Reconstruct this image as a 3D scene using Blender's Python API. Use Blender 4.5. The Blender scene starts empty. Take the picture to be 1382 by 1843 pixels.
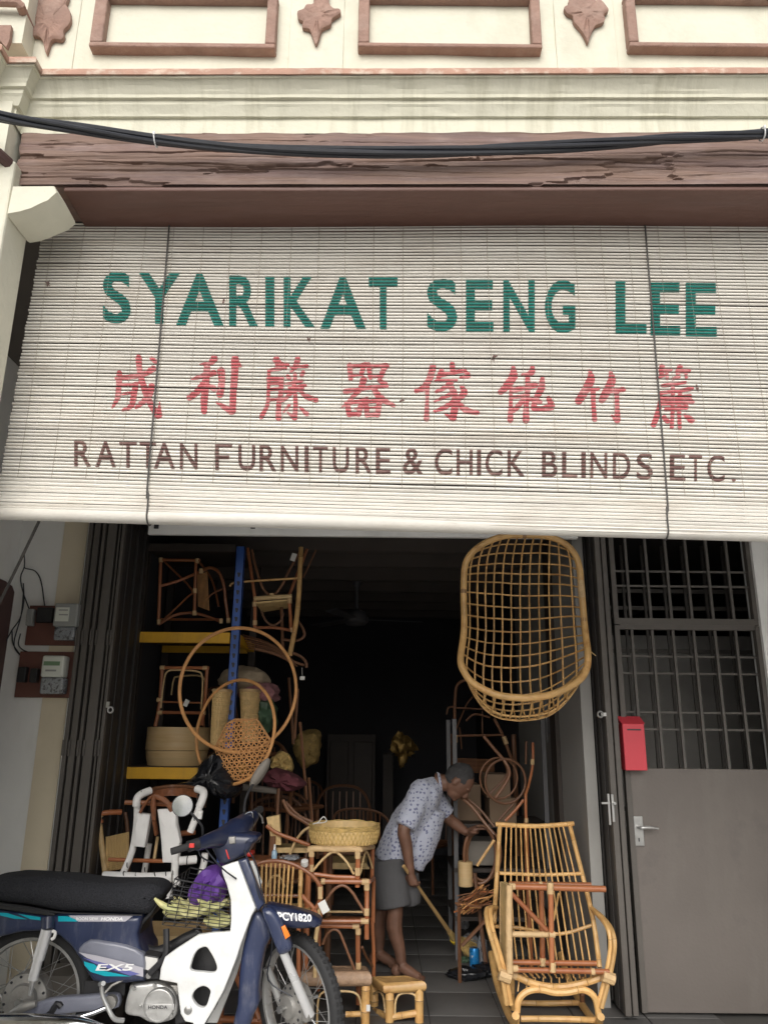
import bpy, bmesh, math, random
from mathutils import Vector, Matrix, noise
random.seed(11)
rad = math.radians
scene = bpy.context.scene

# ------------------------------------------------------------------ camera
CAMH, PITCH, ROLL, F = 1.51, 15.9, 0.6, 1384.0
cam_data = bpy.data.cameras.new('camera')
cam_data.sensor_fit = 'HORIZONTAL'
cam_data.sensor_width = 36.0
cam_data.lens = 36.0 * F / 1382.0
cam_data.clip_start = 0.05
cam_data.clip_end = 2000
cam = bpy.data.objects.new('camera', cam_data)
scene.collection.objects.link(cam)
CAMROT = (Matrix.Rotation(rad(90 + PITCH), 3, 'X') @ Matrix.Rotation(rad(ROLL), 3, 'Z'))
cam.location = (0, 0, CAMH)
cam.rotation_euler = CAMROT.to_euler()
scene.camera = cam

# ------------------------------------------------------------------ light
SUN_EL, SUN_AZ = 34.0, 187.0      # overcast: a wide soft sun behind the camera
world = bpy.data.worlds.new('World')
scene.world = world
world.use_nodes = True
nt = world.node_tree
bg = nt.nodes['Background']
sky = nt.nodes.new('ShaderNodeTexSky')
sky.sky_type = 'NISHITA'
sky.sun_disc = False
sky.sun_elevation = rad(SUN_EL)
sky.sun_rotation = rad(SUN_AZ)
sky.dust_density = 4.0
sky.air_density = 1.0
hs = nt.nodes.new('ShaderNodeHueSaturation')
hs.inputs['Saturation'].default_value = 0.35
nt.links.new(sky.outputs[0], hs.inputs['Color'])
nt.links.new(hs.outputs[0], bg.inputs['Color'])
bg.inputs['Strength'].default_value = 0.15
sun_d = bpy.data.lights.new('sun', 'SUN')
sun_d.energy = 1.5
sun_d.angle = rad(50)
sun_d.color = (1.0, 0.985, 0.955)
sun = bpy.data.objects.new('sun', sun_d)
scene.collection.objects.link(sun)
_sd = Vector((math.sin(rad(SUN_AZ)) * math.cos(rad(SUN_EL)), math.cos(rad(SUN_AZ)) * math.cos(rad(SUN_EL)), math.sin(rad(SUN_EL))))
sun.rotation_euler = _sd.to_track_quat('Z', 'Y').to_euler()
sun.location = (0, -5, 12)
vs = scene.view_settings
vs.view_transform = 'Standard'
vs.look = 'None'
vs.exposure = 0.06
vs.gamma = 1.0
vs.use_curve_mapping = False
scene.cycles.use_denoising = True
scene.cycles.max_bounces = 8
scene.cycles.diffuse_bounces = 5

# ------------------------------------------------------------------ geometry helpers
CAMP = Vector((0, 0, CAMH))

def ray(px, py):
    return CAMROT @ Vector(((px - 691.0) / F, -(py - 921.5) / F, -1.0))

def P(px, py, Y):
    """world point on the upright plane y = Y that is seen at photograph pixel (px, py)"""
    d = ray(px, py)
    return CAMP + d * (Y / d.y)

def PF(px, py, z=0.0):
    d = ray(px, py)
    return CAMP + d * ((z - CAMH) / d.z)

def PX(px, py, X):
    d = ray(px, py)
    return CAMP + d * (X / d.x)

def mpp(p):
    """metres per photograph pixel at world point p"""
    return (CAMROT.inverted() @ (Vector(p) - CAMP)).z * -1.0 / F

def smooth_path(pts, n=5, closed=False):
    pts = [Vector(p) for p in pts]
    if n <= 1 or len(pts) < 3:
        return pts
    out = []
    m = len(pts)
    rng = range(m) if closed else range(m - 1)
    for i in rng:
        if closed:
            p0, p1, p2, p3 = pts[i - 1], pts[i], pts[(i + 1) % m], pts[(i + 2) % m]
        else:
            p1, p2 = pts[i], pts[i + 1]
            p0 = pts[i - 1] if i > 0 else p1 * 2 - p2
            p3 = pts[i + 2] if i + 2 < m else p2 * 2 - p1
        for k in range(n):
            t = k / n
            out.append(0.5 * ((2 * p1) + (p2 - p0) * t + (2 * p0 - 5 * p1 + 4 * p2 - p3) * t * t + (3 * p1 - p0 - 3 * p2 + p3) * t ** 3))
    if not closed:
        out.append(pts[-1])
    return out

def interp_list(vals, n):
    if len(vals) == 1:
        return vals * n
    out = []
    for i in range(n):
        t = i / max(1, n - 1) * (len(vals) - 1)
        k = min(int(t), len(vals) - 2)
        out.append(vals[k] + (vals[k + 1] - vals[k]) * (t - k))
    return out

class MB:
    def __init__(self):
        self.v = []; self.f = []; self.m = []
    def add(self, vs, fs, mi=0):
        o = len(self.v)
        self.v += [Vector(p) for p in vs]
        for f in fs:
            self.f.append(tuple(i + o for i in f)); self.m.append(mi)
        return self
    def box(self, c, s, rot=None, mi=0, bev=0.0):
        sx, sy, sz = s[0] / 2, s[1] / 2, s[2] / 2
        if bev > 0:
            bm = bmesh.new()
            bmesh.ops.create_cube(bm, size=1)
            for q in bm.verts:
                q.co = Vector((q.co.x * s[0], q.co.y * s[1], q.co.z * s[2]))
            bmesh.ops.bevel(bm, geom=list(bm.edges), offset=bev, segments=2, affect='EDGES', profile=0.6)
            bm.verts.index_update()
            vs = [q.co.copy() for q in bm.verts]; fs = [[q.index for q in f.verts] for f in bm.faces]
            bm.free()
        else:
            vs = [Vector((x, y, z)) for x in (-sx, sx) for y in (-sy, sy) for z in (-sz, sz)]
            fs = [(0, 1, 3, 2), (4, 6, 7, 5), (0, 4, 5, 1), (2, 3, 7, 6), (0, 2, 6, 4), (1, 5, 7, 3)]
        if rot is not None:
            vs = [rot @ p for p in vs]
        return self.add([p + Vector(c) for p in vs], fs, mi)
    def bb(self, a, b, mi=0, bev=0.0):
        a = Vector(a); b = Vector(b)
        s = Vector((abs(b.x - a.x), abs(b.y - a.y), abs(b.z - a.z)))
        return self.box((a + b) / 2, s, None, mi, bev)
    def tube(self, pts, r, seg=8, sm=1, node=0.0, closed=False, mi=0, nmi=1, flat=1.0):
        pts = smooth_path(pts, sm, closed)
        rs = interp_list(list(r) if isinstance(r, (list, tuple)) else [r], len(pts))
        if node and not closed:
            # insert narrow raised rings
            L = [0.0]
            for a, b in zip(pts, pts[1:]):
                L.append(L[-1] + (b - a).length)
            tot = L[-1]
            marks = []
            s = node * random.uniform(0.25, 0.8)
            while s < tot - 0.02:
                marks.append(s); s += node * random.uniform(0.8, 1.25)
            def at(s):
                for i in range(len(L) - 1):
                    if s <= L[i + 1]:
                        t = (s - L[i]) / max(1e-9, L[i + 1] - L[i])
                        return pts[i].lerp(pts[i + 1], t), rs[i] + (rs[i + 1] - rs[i]) * t
                return pts[-1], rs[-1]
            items = [(L[i], pts[i], rs[i], 0) for i in range(len(pts))]
            for s in marks:
                w = max(0.002, rs[0] * 0.16)
                for ds, k, fl in ((-w * 1.6, 1.0, 0), (-w * .5, 1.10, 1), (w * .5, 1.10, 0), (w * 1.6, 1.0, 0)):
                    p, q = at(s + ds)
                    items.append((s + ds, p, q * k, fl))
            items.sort(key=lambda q: q[0])
            cl = [items[0]]
            for q in items[1:]:
                if q[0] - cl[-1][0] > 1e-4:
                    cl.append(q)
            pts = [q[1] for q in cl]; rs = [q[2] for q in cl]; flags = [q[3] for q in cl]
        else:
            flags = [0] * len(pts)
        n = len(pts)
        rings = []
        T = []
        for i in range(n):
            a = pts[i - 1] if (i > 0 or closed) else pts[i]
            b = pts[(i + 1) % n] if (i < n - 1 or closed) else pts[i]
            d = b - a
            T.append(d.normalized() if d.length > 1e-9 else Vector((0, 0, 1)))
        up = Vector((0, 0, 1)) if abs(T[0].z) < 0.9 else Vector((0, 1, 0))
        N = (up - T[0] * up.dot(T[0])).normalized()
        o = len(self.v)
        for i in range(n):
            N = (N - T[i] * N.dot(T[i]))
            N = N.normalized() if N.length > 1e-6 else T[i].orthogonal().normalized()
            B = T[i].cross(N)
            for k in range(seg):
                a = 2 * math.pi * k / seg
                self.v.append(pts[i] + (N * math.cos(a) + B * math.sin(a) * flat) * rs[i])
        for i in range(n if closed else n - 1):
            j = (i + 1) % n
            for k in range(seg):
                k2 = (k + 1) % seg
                self.f.append((o + i * seg + k, o + i * seg + k2, o + j * seg + k2, o + j * seg + k))
                self.m.append(nmi if flags[i] else mi)
        if not closed:
            self.f.append(tuple(o + k for k in reversed(range(seg)))); self.m.append(mi)
            self.f.append(tuple(o + (n - 1) * seg + k for k in range(seg))); self.m.append(mi)
        return self
    def lathe(self, prof, c=(0, 0, 0), axis=(0, 0, 1), seg=24, mi=0, cap=True):
        """prof: list of (radius, height along the axis)"""
        ax = Vector(axis).normalized()
        u = ax.orthogonal().normalized(); w = ax.cross(u)
        o = len(self.v); c = Vector(c)
        for r, h in prof:
            for k in range(seg):
                a = 2 * math.pi * k / seg
                self.v.append(c + ax * h + (u * math.cos(a) + w * math.sin(a)) * max(r, 1e-5))
        for i in range(len(prof) - 1):
            for k in range(seg):
                k2 = (k + 1) % seg
                self.f.append((o + i * seg + k, o + i * seg + k2, o + (i + 1) * seg + k2, o + (i + 1) * seg + k)); self.m.append(mi)
        if cap:
            self.f.append(tuple(o + k for k in reversed(range(seg)))); self.m.append(mi)
            self.f.append(tuple(o + (len(prof) - 1) * seg + k for k in range(seg))); self.m.append(mi)
        return self
    def torus(self, c, axis, R, r, seg=40, rs=8, mi=0, ey=1.0):
        ax = Vector(axis).normalized()
        u = Vector((0, 0, 1)); u = (u - ax * u.dot(ax))
        u = u.normalized() if u.length > 1e-5 else ax.orthogonal().normalized()
        w = ax.cross(u)
        pts = [Vector(c) + u * math.cos(2 * math.pi * k / seg) * R * ey + w * math.sin(2 * math.pi * k / seg) * R for k in range(seg)]
        return self.tube(pts, r, rs, 1, 0, True, mi)
    def ball(self, c, s, seg=12, rings=8, mi=0, rot=None, jit=0.0, seed=0):
        vs = []; fs = []
        for i in range(rings + 1):
            th = math.pi * i / rings
            for k in range(seg):
                a = 2 * math.pi * k / seg
                p = Vector((math.sin(th) * math.cos(a), math.sin(th) * math.sin(a), math.cos(th)))
                if jit:
                    p = p * (1 + jit * noise.noise(p * 2.3 + Vector((seed, seed * 2, 0))) + jit * .5 * noise.noise(p * 6 + Vector((0, seed, 3))))
                p = Vector((p.x * s[0], p.y * s[1], p.z * s[2]))
                if rot is not None: p = rot @ p
                vs.append(Vector(c) + p)
        for i in range(rings):
            for k in range(seg):
                k2 = (k + 1) % seg
                fs.append((i * seg + k, (i + 1) * seg + k, (i + 1) * seg + k2, i * seg + k2))
        return self.add(vs, fs, mi)
    def prism(self, poly, off, mi=0):
        """poly: world points of one face; off: vector to the opposite face"""
        poly = [Vector(p) for p in poly]; off = Vector(off); n = len(poly)
        return self.add(poly + [p + off for p in poly],
                        [tuple(range(n)), tuple(reversed(range(n, 2 * n)))] + [(i, i + n, (i + 1) % n + n, (i + 1) % n) for i in range(n)], mi)
    def loft(self, rings, mi=0, cap=True, closed_ring=True):
        o = len(self.v); n = len(rings[0])
        for r in rings: self.v += [Vector(p) for p in r]
        for i in range(len(rings) - 1):
            for k in range(n if closed_ring else n - 1):
                k2 = (k + 1) % n
                self.f.append((o + i * n + k, o + i * n + k2, o + (i + 1) * n + k2, o + (i + 1) * n + k)); self.m.append(mi)
        if cap and closed_ring:
            self.f.append(tuple(o + k for k in reversed(range(n)))); self.m.append(mi)
            self.f.append(tuple(o + (len(rings) - 1) * n + k for k in range(n))); self.m.append(mi)
        return self
    def mesh(self, name, mats, org=(0, 0, 0), smooth=True, sharp=0.7):
        me = bpy.data.meshes.new(name)
        og = Vector(org)
        me.from_pydata([tuple(p - og) for p in self.v], [], self.f)
        mats = mats if isinstance(mats, (list, tuple)) else [mats]
        for q in mats: me.materials.append(q)
        for p, i in zip(me.polygons, self.m):
            p.material_index = min(i, len(mats) - 1)
            p.use_smooth = smooth
        bm = bmesh.new(); bm.from_mesh(me)
        bmesh.ops.recalc_face_normals(bm, faces=bm.faces)
        if smooth:
            for e in bm.edges:
                if len(e.link_faces) == 2 and e.calc_face_angle(0) > sharp:
                    e.smooth = False
        bm.to_mesh(me); bm.free()
        return me

ORG = {}
def link(o, parent=None):
    scene.collection.objects.link(o)
    if parent is not None:
        o.parent = parent
        ORG[o.name] = ORG[parent.name]
    return o

def thing(name, label, cat, loc=(0, 0, 0), group=None):
    o = bpy.data.objects.new(name, None)
    o.empty_display_size = 0.1
    o.location = loc
    scene.collection.objects.link(o)
    ORG[o.name] = Vector(loc)
    o['label'] = label; o['category'] = cat; o['kind'] = 'thing'
    if group: o['group'] = group
    return o

def part(parent, name, mb, mats, smooth=True, label=None, stuff=False, sharp=0.7):
    o = bpy.data.objects.new(name, mb.mesh(name, mats, ORG[parent.name], smooth, sharp))
    link(o, parent)
    if label: o['label'] = label
    if stuff: o['kind'] = 'stuff'
    return o

def solo(name, mb, mats, label, cat, loc=None, smooth=True, group=None):
    if loc is None:
        c = Vector((0, 0, 0))
        for p in mb.v: c += p
        c /= max(1, len(mb.v)); c.z = min(p.z for p in mb.v)
        loc = c
    o = bpy.data.objects.new(name, mb.mesh(name, mats, loc, smooth))
    o.location = loc
    scene.collection.objects.link(o); ORG[o.name] = Vector(loc)
    o['label'] = label; o['category'] = cat; o['kind'] = 'thing'
    if group: o['group'] = group
    return o

def struct(name, mb, mats, smooth=False):
    o = bpy.data.objects.new(name, mb.mesh(name, mats, (0, 0, 0), smooth))
    scene.collection.objects.link(o); ORG[o.name] = Vector((0, 0, 0))
    o['kind'] = 'structure'
    return o

def bevel(o, w, seg=2):
    m = o.modifiers.new('bevel', 'BEVEL'); m.width = w; m.segments = seg; m.limit_method = 'ANGLE'; m.angle_limit = rad(35)
    return o

# pixel-space conveniences: points are (px, py, Y)
def Z(sc, ox, oy, Y):
    """returns a function from zoomed crop coordinates to a world point on plane Y"""
    return lambda x, y, yy=None: P(ox + x / sc, oy + y / sc, Y if yy is None else yy)

# ------------------------------------------------------------------ materials
MATS = {}
def mk(name, col, rough=0.7, var=0.12, scale=6.0, bump=0.0, bscale=40.0, metal=0.0, col2=None, mix_lo=0.45, mix_hi=0.6,
       mscale=3.0, stretch=(1, 1, 1), coat=0.0, spec=0.5, dirt=None, dirt_amt=0.0, dirt_scale=(8, 8, 1.2), sheen=0.0, trans=0.0, detail=6.0, coord='Object', orand=0.0):
    m = bpy.data.materials.new(name); m.use_nodes = True
    n = m.node_tree.nodes; l = m.node_tree.links
    b = n['Principled BSDF']
    b.inputs['Roughness'].default_value = rough
    b.inputs['Metallic'].default_value = metal
    b.inputs['Specular IOR Level'].default_value = spec
    b.inputs['Coat Weight'].default_value = coat
    if sheen: b.inputs['Sheen Weight'].default_value = sheen
    if trans: b.inputs['Transmission Weight'].default_value = trans
    tc = n.new('ShaderNodeTexCoord')
    geo = tc.outputs[coord]
    mp = n.new('ShaderNodeMapping'); mp.inputs['Scale'].default_value = stretch
    l.new(geo, mp.inputs['Vector'])
    nz = n.new('ShaderNodeTexNoise'); nz.inputs['Scale'].default_value = scale; nz.inputs['Detail'].default_value = detail
    l.new(mp.outputs[0], nz.inputs['Vector'])
    mr = n.new('ShaderNodeMapRange'); mr.inputs['From Min'].default_value = .25; mr.inputs['From Max'].default_value = .75
    mr.inputs['To Min'].default_value = 1 - var; mr.inputs['To Max'].default_value = 1 + var
    l.new(nz.outputs['Fac'], mr.inputs['Value'])
    if orand:
        oi = n.new('ShaderNodeObjectInfo'); om = n.new('ShaderNodeMapRange')
        om.inputs['To Min'].default_value = 1 - orand; om.inputs['To Max'].default_value = 1 + orand
        l.new(oi.outputs['Random'], om.inputs['Value'])
        mu = n.new('ShaderNodeMath'); mu.operation = 'MULTIPLY'; l.new(mr.outputs[0], mu.inputs[0]); l.new(om.outputs[0], mu.inputs[1])
        mr = mu
    cur = None
    def rgb(c):
        q = n.new('ShaderNodeRGB'); q.outputs[0].default_value = (c[0], c[1], c[2], 1); return q.outputs[0]
    cur = rgb(col)
    def mixc(fac, a, bb, mode='MIX'):
        q = n.new('ShaderNodeMix'); q.data_type = 'RGBA'; q.blend_type = mode
        if isinstance(fac, float): q.inputs['Factor'].default_value = fac
        else: l.new(fac, q.inputs['Factor'])
        l.new(a, q.inputs['A']); l.new(bb, q.inputs['B'])
        return q.outputs['Result']
    def mask(sc, st, lo, hi, amt=1.0):
        mm = n.new('ShaderNodeMapping'); mm.inputs['Scale'].default_value = st
        l.new(geo, mm.inputs['Vector'])
        q = n.new('ShaderNodeTexNoise'); q.inputs['Scale'].default_value = sc; q.inputs['Detail'].default_value = 8
        q.inputs['Roughness'].default_value = .65
        l.new(mm.outputs[0], q.inputs['Vector'])
        r = n.new('ShaderNodeMapRange'); r.inputs['From Min'].default_value = lo; r.inputs['From Max'].default_value = hi
        r.inputs['To Max'].default_value = amt
        l.new(q.outputs['Fac'], r.inputs['Value'])
        return r.outputs[0]
    if col2 is not None:
        cur = mixc(mask(mscale, stretch, mix_lo, mix_hi), cur, rgb(col2))
    if dirt is not None:
        cur = mixc(mask(1.0, dirt_scale, .5, .75, dirt_amt), cur, rgb(dirt))
    vm = n.new('ShaderNodeVectorMath'); vm.operation = 'SCALE'
    l.new(cur, vm.inputs[0]); l.new(mr.outputs[0], vm.inputs['Scale'])
    l.new(vm.outputs[0], b.inputs['Base Color'])
    if bump:
        nb = n.new('ShaderNodeTexNoise'); nb.inputs['Scale'].default_value = bscale; nb.inputs['Detail'].default_value = 8
        l.new(mp.outputs[0], nb.inputs['Vector'])
        bp = n.new('ShaderNodeBump'); bp.inputs['Strength'].default_value = bump; bp.inputs['Distance'].default_value = .01
        l.new(nb.outputs['Fac'], bp.inputs['Height']); l.new(bp.outputs[0], b.inputs['Normal'])
    # roughness variation
    rr = n.new('ShaderNodeMapRange'); rr.inputs['To Min'].default_value = max(0, rough - .1); rr.inputs['To Max'].default_value = min(1, rough + .1)
    l.new(nz.outputs['Fac'], rr.inputs['Value']); l.new(rr.outputs[0], b.inputs['Roughness'])
    MATS[name] = m
    return m

mk('cream', (.67, .65, .535), .85, .07, 4, .35, 30, dirt=(.40, .39, .28), dirt_amt=.45, dirt_scale=(2.5, 2.5, 1.2))
mk('cornice', (.67, .65, .525), .85, .06, 5, .25, 40, dirt=(.33, .31, .21), dirt_amt=.6, dirt_scale=(14, 3, 1.3))
mk('wall_white', (.82, .82, .80), .85, .04, 3, .12, 30, dirt=(.5, .5, .46), dirt_amt=.35, dirt_scale=(3, 3, 1))
mk('wall_beige', (.70, .62, .47), .85, .05, 4, .15, 30)
mk('brown_trim', (.31, .195, .152), .85, .18, 9, .9, 34, col2=(.38, .265, .215), mix_lo=.5, mix_hi=.72, mscale=7)
mk('cap_pink', (.42, .25, .185), .85, .15, 9, .4, 30, col2=(.55, .45, .36), mix_lo=.5, mix_hi=.65, mscale=14)
mk('beam_wood', (.215, .14, .108), .75, .2, 9, .4, 16, stretch=(.35, 4, 6), col2=(.17, .112, .10), mix_lo=.45, mix_hi=.62, mscale=3.5, dirt=(.31, .235, .215), dirt_amt=.55, dirt_scale=(5, 6, 16))
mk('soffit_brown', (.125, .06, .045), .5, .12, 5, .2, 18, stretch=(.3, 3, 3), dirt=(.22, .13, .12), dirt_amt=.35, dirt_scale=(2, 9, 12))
mk('slat', (.71, .68, .615), .6, .12, 3, .25, 60, stretch=(.4, 4, 14), orand=.07, col2=(.60, .55, .47), mix_lo=.52, mix_hi=.75, mscale=1.6, dirt=(.33, .25, .18), dirt_amt=.30, dirt_scale=(3, 3, 7))
mk('stitch', (.30, .27, .22), .9, .1)
mk('rope_dark', (.075, .07, .065), .9, .2, 60)
mk('paint_green', (.0, .15, .12), .55, .18, 20, col2=(.01, .23, .19), mix_lo=.55, mix_hi=.75, mscale=9)
mk('paint_red', (.50, .115, .125), .6, .14, 20, col2=(.64, .32, .31), mix_lo=.47, mix_hi=.68, mscale=16)
mk('paint_brown', (.145, .075, .065), .6, .16, 20, col2=(.30, .19, .16), mix_lo=.5, mix_hi=.75, mscale=16)
mk('cable', (.018, .02, .027), .38, .15, 20)
mk('tie_white', (.7, .7, .7), .5)
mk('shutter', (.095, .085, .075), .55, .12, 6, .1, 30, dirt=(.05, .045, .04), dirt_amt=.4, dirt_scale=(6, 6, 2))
mk('shutter_shaded', (.030, .027, .025), .6, .2, 8, .1, 30, dirt=(.10, .09, .08), dirt_amt=.25, dirt_scale=(14, 14, 2))  # shutter colour with shade put in, for the leaves folded inward
mk('door_grey', (.128, .111, .099), .5, .09, 2.5, .12, 60, dirt=(.17, .155, .138), dirt_amt=.6, dirt_scale=(3, 3, 1.0), col2=(.092, .081, .074), mix_lo=.56, mix_hi=.75, mscale=2.6)
mk('grille', (.085, .077, .069), .5, .08, 8)
mk('steel', (.42, .42, .41), .35, .12, 20, metal=.85)
mk('silver', (.62, .62, .62), .3, .03, 14, metal=.35)
mk('chrome', (.75, .76, .78), .14, .06, 20, metal=1.0)
mk('alloy', (.52, .52, .51), .42, .14, 16, .12, 40, metal=.7, dirt=(.16, .14, .12), dirt_amt=.45, dirt_scale=(14, 14, 14))
mk('alloy_dirty', (.34, .33, .31), .5, .2, 16, .2, 40, metal=.6, dirt=(.10, .085, .07), dirt_amt=.6, dirt_scale=(16, 16, 16))
mk('red_box', (.58, .05, .07), .4, .06, 8)
mk('rattan', (.60, .365, .14), .42, .24, 9, .15, 60, orand=.18, col2=(.42, .205, .062), mix_lo=.5, mix_hi=.72, mscale=10)
mk('rattan_node', (.26, .15, .07), .6, .2, 20)
mk('rattan_pale', (.56, .40, .20), .5, .16, 16, .35, 70, col2=(.44, .28, .12), mix_lo=.5, mix_hi=.7, mscale=12)
mk('rattan_red', (.34, .125, .05), .36, .24, 9, .1, 50, orand=.22, col2=(.23, .07, .026), mix_lo=.48, mix_hi=.7, mscale=9)
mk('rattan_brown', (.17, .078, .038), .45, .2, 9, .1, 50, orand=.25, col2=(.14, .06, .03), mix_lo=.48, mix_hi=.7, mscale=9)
mk('rattan_node_dark', (.10, .04, .02), .6, .2, 20)
mk('wicker_seat', (.36, .235, .15), .5, .2, 40, .6, 70)
mk('wrap', (.54, .37, .19), .55, .15, 25, .5, 90, stretch=(1, 1, 1))
mk('cane', (.62, .44, .20), .55, .18, 30, .2, 60)
mk('cane_orange', (.60, .30, .11), .5, .18, 20, .2, 60)
mk('drum_wood', (.60, .43, .22), .5, .14, 3, .1, 20, stretch=(.6, .6, 10), col2=(.44, .28, .12), mix_lo=.48, mix_hi=.7)
mk('rack_blue', (.035, .10, .36), .4, .1, 8, metal=.1)
mk('rack_yellow', (.66, .36, .015), .5, .1, 8, dirt=(.2, .12, .03), dirt_amt=.4)
mk('screen_grey', (.34, .33, .31), .9, .08)
mk('dark_wood', (.036, .027, .022), .6, .2, 6, .1, 20)
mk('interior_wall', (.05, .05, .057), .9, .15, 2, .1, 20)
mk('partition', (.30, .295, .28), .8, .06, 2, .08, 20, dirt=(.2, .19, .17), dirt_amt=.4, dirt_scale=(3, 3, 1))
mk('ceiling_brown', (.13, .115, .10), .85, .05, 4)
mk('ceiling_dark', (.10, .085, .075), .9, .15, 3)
mk('tile', (.11, .107, .103), .5, .12, 5, .05, 60, dirt=(.07, .065, .06), dirt_amt=.5, dirt_scale=(6, 6, 6))
mk('grout', (.07, .066, .06), .9)
mk('asphalt', (.34, .335, .325), .9, .2, 30, .4, 120)
mk('concrete', (.55, .54, .52), .9, .12, 6, .3, 60)
mk('rubber', (.022, .022, .023), .75, .15, 30, .2, 120)
mk('black_plastic', (.02, .02, .022), .5, .15, 30, .1, 80)
mk('bag_black', (.013, .014, .017), .25, .2, 10, .5, 14)
mk('seat_cover', (.024, .025, .03), .85, .5, 170, 1.0, 170, spec=.35, detail=1.0)
mk('bike_blue', (.022, .032, .078), .32, .14, 8, coat=.4, dirt=(.15, .155, .19), dirt_amt=.6, dirt_scale=(22, 22, 7))
mk('bike_blue_dark', (.014, .02, .05), .35, .12, 8, coat=.25, dirt=(.09, .09, .11), dirt_amt=.3, dirt_scale=(9, 9, 9))
mk('bike_grey', (.20, .21, .26), .35, .15, 8, coat=.3, dirt=(.06, .06, .09), dirt_amt=.4, dirt_scale=(9, 9, 9))
mk('bike_white', (.76, .77, .76), .38, .05, 5, coat=.3, dirt=(.42, .42, .39), dirt_amt=.5, dirt_scale=(6, 6, 6))
mk('decal_teal', (.0, .36, .45), .4, .05)
mk('decal_grey', (.44, .43, .48), .4, .05)
mk('decal_violet', (.12, .13, .36), .4, .05)
mk('decal_white', (.85, .85, .85), .4, .03)
mk('decal_black', (.03, .03, .035), .5, .03)
mk('orange_reflector', (.80, .20, .02), .3, .08)
mk('mirror_glass', (.86, .88, .88), .03, .0, metal=1.0)
mk('banana', (.62, .58, .27), .55, .18, 14, col2=(.46, .47, .20), mix_lo=.45, mix_hi=.65, mscale=11, dirt=(.12, .09, .03), dirt_amt=.4, dirt_scale=(20, 20, 20))
mk('purple', (.13, .05, .30), .6, .15, 14, .3, 20)
mk('foam_white', (.80, .79, .77), .75, .05, 10, .12, 30)
mk('tape_black', (.03, .03, .03), .6)
mk('wicker_brown', (.23, .085, .035), .5, .25, 40, .7, 60, stretch=(1, 1, 1))
mk('cardboard', (.21, .145, .095), .85, .1, 5)
mk('cardboard_grey', (.20, .18, .155), .85, .12, 6, .1, 20)
mk('burlap', (.36, .29, .20), .95, .15, 30, .5, 160)
mk('cloth_pink', (.30, .14, .15), .9, .2, 10)
mk('cloth_maroon', (.13, .035, .045), .9, .2, 10)
mk('bag_green', (.05, .095, .055), .5, .3, 12, .3, 14)
mk('skin', (.165, .083, .053), .55, .25, 16, .2, 60)
mk('hair', (.042, .041, .042), .8, .35, 40, .6, 160)
mk('shorts', (.088, .088, .092), .9, .08, 8, .25, 30)
mk('straw', (.52, .36, .13), .8, .25, 40, .6, 120)
mk('broom_wood', (.48, .31, .13), .6, .12, 10)
mk('yellow_tape', (.75, .55, .03), .5)
mk('can_blue', (.02, .24, .60), .3, .25, 24, metal=.3, col2=(.6, .7, .8), mix_lo=.6, mix_hi=.66, mscale=24)
mk('clear_plastic', (.50, .53, .57), .18, .4, 40, trans=.5, col2=(.12, .12, .13), mix_lo=.5, mix_hi=.6, mscale=40)
mk('blue_liquid', (.45, .65, .80), .2, .05, 10, trans=.3)
mk('red_plastic', (.55, .03, .025), .4)
mk('paper', (.72, .71, .68), .9, .04)
mk('paper_grey', (.27, .27, .28), .8, .25, 20)
mk('leaf', (.07, .16, .045), .5, .3, 9)
mk('meter_board', (.15, .06, .045), .6, .15, 10, .1, 30)
mk('meter_white', (.66, .68, .62), .4, .04)
mk('meter_grey', (.30, .31, .30), .4, .1)
mk('lcd', (.15, .25, .14), .3, .05)
mk('gold', (.22, .14, .04), .4, .4, 20, .6, 30, metal=.7)
mk('fan_metal', (.10, .10, .105), .5, .1)
mk('arch_brown', (.095, .05, .045), .7, .12, 6)

# the shirt: pale cloth printed with small dark motifs
def shirt_material():
    m = mk('shirt', (.43, .455, .545), .9, .05, 10, .25, 26, sheen=.2)
    n = m.node_tree.nodes; l = m.node_tree.links
    b = n['Principled BSDF']
    src = b.inputs['Base Color'].links[0].from_socket
    tc = n.new('ShaderNodeTexCoord')
    vo = n.new('ShaderNodeTexVoronoi'); vo.inputs['Scale'].default_value = 42; vo.inputs['Randomness'].default_value = .55
    nz = n.new('ShaderNodeTexNoise'); nz.inputs['Scale'].default_value = 60
    l.new(tc.outputs['Object'], nz.inputs['Vector'])
    ad = n.new('ShaderNodeVectorMath'); ad.operation = 'MULTIPLY_ADD'
    l.new(nz.outputs['Color'], ad.inputs[0]); ad.inputs[1].default_value = (.02, .02, .02); l.new(tc.outputs['Object'], ad.inputs[2])
    l.new(ad.outputs[0], vo.inputs['Vector'])
    mr = n.new('ShaderNodeMapRange'); mr.inputs['From Min'].default_value = .30; mr.inputs['From Max'].default_value = .36
    mr.inputs['To Min'].default_value = 1; mr.inputs['To Max'].default_value = 0
    l.new(vo.outputs['Distance'], mr.inputs['Value'])
    mx = n.new('ShaderNodeMix'); mx.data_type = 'RGBA'
    l.new(mr.outputs[0], mx.inputs['Factor']); l.new(src, mx.inputs['A']); mx.inputs['B'].default_value = (.15, .16, .27, 1)
    l.new(mx.outputs['Result'], b.inputs['Base Color'])
shirt_material()
M = MATS
RT = [M['rattan'], M['rattan_node']]
RR = [M['rattan_red'], M['rattan_node_dark']]
RB = [M['rattan_brown'], M['rattan_node_dark']]
RP = [M['rattan_pale'], M['rattan_node']]
# ================================================================== setting
YF, YB, YBL, YS = 2.70, 2.65, 2.90, 4.85      # facade wall, beam front, blind, shop front

def zline(pxL, pyL, pxR, pyR, Y):
    a = P(pxL, pyL, Y); b = P(pxR, pyR, Y)
    return lambda x: a.z + (b.z - a.z) * (x - a.x) / (b.x - a.x)

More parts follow.
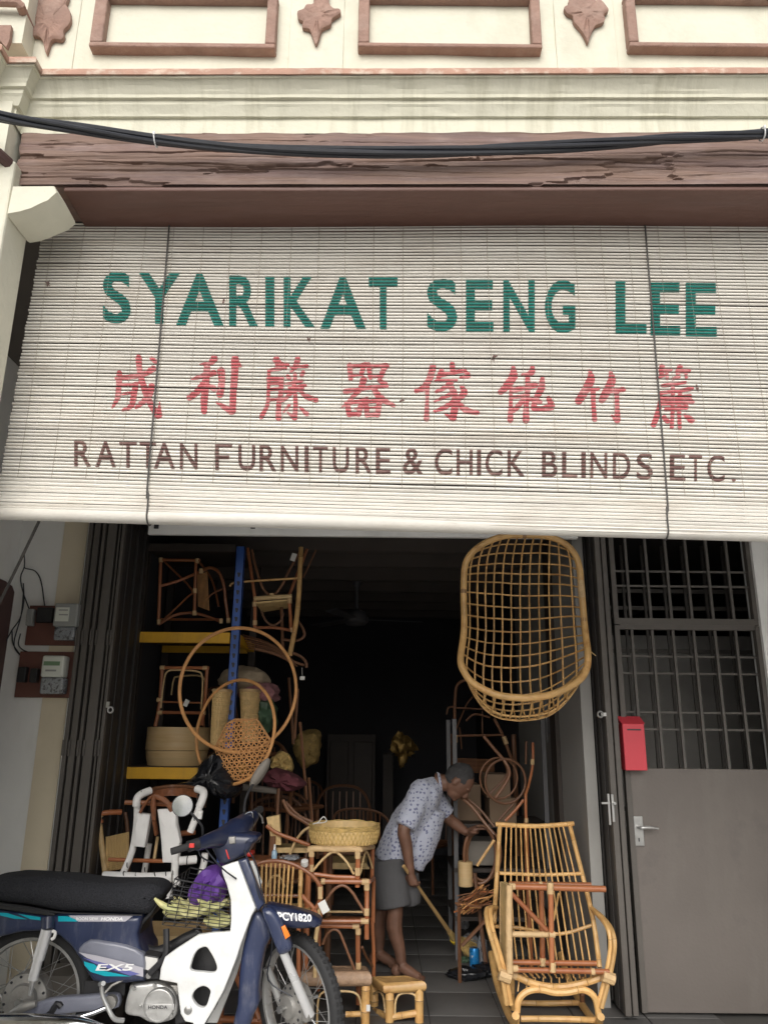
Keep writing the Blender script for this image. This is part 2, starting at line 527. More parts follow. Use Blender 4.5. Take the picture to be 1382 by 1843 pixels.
WALK_Z = 0.06
g = MB(); g.add([(-150, -150, -.12), (150, -150, -.12), (150, 150, -.12), (-150, 150, -.12)], [(0, 1, 2, 3)])
struct('street', g, M['asphalt'])
g = MB(); g.bb((-7.5, 2.25, -.118), (7.5, 4.42, WALK_Z))
struct('walkway', g, M['concrete'])
XL_IN = P(246, 1200, 5.3).x - .06            # inner left wall of the shop
XPART = P(1057, 1300, YS).x                  # partition on the right
g = MB(); g.bb((-4.5, 4.424, -.118), (4.5, 11.2, -.004))
floor = struct('shop_floor', g, M['grout'])
tile_me = None
TS = .40
ix = 0
for i in range(int((XPART + .6 - XL_IN) / TS) + 1):
    for j in range(14):
        x0 = XL_IN + i * TS; y0 = 4.43 + j * TS
        if tile_me is None:
            q = MB(); q.box((0, 0, 0), (TS - .008, TS - .008, .008), None, 0, .0015); tile_me = q.mesh('tile', M['tile'])
        o = bpy.data.objects.new('tile', tile_me); o.location = (x0 + TS / 2, y0 + TS / 2, -.0005 + random.uniform(-.0006, .0006)); link(o, floor)

house = thing('shophouse', 'old cream shophouse with brown timber beam and moulded cornice above a covered walkway', 'building', (0, YF, 0))

# --- upper wall
zb_top = zline(35, 240, 1382, 236, YB); zb_bot = zline(25, 331, 1382, 330, YB)
def wallgrid(x0, x1, z0, z1, Y, nx, nz, amp, sc=3.0, thick=.2):
    q = MB(); vs = []; fs = []
    for j in range(nz + 1):
        for i in range(nx + 1):
            x = x0 + (x1 - x0) * i / nx; z = z0 + (z1 - z0) * j / nz
            vs.append((x, Y + amp * noise.noise(Vector((x * sc, z * sc, 3.3))) + amp * .4 * noise.noise(Vector((x * sc * 4, z * sc * 4, 1.3))), z))
    for j in range(nz):
        for i in range(nx):
            a = j * (nx + 1) + i
            fs.append((a, a + 1, a + nx + 2, a + nx + 1))
    q.add(vs, fs)
    return q
q = wallgrid(-3.2, 3.6, zb_top(0) + .05, 6.6, YF, 70, 26, .006)
part(house, 'upper_wall', q, M['cream'])
q = MB(); q.bb((-3.2, YF + .012, zb_top(0) + .03), (3.6, YF + .25, 6.6)); part(house, 'wall_core', q, M['cream'], False)

# --- relief bands, framed panels and plaster ornaments
YP = YF - .02
for a, b in ((519, 618), (1001, 1111), (56, 134)):
    A = P(a, 98, YF); B = P(b, 98, YF)
    q = MB(); q.bb((A.x, YF - .006, A.z - .4), (B.x, YF + .01, A.z + 1.0)); bevel(part(house, 'wall_band', q, M['cream'], False), .004)
for (ol, orr, il, ir, yb, yi) in ((163, 496, 187, 478, 91, 83), (644, 974, 664, 956, 91, 84), (1130, 1465, 1147, 1447, 91, 83)):
    A = P(ol, yb, YP); B = P(orr, yb, YP); A2 = P(il, yi, YP); B2 = P(ir, yi, YP)
    top = P(ol, 2, YP).z
    fr = MB(); fr.bb((A.x, YP - .028, A.z), (B.x, YP + .03, A2.z)); lo = bevel(part(house, 'panel_frame', fr, M['brown_trim'], False), .007, 3)
    hh = A2.z - A.z
    for (xa, xb, za, zb_) in ((A.x, A2.x, A2.z + .001, top), (B2.x, B.x, A2.z + .001, top), (A.x, B.x, top + .001, top + hh)):
        s = MB(); s.bb((xa, YP - .027, za), (xb, YP + .03, zb_)); bevel(part(lo, 'moulding', s, M['brown_trim'], False), .007, 3)
    s = wallgrid(A2.x, B2.x, A2.z, top, YP + .016, 14, 6, .004); part(lo, 'recessed_panel', s, M['cream'])

ORN = [(3.84, 0, 0, [(265, -40), (265, 0), (250, 20), (268, 45), (240, 75), (228, 110), (245, 150), (255, 190), (230, 225), (232, 260), (270, 265), (300, 290), (315, 340), (327, 385), (345, 340), (360, 300), (385, 285), (430, 290), (450, 265), (448, 225), (480, 190), (497, 150), (490, 90), (465, 50), (475, 15), (470, -40)]),
       (1.974, 0, 0, [(1118, -25), (1115, 20), (1090, 25), (1080, 40), (1058, 50), (1062, 75), (1078, 85), (1075, 105), (1100, 112), (1112, 140), (1123, 165), (1135, 140), (1145, 110), (1175, 95), (1180, 75), (1210, 55), (1205, 40), (1185, 38), (1170, 20), (1165, -25)]),
       (1.974, 682, 0, [(700, -25), (690, 5), (672, 5), (670, 25), (655, 35), (665, 55), (685, 65), (690, 85), (715, 115), (730, 140), (740, 160), (748, 135), (765, 100), (790, 90), (800, 75), (795, 60), (812, 45), (800, 25), (780, 5), (765, 10), (755, -25)])]
for sc, ox, oy, pl in ORN:
    w = Z(sc, ox, oy, YF - .012)
    ou = smooth_path([w(x, y) for x, y in pl], 3, True)
    c = sum(ou, Vector()) / len(ou)
    q = MB()
    rings = [[p + Vector((0, .004, 0)) for p in ou], [p + Vector((0, -.016, 0)) for p in ou], [c + (p - c) * .86 + Vector((0, -.021 - .004 * noise.noise(p * 40), 0)) for p in ou], [c + (p - c) * .6 + Vector((0, -.020 - .008 * noise.noise(p * 45), 0)) for p in ou], [c + (p - c) * .3 + Vector((0, -.022 - .008 * noise.noise(p * 45), 0)) for p in ou]]
    q.loft(rings); part(house, 'plaster_ornament', q, M['brown_trim'])

# --- cornice swept along the wall and round the pilaster
prof = [(2.66, 240), (2.66, 214), (2.646, 209), (2.642, 204), (2.630, 192), (2.624, 187), (2.622, 180), (2.608, 175), (2.606, 169), (2.600, 164), (2.596, 160), (2.586, 152), (2.570, 141), (2.562, 137), (2.560, 134)]
profcap = [(2.560, 133.6), (2.550, 131), (2.550, 124), (2.56, 121), (2.70, 160)]
xa = P(75, 127, 2.56).x - (YF - 2.56); xb = P(15, 103, 2.50).x - (YF - 2.56)
NX = 120
def sweep(pf):
    q = MB(); rows = []
    for (Y, py) in pf:
        o = YF - Y
        zl = zline(75, py + (2 if py < 140 else 0), 1382, py - 1, Y)
        row = []
        path = [(3.6 + (xa + o - 3.6) * i / NX, Y) for i in range(NX + 1)] + [(xa + o, Y - .06), (xb + o, Y - .06), (xb + o, Y - .12), (-3.2, Y - .12)]
        for (x, yy) in path:
            row.append((x, yy + .0025 * noise.noise(Vector((x * 5, py * .3, 0))), zl(max(x, xa)) + .002 * noise.noise(Vector((x * 9, py, 5)))))
        rows.append(row)
    q.loft(rows, 0, False, False)
    return q
part(house, 'cornice', sweep(prof), M['cornice'], sharp=.22)
q = sweep(profcap); part(house, 'cornice_cap', q, M['cap_pink'])

# --- timber beam: weathered face with drying cracks
xl = P(33, 280, YB).x
q = MB(); NXB, NZB = 460, 90
def crack(x, u):
    c = 0.0
    for k, (u0, f, ph, a) in enumerate(((.44, .9, 0, .022), (.62, .7, 4, .015), (.27, 1.1, 9, .02), (.16, 1.6, 13, .014), (.36, 1.3, 21, .016), (.53, 1.2, 31, .012), (.80, .8, 41, .010))):
        uu = u0 + .10 * noise.noise(Vector((x * f + ph, ph, 0))) + .03 * noise.noise(Vector((x * 6 + ph, ph, 2)))
        d = abs(u - uu)
        act = max(0, noise.noise(Vector((x * .8 + ph * 3, 7 + ph, 1))) * 1.6 + .35)
        c += a * min(1, act) * max(0, 1 - d / .018)
    chip = (.012 if noise.noise(Vector((x * 2.4, u * 4.5 + 5, 2))) + .25 * noise.noise(Vector((x * 14, u * 20, 6))) > .36 else 0) * (1 if u < .6 else .3) + .004 * abs(noise.noise(Vector((x * 2.5, u * 14, 8)))) * (1.5 if u < .55 else .5)
    return c + chip + .004 * noise.noise(Vector((x * 1.5, u * 9, 4)))
rows = []
for j in range(NZB + 1):
    u = j / NZB; row = []
    for i in range(NXB + 1):
        x = xl + (3.3 - xl) * i / NXB
        edge = .012 * noise.noise(Vector((x * 7, 3, 1))) if j == NZB else 0
        z0, z1 = zb_bot(x), zb_top(x)
        xx = x + (.012 * noise.noise(Vector((0, u * 6, 2))) if i == 0 else 0)
        row.append((xx, YB + crack(x, u), z0 + (z1 - z0) * u + edge))
    rows.append(row)
q.loft(rows, 0, False, False)
vs0 = len(q.v)
part(house, 'timber_beam', q, M['beam_wood'])
q = MB()
def slab(x0, x1, zf0, zf1, y0, y1):
    return ([(x0, y0, zf0(x0)), (x1, y0, zf0(x1)), (x1, y1, zf0(x1)), (x0, y1, zf0(x0)), (x0, y0, zf1(x0)), (x1, y0, zf1(x1)), (x1, y1, zf1(x1)), (x0, y1, zf1(x0))],
            [(0, 1, 2, 3), (7, 6, 5, 4), (0, 4, 5, 1), (1, 5, 6, 2), (2, 6, 7, 3), (3, 7, 4, 0)])
q.add(*slab(xl + .01, 3.3, zb_bot, zb_top, YB + .02, YB + .30)); part(house, 'beam_core', q, M['beam_wood'], False)
xs_ = P(116, 338, YB + .02).x
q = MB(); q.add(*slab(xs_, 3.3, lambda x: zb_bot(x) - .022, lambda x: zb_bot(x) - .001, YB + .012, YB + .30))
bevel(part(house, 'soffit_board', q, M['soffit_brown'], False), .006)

# --- pillar, corbel and mouldings on the left
XP = P(12, 383, 2.60).x
ZC = P(12, 383, 2.60).z
q = MB(); q.bb((-3.2, 2.60, WALK_Z), (XP, 2.78, ZC + .25)); bevel(part(house, 'pillar', q, M['cream'], False), .01)
XP2 = P(34, 240, 2.64).x
q = MB(); q.bb((-3.2, 2.58, ZC + .251), (XP2 - .012, 2.80, zb_top(-1.5) + .12)); part(house, 'pilaster', q, M['cream'], False)
m0 = P(14, 270, 2.55)
q = MB(); q.tube([(-3.2, 2.565, m0.z), (XP2 - .03, 2.565, m0.z), (XP2 - .03, 2.565 + .001, m0.z), (XP2 - .005, 2.60, m0.z - .012), (XP2 + .002, 2.665, m0.z - .05)], .024, 8); part(house, 'pillar_moulding', q, M['arch_brown'])
cp = [(22, 334), (98, 333), (104, 345), (86, 359), (72, 364), (54, 373), (34, 379), (12, 383)]
q = MB()
f0 = [P(x, y, 2.592) for x, y in cp]
rings = []
for k, (yy, s) in enumerate(((2.592, .97), (2.60, 1.0), (2.69, 1.0), (2.775, 1.0), (2.79, .96))):
    c = sum(f0, Vector()) / len(f0)
    rings.append([Vector((c.x + (p.x - c.x) * s + .006 * noise.noise(p * 9 + Vector((0, yy * 30, 0))), yy, c.z + (p.z - c.z) * s + .006 * noise.noise(p * 11 + Vector((yy * 20, 0, 0))))) for p in f0])
q.loft(rings); part(house, 'corbel', q, M['cream'])
# upper pilaster with its own trim
A = P(50, 60, 2.60)
q = MB(); q.bb((-3.2, 2.60, A.z - .05), (P(40, 70, 2.60).x, 2.70, 6.5)); part(house, 'upper_pilaster', q, M['cream'], False)
q = MB(); q.tube([P(-60, 0, 2.56), P(32, 3, 2.56), P(36, 8, 2.565), P(56, 54, 2.685)], .02, 8); part(house, 'pilaster_moulding', q, M['brown_trim'])
q = MB(); pp = [P(-20, 44, 2.575), P(20, 44, 2.575), P(17, 70, 2.575), P(11, 84, 2.575), P(0, 72, 2.575), P(-20, 60, 2.575)]; q.prism(pp, (0, .02, 0)); part(house, 'plaster_ornament', q, M['brown_trim'], False)

# --- walkway: party wall, ceiling, shop front wall
XSIDE = P(41, 940, YS).x
ZCEIL = zb_bot(0) + .08
q = MB(); q.bb((XSIDE - .3, 4.30, WALK_Z), (XSIDE, 4.849, 2.05)); q.bb((XSIDE - .3, 2.79, 2.0501), (XSIDE, 4.849, ZCEIL)); part(house, 'party_wall', q, M['wall_white'], False)
ap = [PX(x, y, XSIDE + .012) for x, y in ((26, 1066), (22, 1055), (10, 1046), (-8, 1038), (-40, 1030), (-90, 1030), (-110, 1500), (-60, 1480), (-14, 1330), (0, 1246), (14, 1150))]
q = MB(); q.prism(ap, (-.03, 0, 0)); part(house, 'arch_moulding', q, M['arch_brown'], False)
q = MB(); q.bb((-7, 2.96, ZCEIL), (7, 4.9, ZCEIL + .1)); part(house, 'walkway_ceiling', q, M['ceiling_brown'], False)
XJL = P(160, 940, YS).x; XJR = P(1349, 990, YS).x
XBG = P(110, 1000, YS).x
ZOP = P(560, 966, YS).z            # top of the shop opening
q = MB(); q.bb((-7, YS, -.1), (XJL + .01, YS + .12, ZCEIL)); part(house, 'front_wall', q, M['wall_white'], False)
q = MB(); q.bb((XBG, YS - .006, .05), (XJL, YS + .02, ZCEIL - .05)); part(house, 'painted_strip', q, M['wall_beige'], False)
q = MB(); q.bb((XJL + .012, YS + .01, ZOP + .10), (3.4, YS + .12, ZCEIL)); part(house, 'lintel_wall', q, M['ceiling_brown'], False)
q = MB(); q.bb((XJR, YS - .03, -.1), (3.4, YS + .12, ZCEIL)); 
wob = part(house, 'front_wall', q, M['wall_white'], False)
q = MB(); q.bb((3.05, 4.3, -.1), (3.4, 4.8, 2.05)); q.bb((3.05, 2.79, 2.0501), (3.4, 4.8, ZCEIL)); part(house, 'party_wall', q, M['wall_white'], False)
q = MB(); q.bb((2.6, 2.60, -.1), (3.4, 2.78, ZC + .3)); part(house, 'pillar', q, M['cream'], False)
q = MB(); q.bb((P(268, 952, YS - .03).x, YS - .04, P(268, 962, YS - .03).z), (XPART, YS - .01, P(268, 938, YS - .03).z)); lint = part(house, 'lintel_board', q, M['wall_white'], False)
for bx_ in (281, 455, 629, 806):
    A = P(bx_, 950, YS - .05); s = MB(); s.bb((A.x - .014, YS - .052, A.z - .004), (A.x + .014, YS - .041, A.z + .03)); part(lint, 'bracket', s, M['decal_black'], False)
# --- interior shell
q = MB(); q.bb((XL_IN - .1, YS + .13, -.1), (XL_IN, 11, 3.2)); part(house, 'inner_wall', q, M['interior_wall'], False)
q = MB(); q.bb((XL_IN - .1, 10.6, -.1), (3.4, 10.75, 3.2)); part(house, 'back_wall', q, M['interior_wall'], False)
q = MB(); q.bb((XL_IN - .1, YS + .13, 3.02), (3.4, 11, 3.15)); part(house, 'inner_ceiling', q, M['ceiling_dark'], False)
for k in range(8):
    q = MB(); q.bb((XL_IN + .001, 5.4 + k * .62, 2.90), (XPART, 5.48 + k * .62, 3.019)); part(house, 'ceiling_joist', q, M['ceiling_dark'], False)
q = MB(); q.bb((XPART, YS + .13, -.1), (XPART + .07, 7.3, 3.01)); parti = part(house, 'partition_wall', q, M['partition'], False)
q = MB(); q.bb((XPART, 7.301, -.1), (XPART + .07, 10.6, 3.01)); part(house, 'partition_wall', q, M['interior_wall'], False)  # same partition continued in a dark colour that stands in for interior shade
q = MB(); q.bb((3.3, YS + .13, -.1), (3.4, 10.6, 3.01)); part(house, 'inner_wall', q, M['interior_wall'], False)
yq = 5.3
q = MB(); q.bb((XPART - .03, 5.62, 0), (XPART - .001, 5.80, 3.01)); part(house, 'wall_post', q, M['dark_wood'], False)
for (ya, yb_, za, zb_, mm) in ((5.86, 6.0, 1.50, 1.72, 'paper_grey'), (6.03, 6.2, 1.44, 1.75, 'paper_grey')):
    q = MB(); q.bb((XPART - .006, ya, za), (XPART - .001, yb_, zb_)); part(parti, 'wall_notice', q, M[mm], False)

# ================================================================== split bamboo blind
blind = thing('bamboo_blind', 'wide white bamboo chick blind painted with a green, red and brown shop sign', 'blind', P(691, 950, YBL))
ztl = zline(140, 401, 1382, 399, YBL); zbl = zline(0, 858, 1382, 898, YBL)
NS = 80
xl0 = P(81, 400, YBL).x; xl1 = P(-6, 900, YBL).x
XR = 2.55
def wv(k, x):      # small irregularities of each slat (in pitches)
    bow = 2.4 if (k * 7919) % 13 == 0 else 1.0
    return .14 * bow * noise.noise(Vector((x * .9, k * 3.7, 1.0))) + .05 * noise.noise(Vector((x * 4, k * 5.1, 7)))
def wy(x, t):      # the blind is not perfectly flat
    return .010 * noise.noise(Vector((x * .8, t * 1.5, 9))) 
PR = [(.06, .0), (.16, -.0030), (.34, -.0052), (.58, -.0056), (.76, -.0036), (.885, 0)]
def slat_pt(x, k, f):
    t = (k + f + wv(k, x)) / NS
    return ztl(x) + (zbl(x) - ztl(x)) * t
def prk(k): return .80 + .15 * min(1, max(0, k) / NS * 1.3)
def fk(f, k): return .06 + (f - .06) * prk(k)
def prof_y(f):
    for (a, ya), (b, yb_) in zip(PR, PR[1:]):
        if f <= b: return ya + (yb_ - ya) * (f - a) / (b - a)
    return 0
NSX = 40
for k in range(NS):
    q = MB(); rows = []
    xa_ = xl0 + (xl1 - xl0) * k / NS + random.uniform(-.003, .003)
    jy = random.uniform(-.0012, .0012)
    for (f, dy) in PR + [(.47, .002)]:
        rows.append([(x, YBL + wy(x, k / NS) + dy + jy, slat_pt(x, k, fk(f, k))) for x in [xa_ + (XR - xa_) * i / NSX for i in range(NSX + 1)]])
    rows.append(rows[0])
    q.loft(rows, 0, False, False)
    part(blind, 'slat', q, M['slat'])
# the foot of the blind bellies forward and is rolled under
NR = 15
ANG = [0, 4, 9, 13, 16, 17, 16, 12, 4, -14, -38, -62, -86, -110, -135]
path = [(0.0, 0.0)]
PIT = .0158
for a_ in ANG:
    path.append((path[-1][0] - math.sin(rad(a_)) * PIT * (.8 if a_ < 0 else 1), path[-1][1] - math.cos(rad(a_)) * PIT * (.8 if a_ < 0 else 1)))
def foot(x, s):            # s in slats below the flat part -> (y, z) and outward normal
    k = min(int(s), NR - 1); t = s - k
    y = path[k][0] + (path[k + 1][0] - path[k][0]) * t; z = path[k][1] + (path[k + 1][1] - path[k][1]) * t
    return YBL + wy(x, 1) + y, zbl(x) + z
for k in range(NR):
    q = MB(); rows = []; n_ = (-math.cos(rad(ANG[k])), math.sin(rad(ANG[k])))
    jx = random.uniform(-.004, .004)
    for f, dy in ((.06, 0), (.2, .003), (.45, .0055), (.7, .0045), (.93, 0), (.5, -.003)):
        row = []
        for i in range(NSX + 1):
            x = xl1 - .005 + jx + (XR - xl1) * i / NSX; y, z = foot(x, k + f); row.append((x, y + n_[0] * dy, z + n_[1] * dy + .0016 * noise.noise(Vector((x, k * 2.2, 4)))))
        rows.append(row)
    rows.append(rows[0]); q.loft(rows, 0, False, False); part(blind, 'slat', q, M['slat'])
yc_ = sum(p_[0] for p_ in path[7:]) / len(path[7:]); zc_ = sum(p_[1] for p_ in path[7:]) / len(path[7:])
q = MB(); q.tube([(x, YBL + yc_ + .006, zbl(x) + zc_ + .004) for x in (xl1, 0, XR)], .030, 12); part(blind, 'rolled_core', q, M['slat'])
q = MB(); q.add(*slab(xl0 + .01, XR, lambda x: ztl(x) - .002, lambda x: ztl(x) + .03, YBL - .012, YBL + .02)); part(blind, 'head_batten', q, M['dark_wood'], False)
# ropes
for (x0, y0, x1, y1, xe, ye) in ((305, 399, 285, 640, 260, 936), (1160, 397, 1180, 640, 1206, 962)):
    q = MB()
    a = P(x0, y0, YBL - .012); b = P(x1, y1, YBL - .014); e = P(x1 + (xe - x1) * .8, y1 + (ye - y1) * .8, YBL - .014)
    xr = P(xe, ye, YBL - .05).x
    pts = [a, b, e]
    for k_ in (3, 5, 7, 9, 10, 11, 12, 13, 14):
        y_, z_ = foot(xr, k_ + .5); an_ = rad(ANG[k_]); pts.append(Vector((xr + (e.x - xr) * max(0, 1 - k_ / 7), y_ - math.cos(an_) * .010, z_ + math.sin(an_) * .010)))
    q.tube(pts, .0036, 6, 4); part(blind, 'pull_cord', q, M['rope_dark'])
    q = MB(); q.ball(a + Vector((0, -.006, .004)), (.018, .01, .012), 8, 6, jit=.4, seed=x0); part(blind, 'knot', q, M['rope_dark'])
sp = P(451, 405, YBL).x - P(400, 405, YBL).x
x = xl0 + .05
while x < XR:
    q = MB(); pts = []
    for j in range(9):
        t = j / 8; xx = x + .006 * noise.noise(Vector((x * 3, t * 3, 0)))
        pts.append((xx, YBL + wy(xx, t) - .0058, ztl(xx) + (zbl(xx) - ztl(xx)) * t))
    q.tube(pts, .0010, 4); part(blind, 'stitch_cord', q, M['stitch'])
    x += sp * random.uniform(.93, 1.07)

# ---------------------------------------------------------------- painted lettering
def glyphs(chars, offset):
    out = {}
    obs = []
    for ch in sorted(set(chars)):
        c = bpy.data.curves.new('glyph', 'FONT'); c.body = ch; c.offset = offset; c.resolution_u = 5
        o = bpy.data.objects.new('glyph', c); scene.collection.objects.link(o); obs.append((ch, o, c))
    dg = bpy.context.evaluated_depsgraph_get(); dg.update()
    for ch, o, c in obs:
        ev = o.evaluated_get(dg); me = ev.to_mesh()
        vs = [(p.co.x, p.co.y) for p in me.vertices]; fs = [tuple(p.vertices) for p in me.polygons]
        out[ch] = (vs, fs); ev.to_mesh_clear()
    for ch, o, c in obs:
        bpy.data.objects.remove(o); bpy.data.curves.remove(c)
    return out

def fit_glyph(gl, x0, y0, x1, y1):
    vs, fs = gl
    ax = min(v[0] for v in vs); bx = max(v[0] for v in vs); ay = min(v[1] for v in vs); by = max(v[1] for v in vs)
    return [(x0 + (v[0] - ax) / (bx - ax) * (x1 - x0), y1 - (v[1] - ay) / (by - ay) * (y1 - y0)) for v in vs], fs

def stroke_poly(pts, ws, n=4):
    """a brush stroke as a quad strip with rounded ends; pts in pixels, ws widths"""
    pp = smooth_path([Vector((p[0], p[1], 0)) for p in pts], n)
    rs = [w / 2 for w in interp_list([float(w) for w in ws], len(pp))]
    T = []
    for i in range(len(pp)):
        d = (pp[min(i + 1, len(pp) - 1)] - pp[max(i - 1, 0)]); T.append(d.normalized())
    L = []; 
    def ring(p, t, r): 
        nn = Vector((-t.y, t.x, 0)); return (p + nn * r, p - nn * r)
    rows = [ring(pp[0] - T[0] * rs[0] * .85, T[0], rs[0] * .35), ring(pp[0] - T[0] * rs[0] * .5, T[0], rs[0] * .8)]
    rows += [ring(p, t, r * (1 + .10 * noise.noise(p * .35))) for p, t, r in zip(pp, T, rs)]
    rows += [ring(pp[-1] + T[-1] * rs[-1] * .5, T[-1], rs[-1] * .8), ring(pp[-1] + T[-1] * rs[-1] * .85, T[-1], rs[-1] * .35)]
    vs = [(p.x, p.y) for r in rows for p in r]
    fs = [(2 * i, 2 * i + 1, 2 * i + 3, 2 * i + 2) for i in range(len(rows) - 1)]
    return vs, fs

def paint_on_blind(name, polys, mat, label):
    bm = bmesh.new()
    lay = bm.verts.layers.float.new('lift')
    for n_, (vs, fs) in enumerate(polys):
        bv = []
        for (px, py) in vs:
            w = P(px, py, YBL)
            t = (ztl(w.x) - w.z) / (ztl(w.x) - zbl(w.x)) * NS
            q_ = bm.verts.new((w.x, t, 0)); q_[lay] = n_ * 1.0
            bv.append(q_)
        for f in fs:
            try: bm.faces.new([bv[i] for i in f])
            except ValueError: pass
    t0 = int(min(v.co.y for v in bm.verts)) - 1; t1 = int(max(v.co.y for v in bm.verts)) + 2
    xmn = min(v.co.x for v in bm.verts); xmx = max(v.co.x for v in bm.verts)
    for xx in [i * .05 for i in range(-30, 52) if xmn < i * .05 < xmx]:
        bmesh.ops.bisect_plane(bm, geom=list(bm.verts) + list(bm.edges) + list(bm.faces), plane_co=(xx, 0, 0), plane_no=(1, 0, 0), dist=1e-6)
    for k in range(t0, t1):
        for f, _ in PR:
            bmesh.ops.bisect_plane(bm, geom=list(bm.verts) + list(bm.edges) + list(bm.faces), plane_co=(0, k + fk(f, k), 0), plane_no=(0, 1, 0), dist=1e-6)
    kill = []
    for f in bm.faces:
        cy = f.calc_center_median().y; c = cy % 1.0
        if c < PR[0][0] or c > fk(PR[-1][0], math.floor(cy)): kill.append(f)
    bmesh.ops.delete(bm, geom=kill, context='FACES')
    # each piece of paint now belongs to one slat
    og = ORG[blind.name]
    bmesh.ops.split_edges(bm, edges=[e for e in bm.edges if len(e.link_faces) == 2 and abs((e.verts[0].co.y % 1) - PR[0][0]) < 1e-4 and abs(e.verts[0].co.y - e.verts[1].co.y) < 1e-5]) if False else None
    for v in bm.verts:
        k = math.floor(v.co.y + 1e-5); f = v.co.y - k
        x = v.co.x
        y = YBL + wy(x, k / NS) + prof_y(max(PR[0][0], min(PR[-1][0], .06 + (f - .06) / prk(k)))) - .0022 - .00004 * v[lay]
        v.co = Vector((x, y, slat_pt(x, k, f))) - og
    me = bpy.data.meshes.new(name); bm.to_mesh(me); bm.free(); me.materials.append(mat)
    for p in me.polygons: p.use_smooth = True
    o = bpy.data.objects.new(name, me); link(o, blind)
    return o

s3 = lambda x: x / 1.974
GREEN = [('S', 368, 218, 467, 402, 0), ('Y', 495, 222, 640, 403, 0), ('A', 627, 225, 795, 408, 0), ('R', 815, 228, 918, 412, 0), ('I', 943, 232, 975, 413, 0), ('K', 1008, 235, 1120, 415, 0), ('A', 1138, 237, 1300, 420, 0), ('T', 1310, 238, 1412, 422, 0),
         ('S', 170, 243, 277, 430, 1), ('E', 308, 247, 405, 432, 1), ('N', 440, 250, 551, 434, 1), ('G', 587, 250, 695, 436, 1), ('L', 838, 253, 948, 440, 1), ('E', 962, 256, 1068, 444, 1), ('E', 1088, 257, 1198, 447, 1)]
def yb_l(x, y0): return y0
BROWN = [('R', 265, 325, 0), ('A', 340, 413, 0), ('T', 425, 487, 0), ('T', 497, 555, 0), ('A', 547, 622, 0), ('N', 640, 702, 0), ('F', 765, 825, 0), ('U', 847, 907, 0), ('R', 922, 982, 0), ('N', 998, 1060, 0), ('I', 1082, 1097, 0), ('T', 1112, 1165, 0), ('U', 1182, 1240, 0), ('R', 1263, 1322, 0), ('E', 1335, 1387, 0),
         ('&', 85, 157, 1), ('C', 198, 260, 1), ('H', 275, 332, 1), ('I', 347, 362, 1), ('C', 377, 437, 1), ('K', 455, 517, 1), ('B', 577, 632, 1), ('L', 648, 702, 1), ('I', 716, 732, 1), ('N', 748, 808, 1), ('D', 828, 890, 1), ('S', 912, 970, 1), ('E', 1030, 1085, 1), ('T', 1098, 1145, 1), ('C', 1163, 1225, 1)]
gg = glyphs(''.join(a[0] for a in GREEN), .022)
polys = []
for (ch, x0, y0, x1, y1, r_) in GREEN:
    ox = 682 * r_
    polys.append(fit_glyph(gg[ch], ox + s3(x0), 380 + s3(y0), ox + s3(x1), 380 + s3(y1)))
for pg in polys: paint_on_blind('painted_letter', [pg], M['paint_green'], None)
gg = glyphs(''.join(a[0] for a in BROWN) + '.', .010)
polys = []
for (ch, x0, x1, r_) in BROWN:
    X0 = 682 * r_ + s3(x0); X1 = 682 * r_ + s3(x1); xm = (X0 + X1) / 2
    y0 = 380 + s3(815) + (xm - 149) * (868 - 815) / 1.974 / (1270 - 149)
    if ch == 'F':
        y1_ = y0 + s3(93); w_ = 6.6; vs_ = []; fs_ = []
        for (a_, b_, c_, d_) in ((X0, y0, X0 + w_, y1_), (X0 + w_, y0, X1, y0 + w_), (X0 + w_, y0 + 21, X1 - 5, y0 + 21 + w_)):
            o_ = len(vs_); vs_ += [(a_, b_), (c_, b_), (c_, d_), (a_, d_)]; fs_.append((o_, o_ + 1, o_ + 2, o_ + 3))
        polys.append((vs_, fs_))
    else: polys.append(fit_glyph(gg[ch], X0, y0, X1, y0 + s3(93)))
polys.append(fit_glyph(gg['.'], 682 + s3(1250), 380 + s3(949), 682 + s3(1264), 380 + s3(962)))
for pg in polys: paint_on_blind('painted_letter', [pg], M['paint_brown'], None)
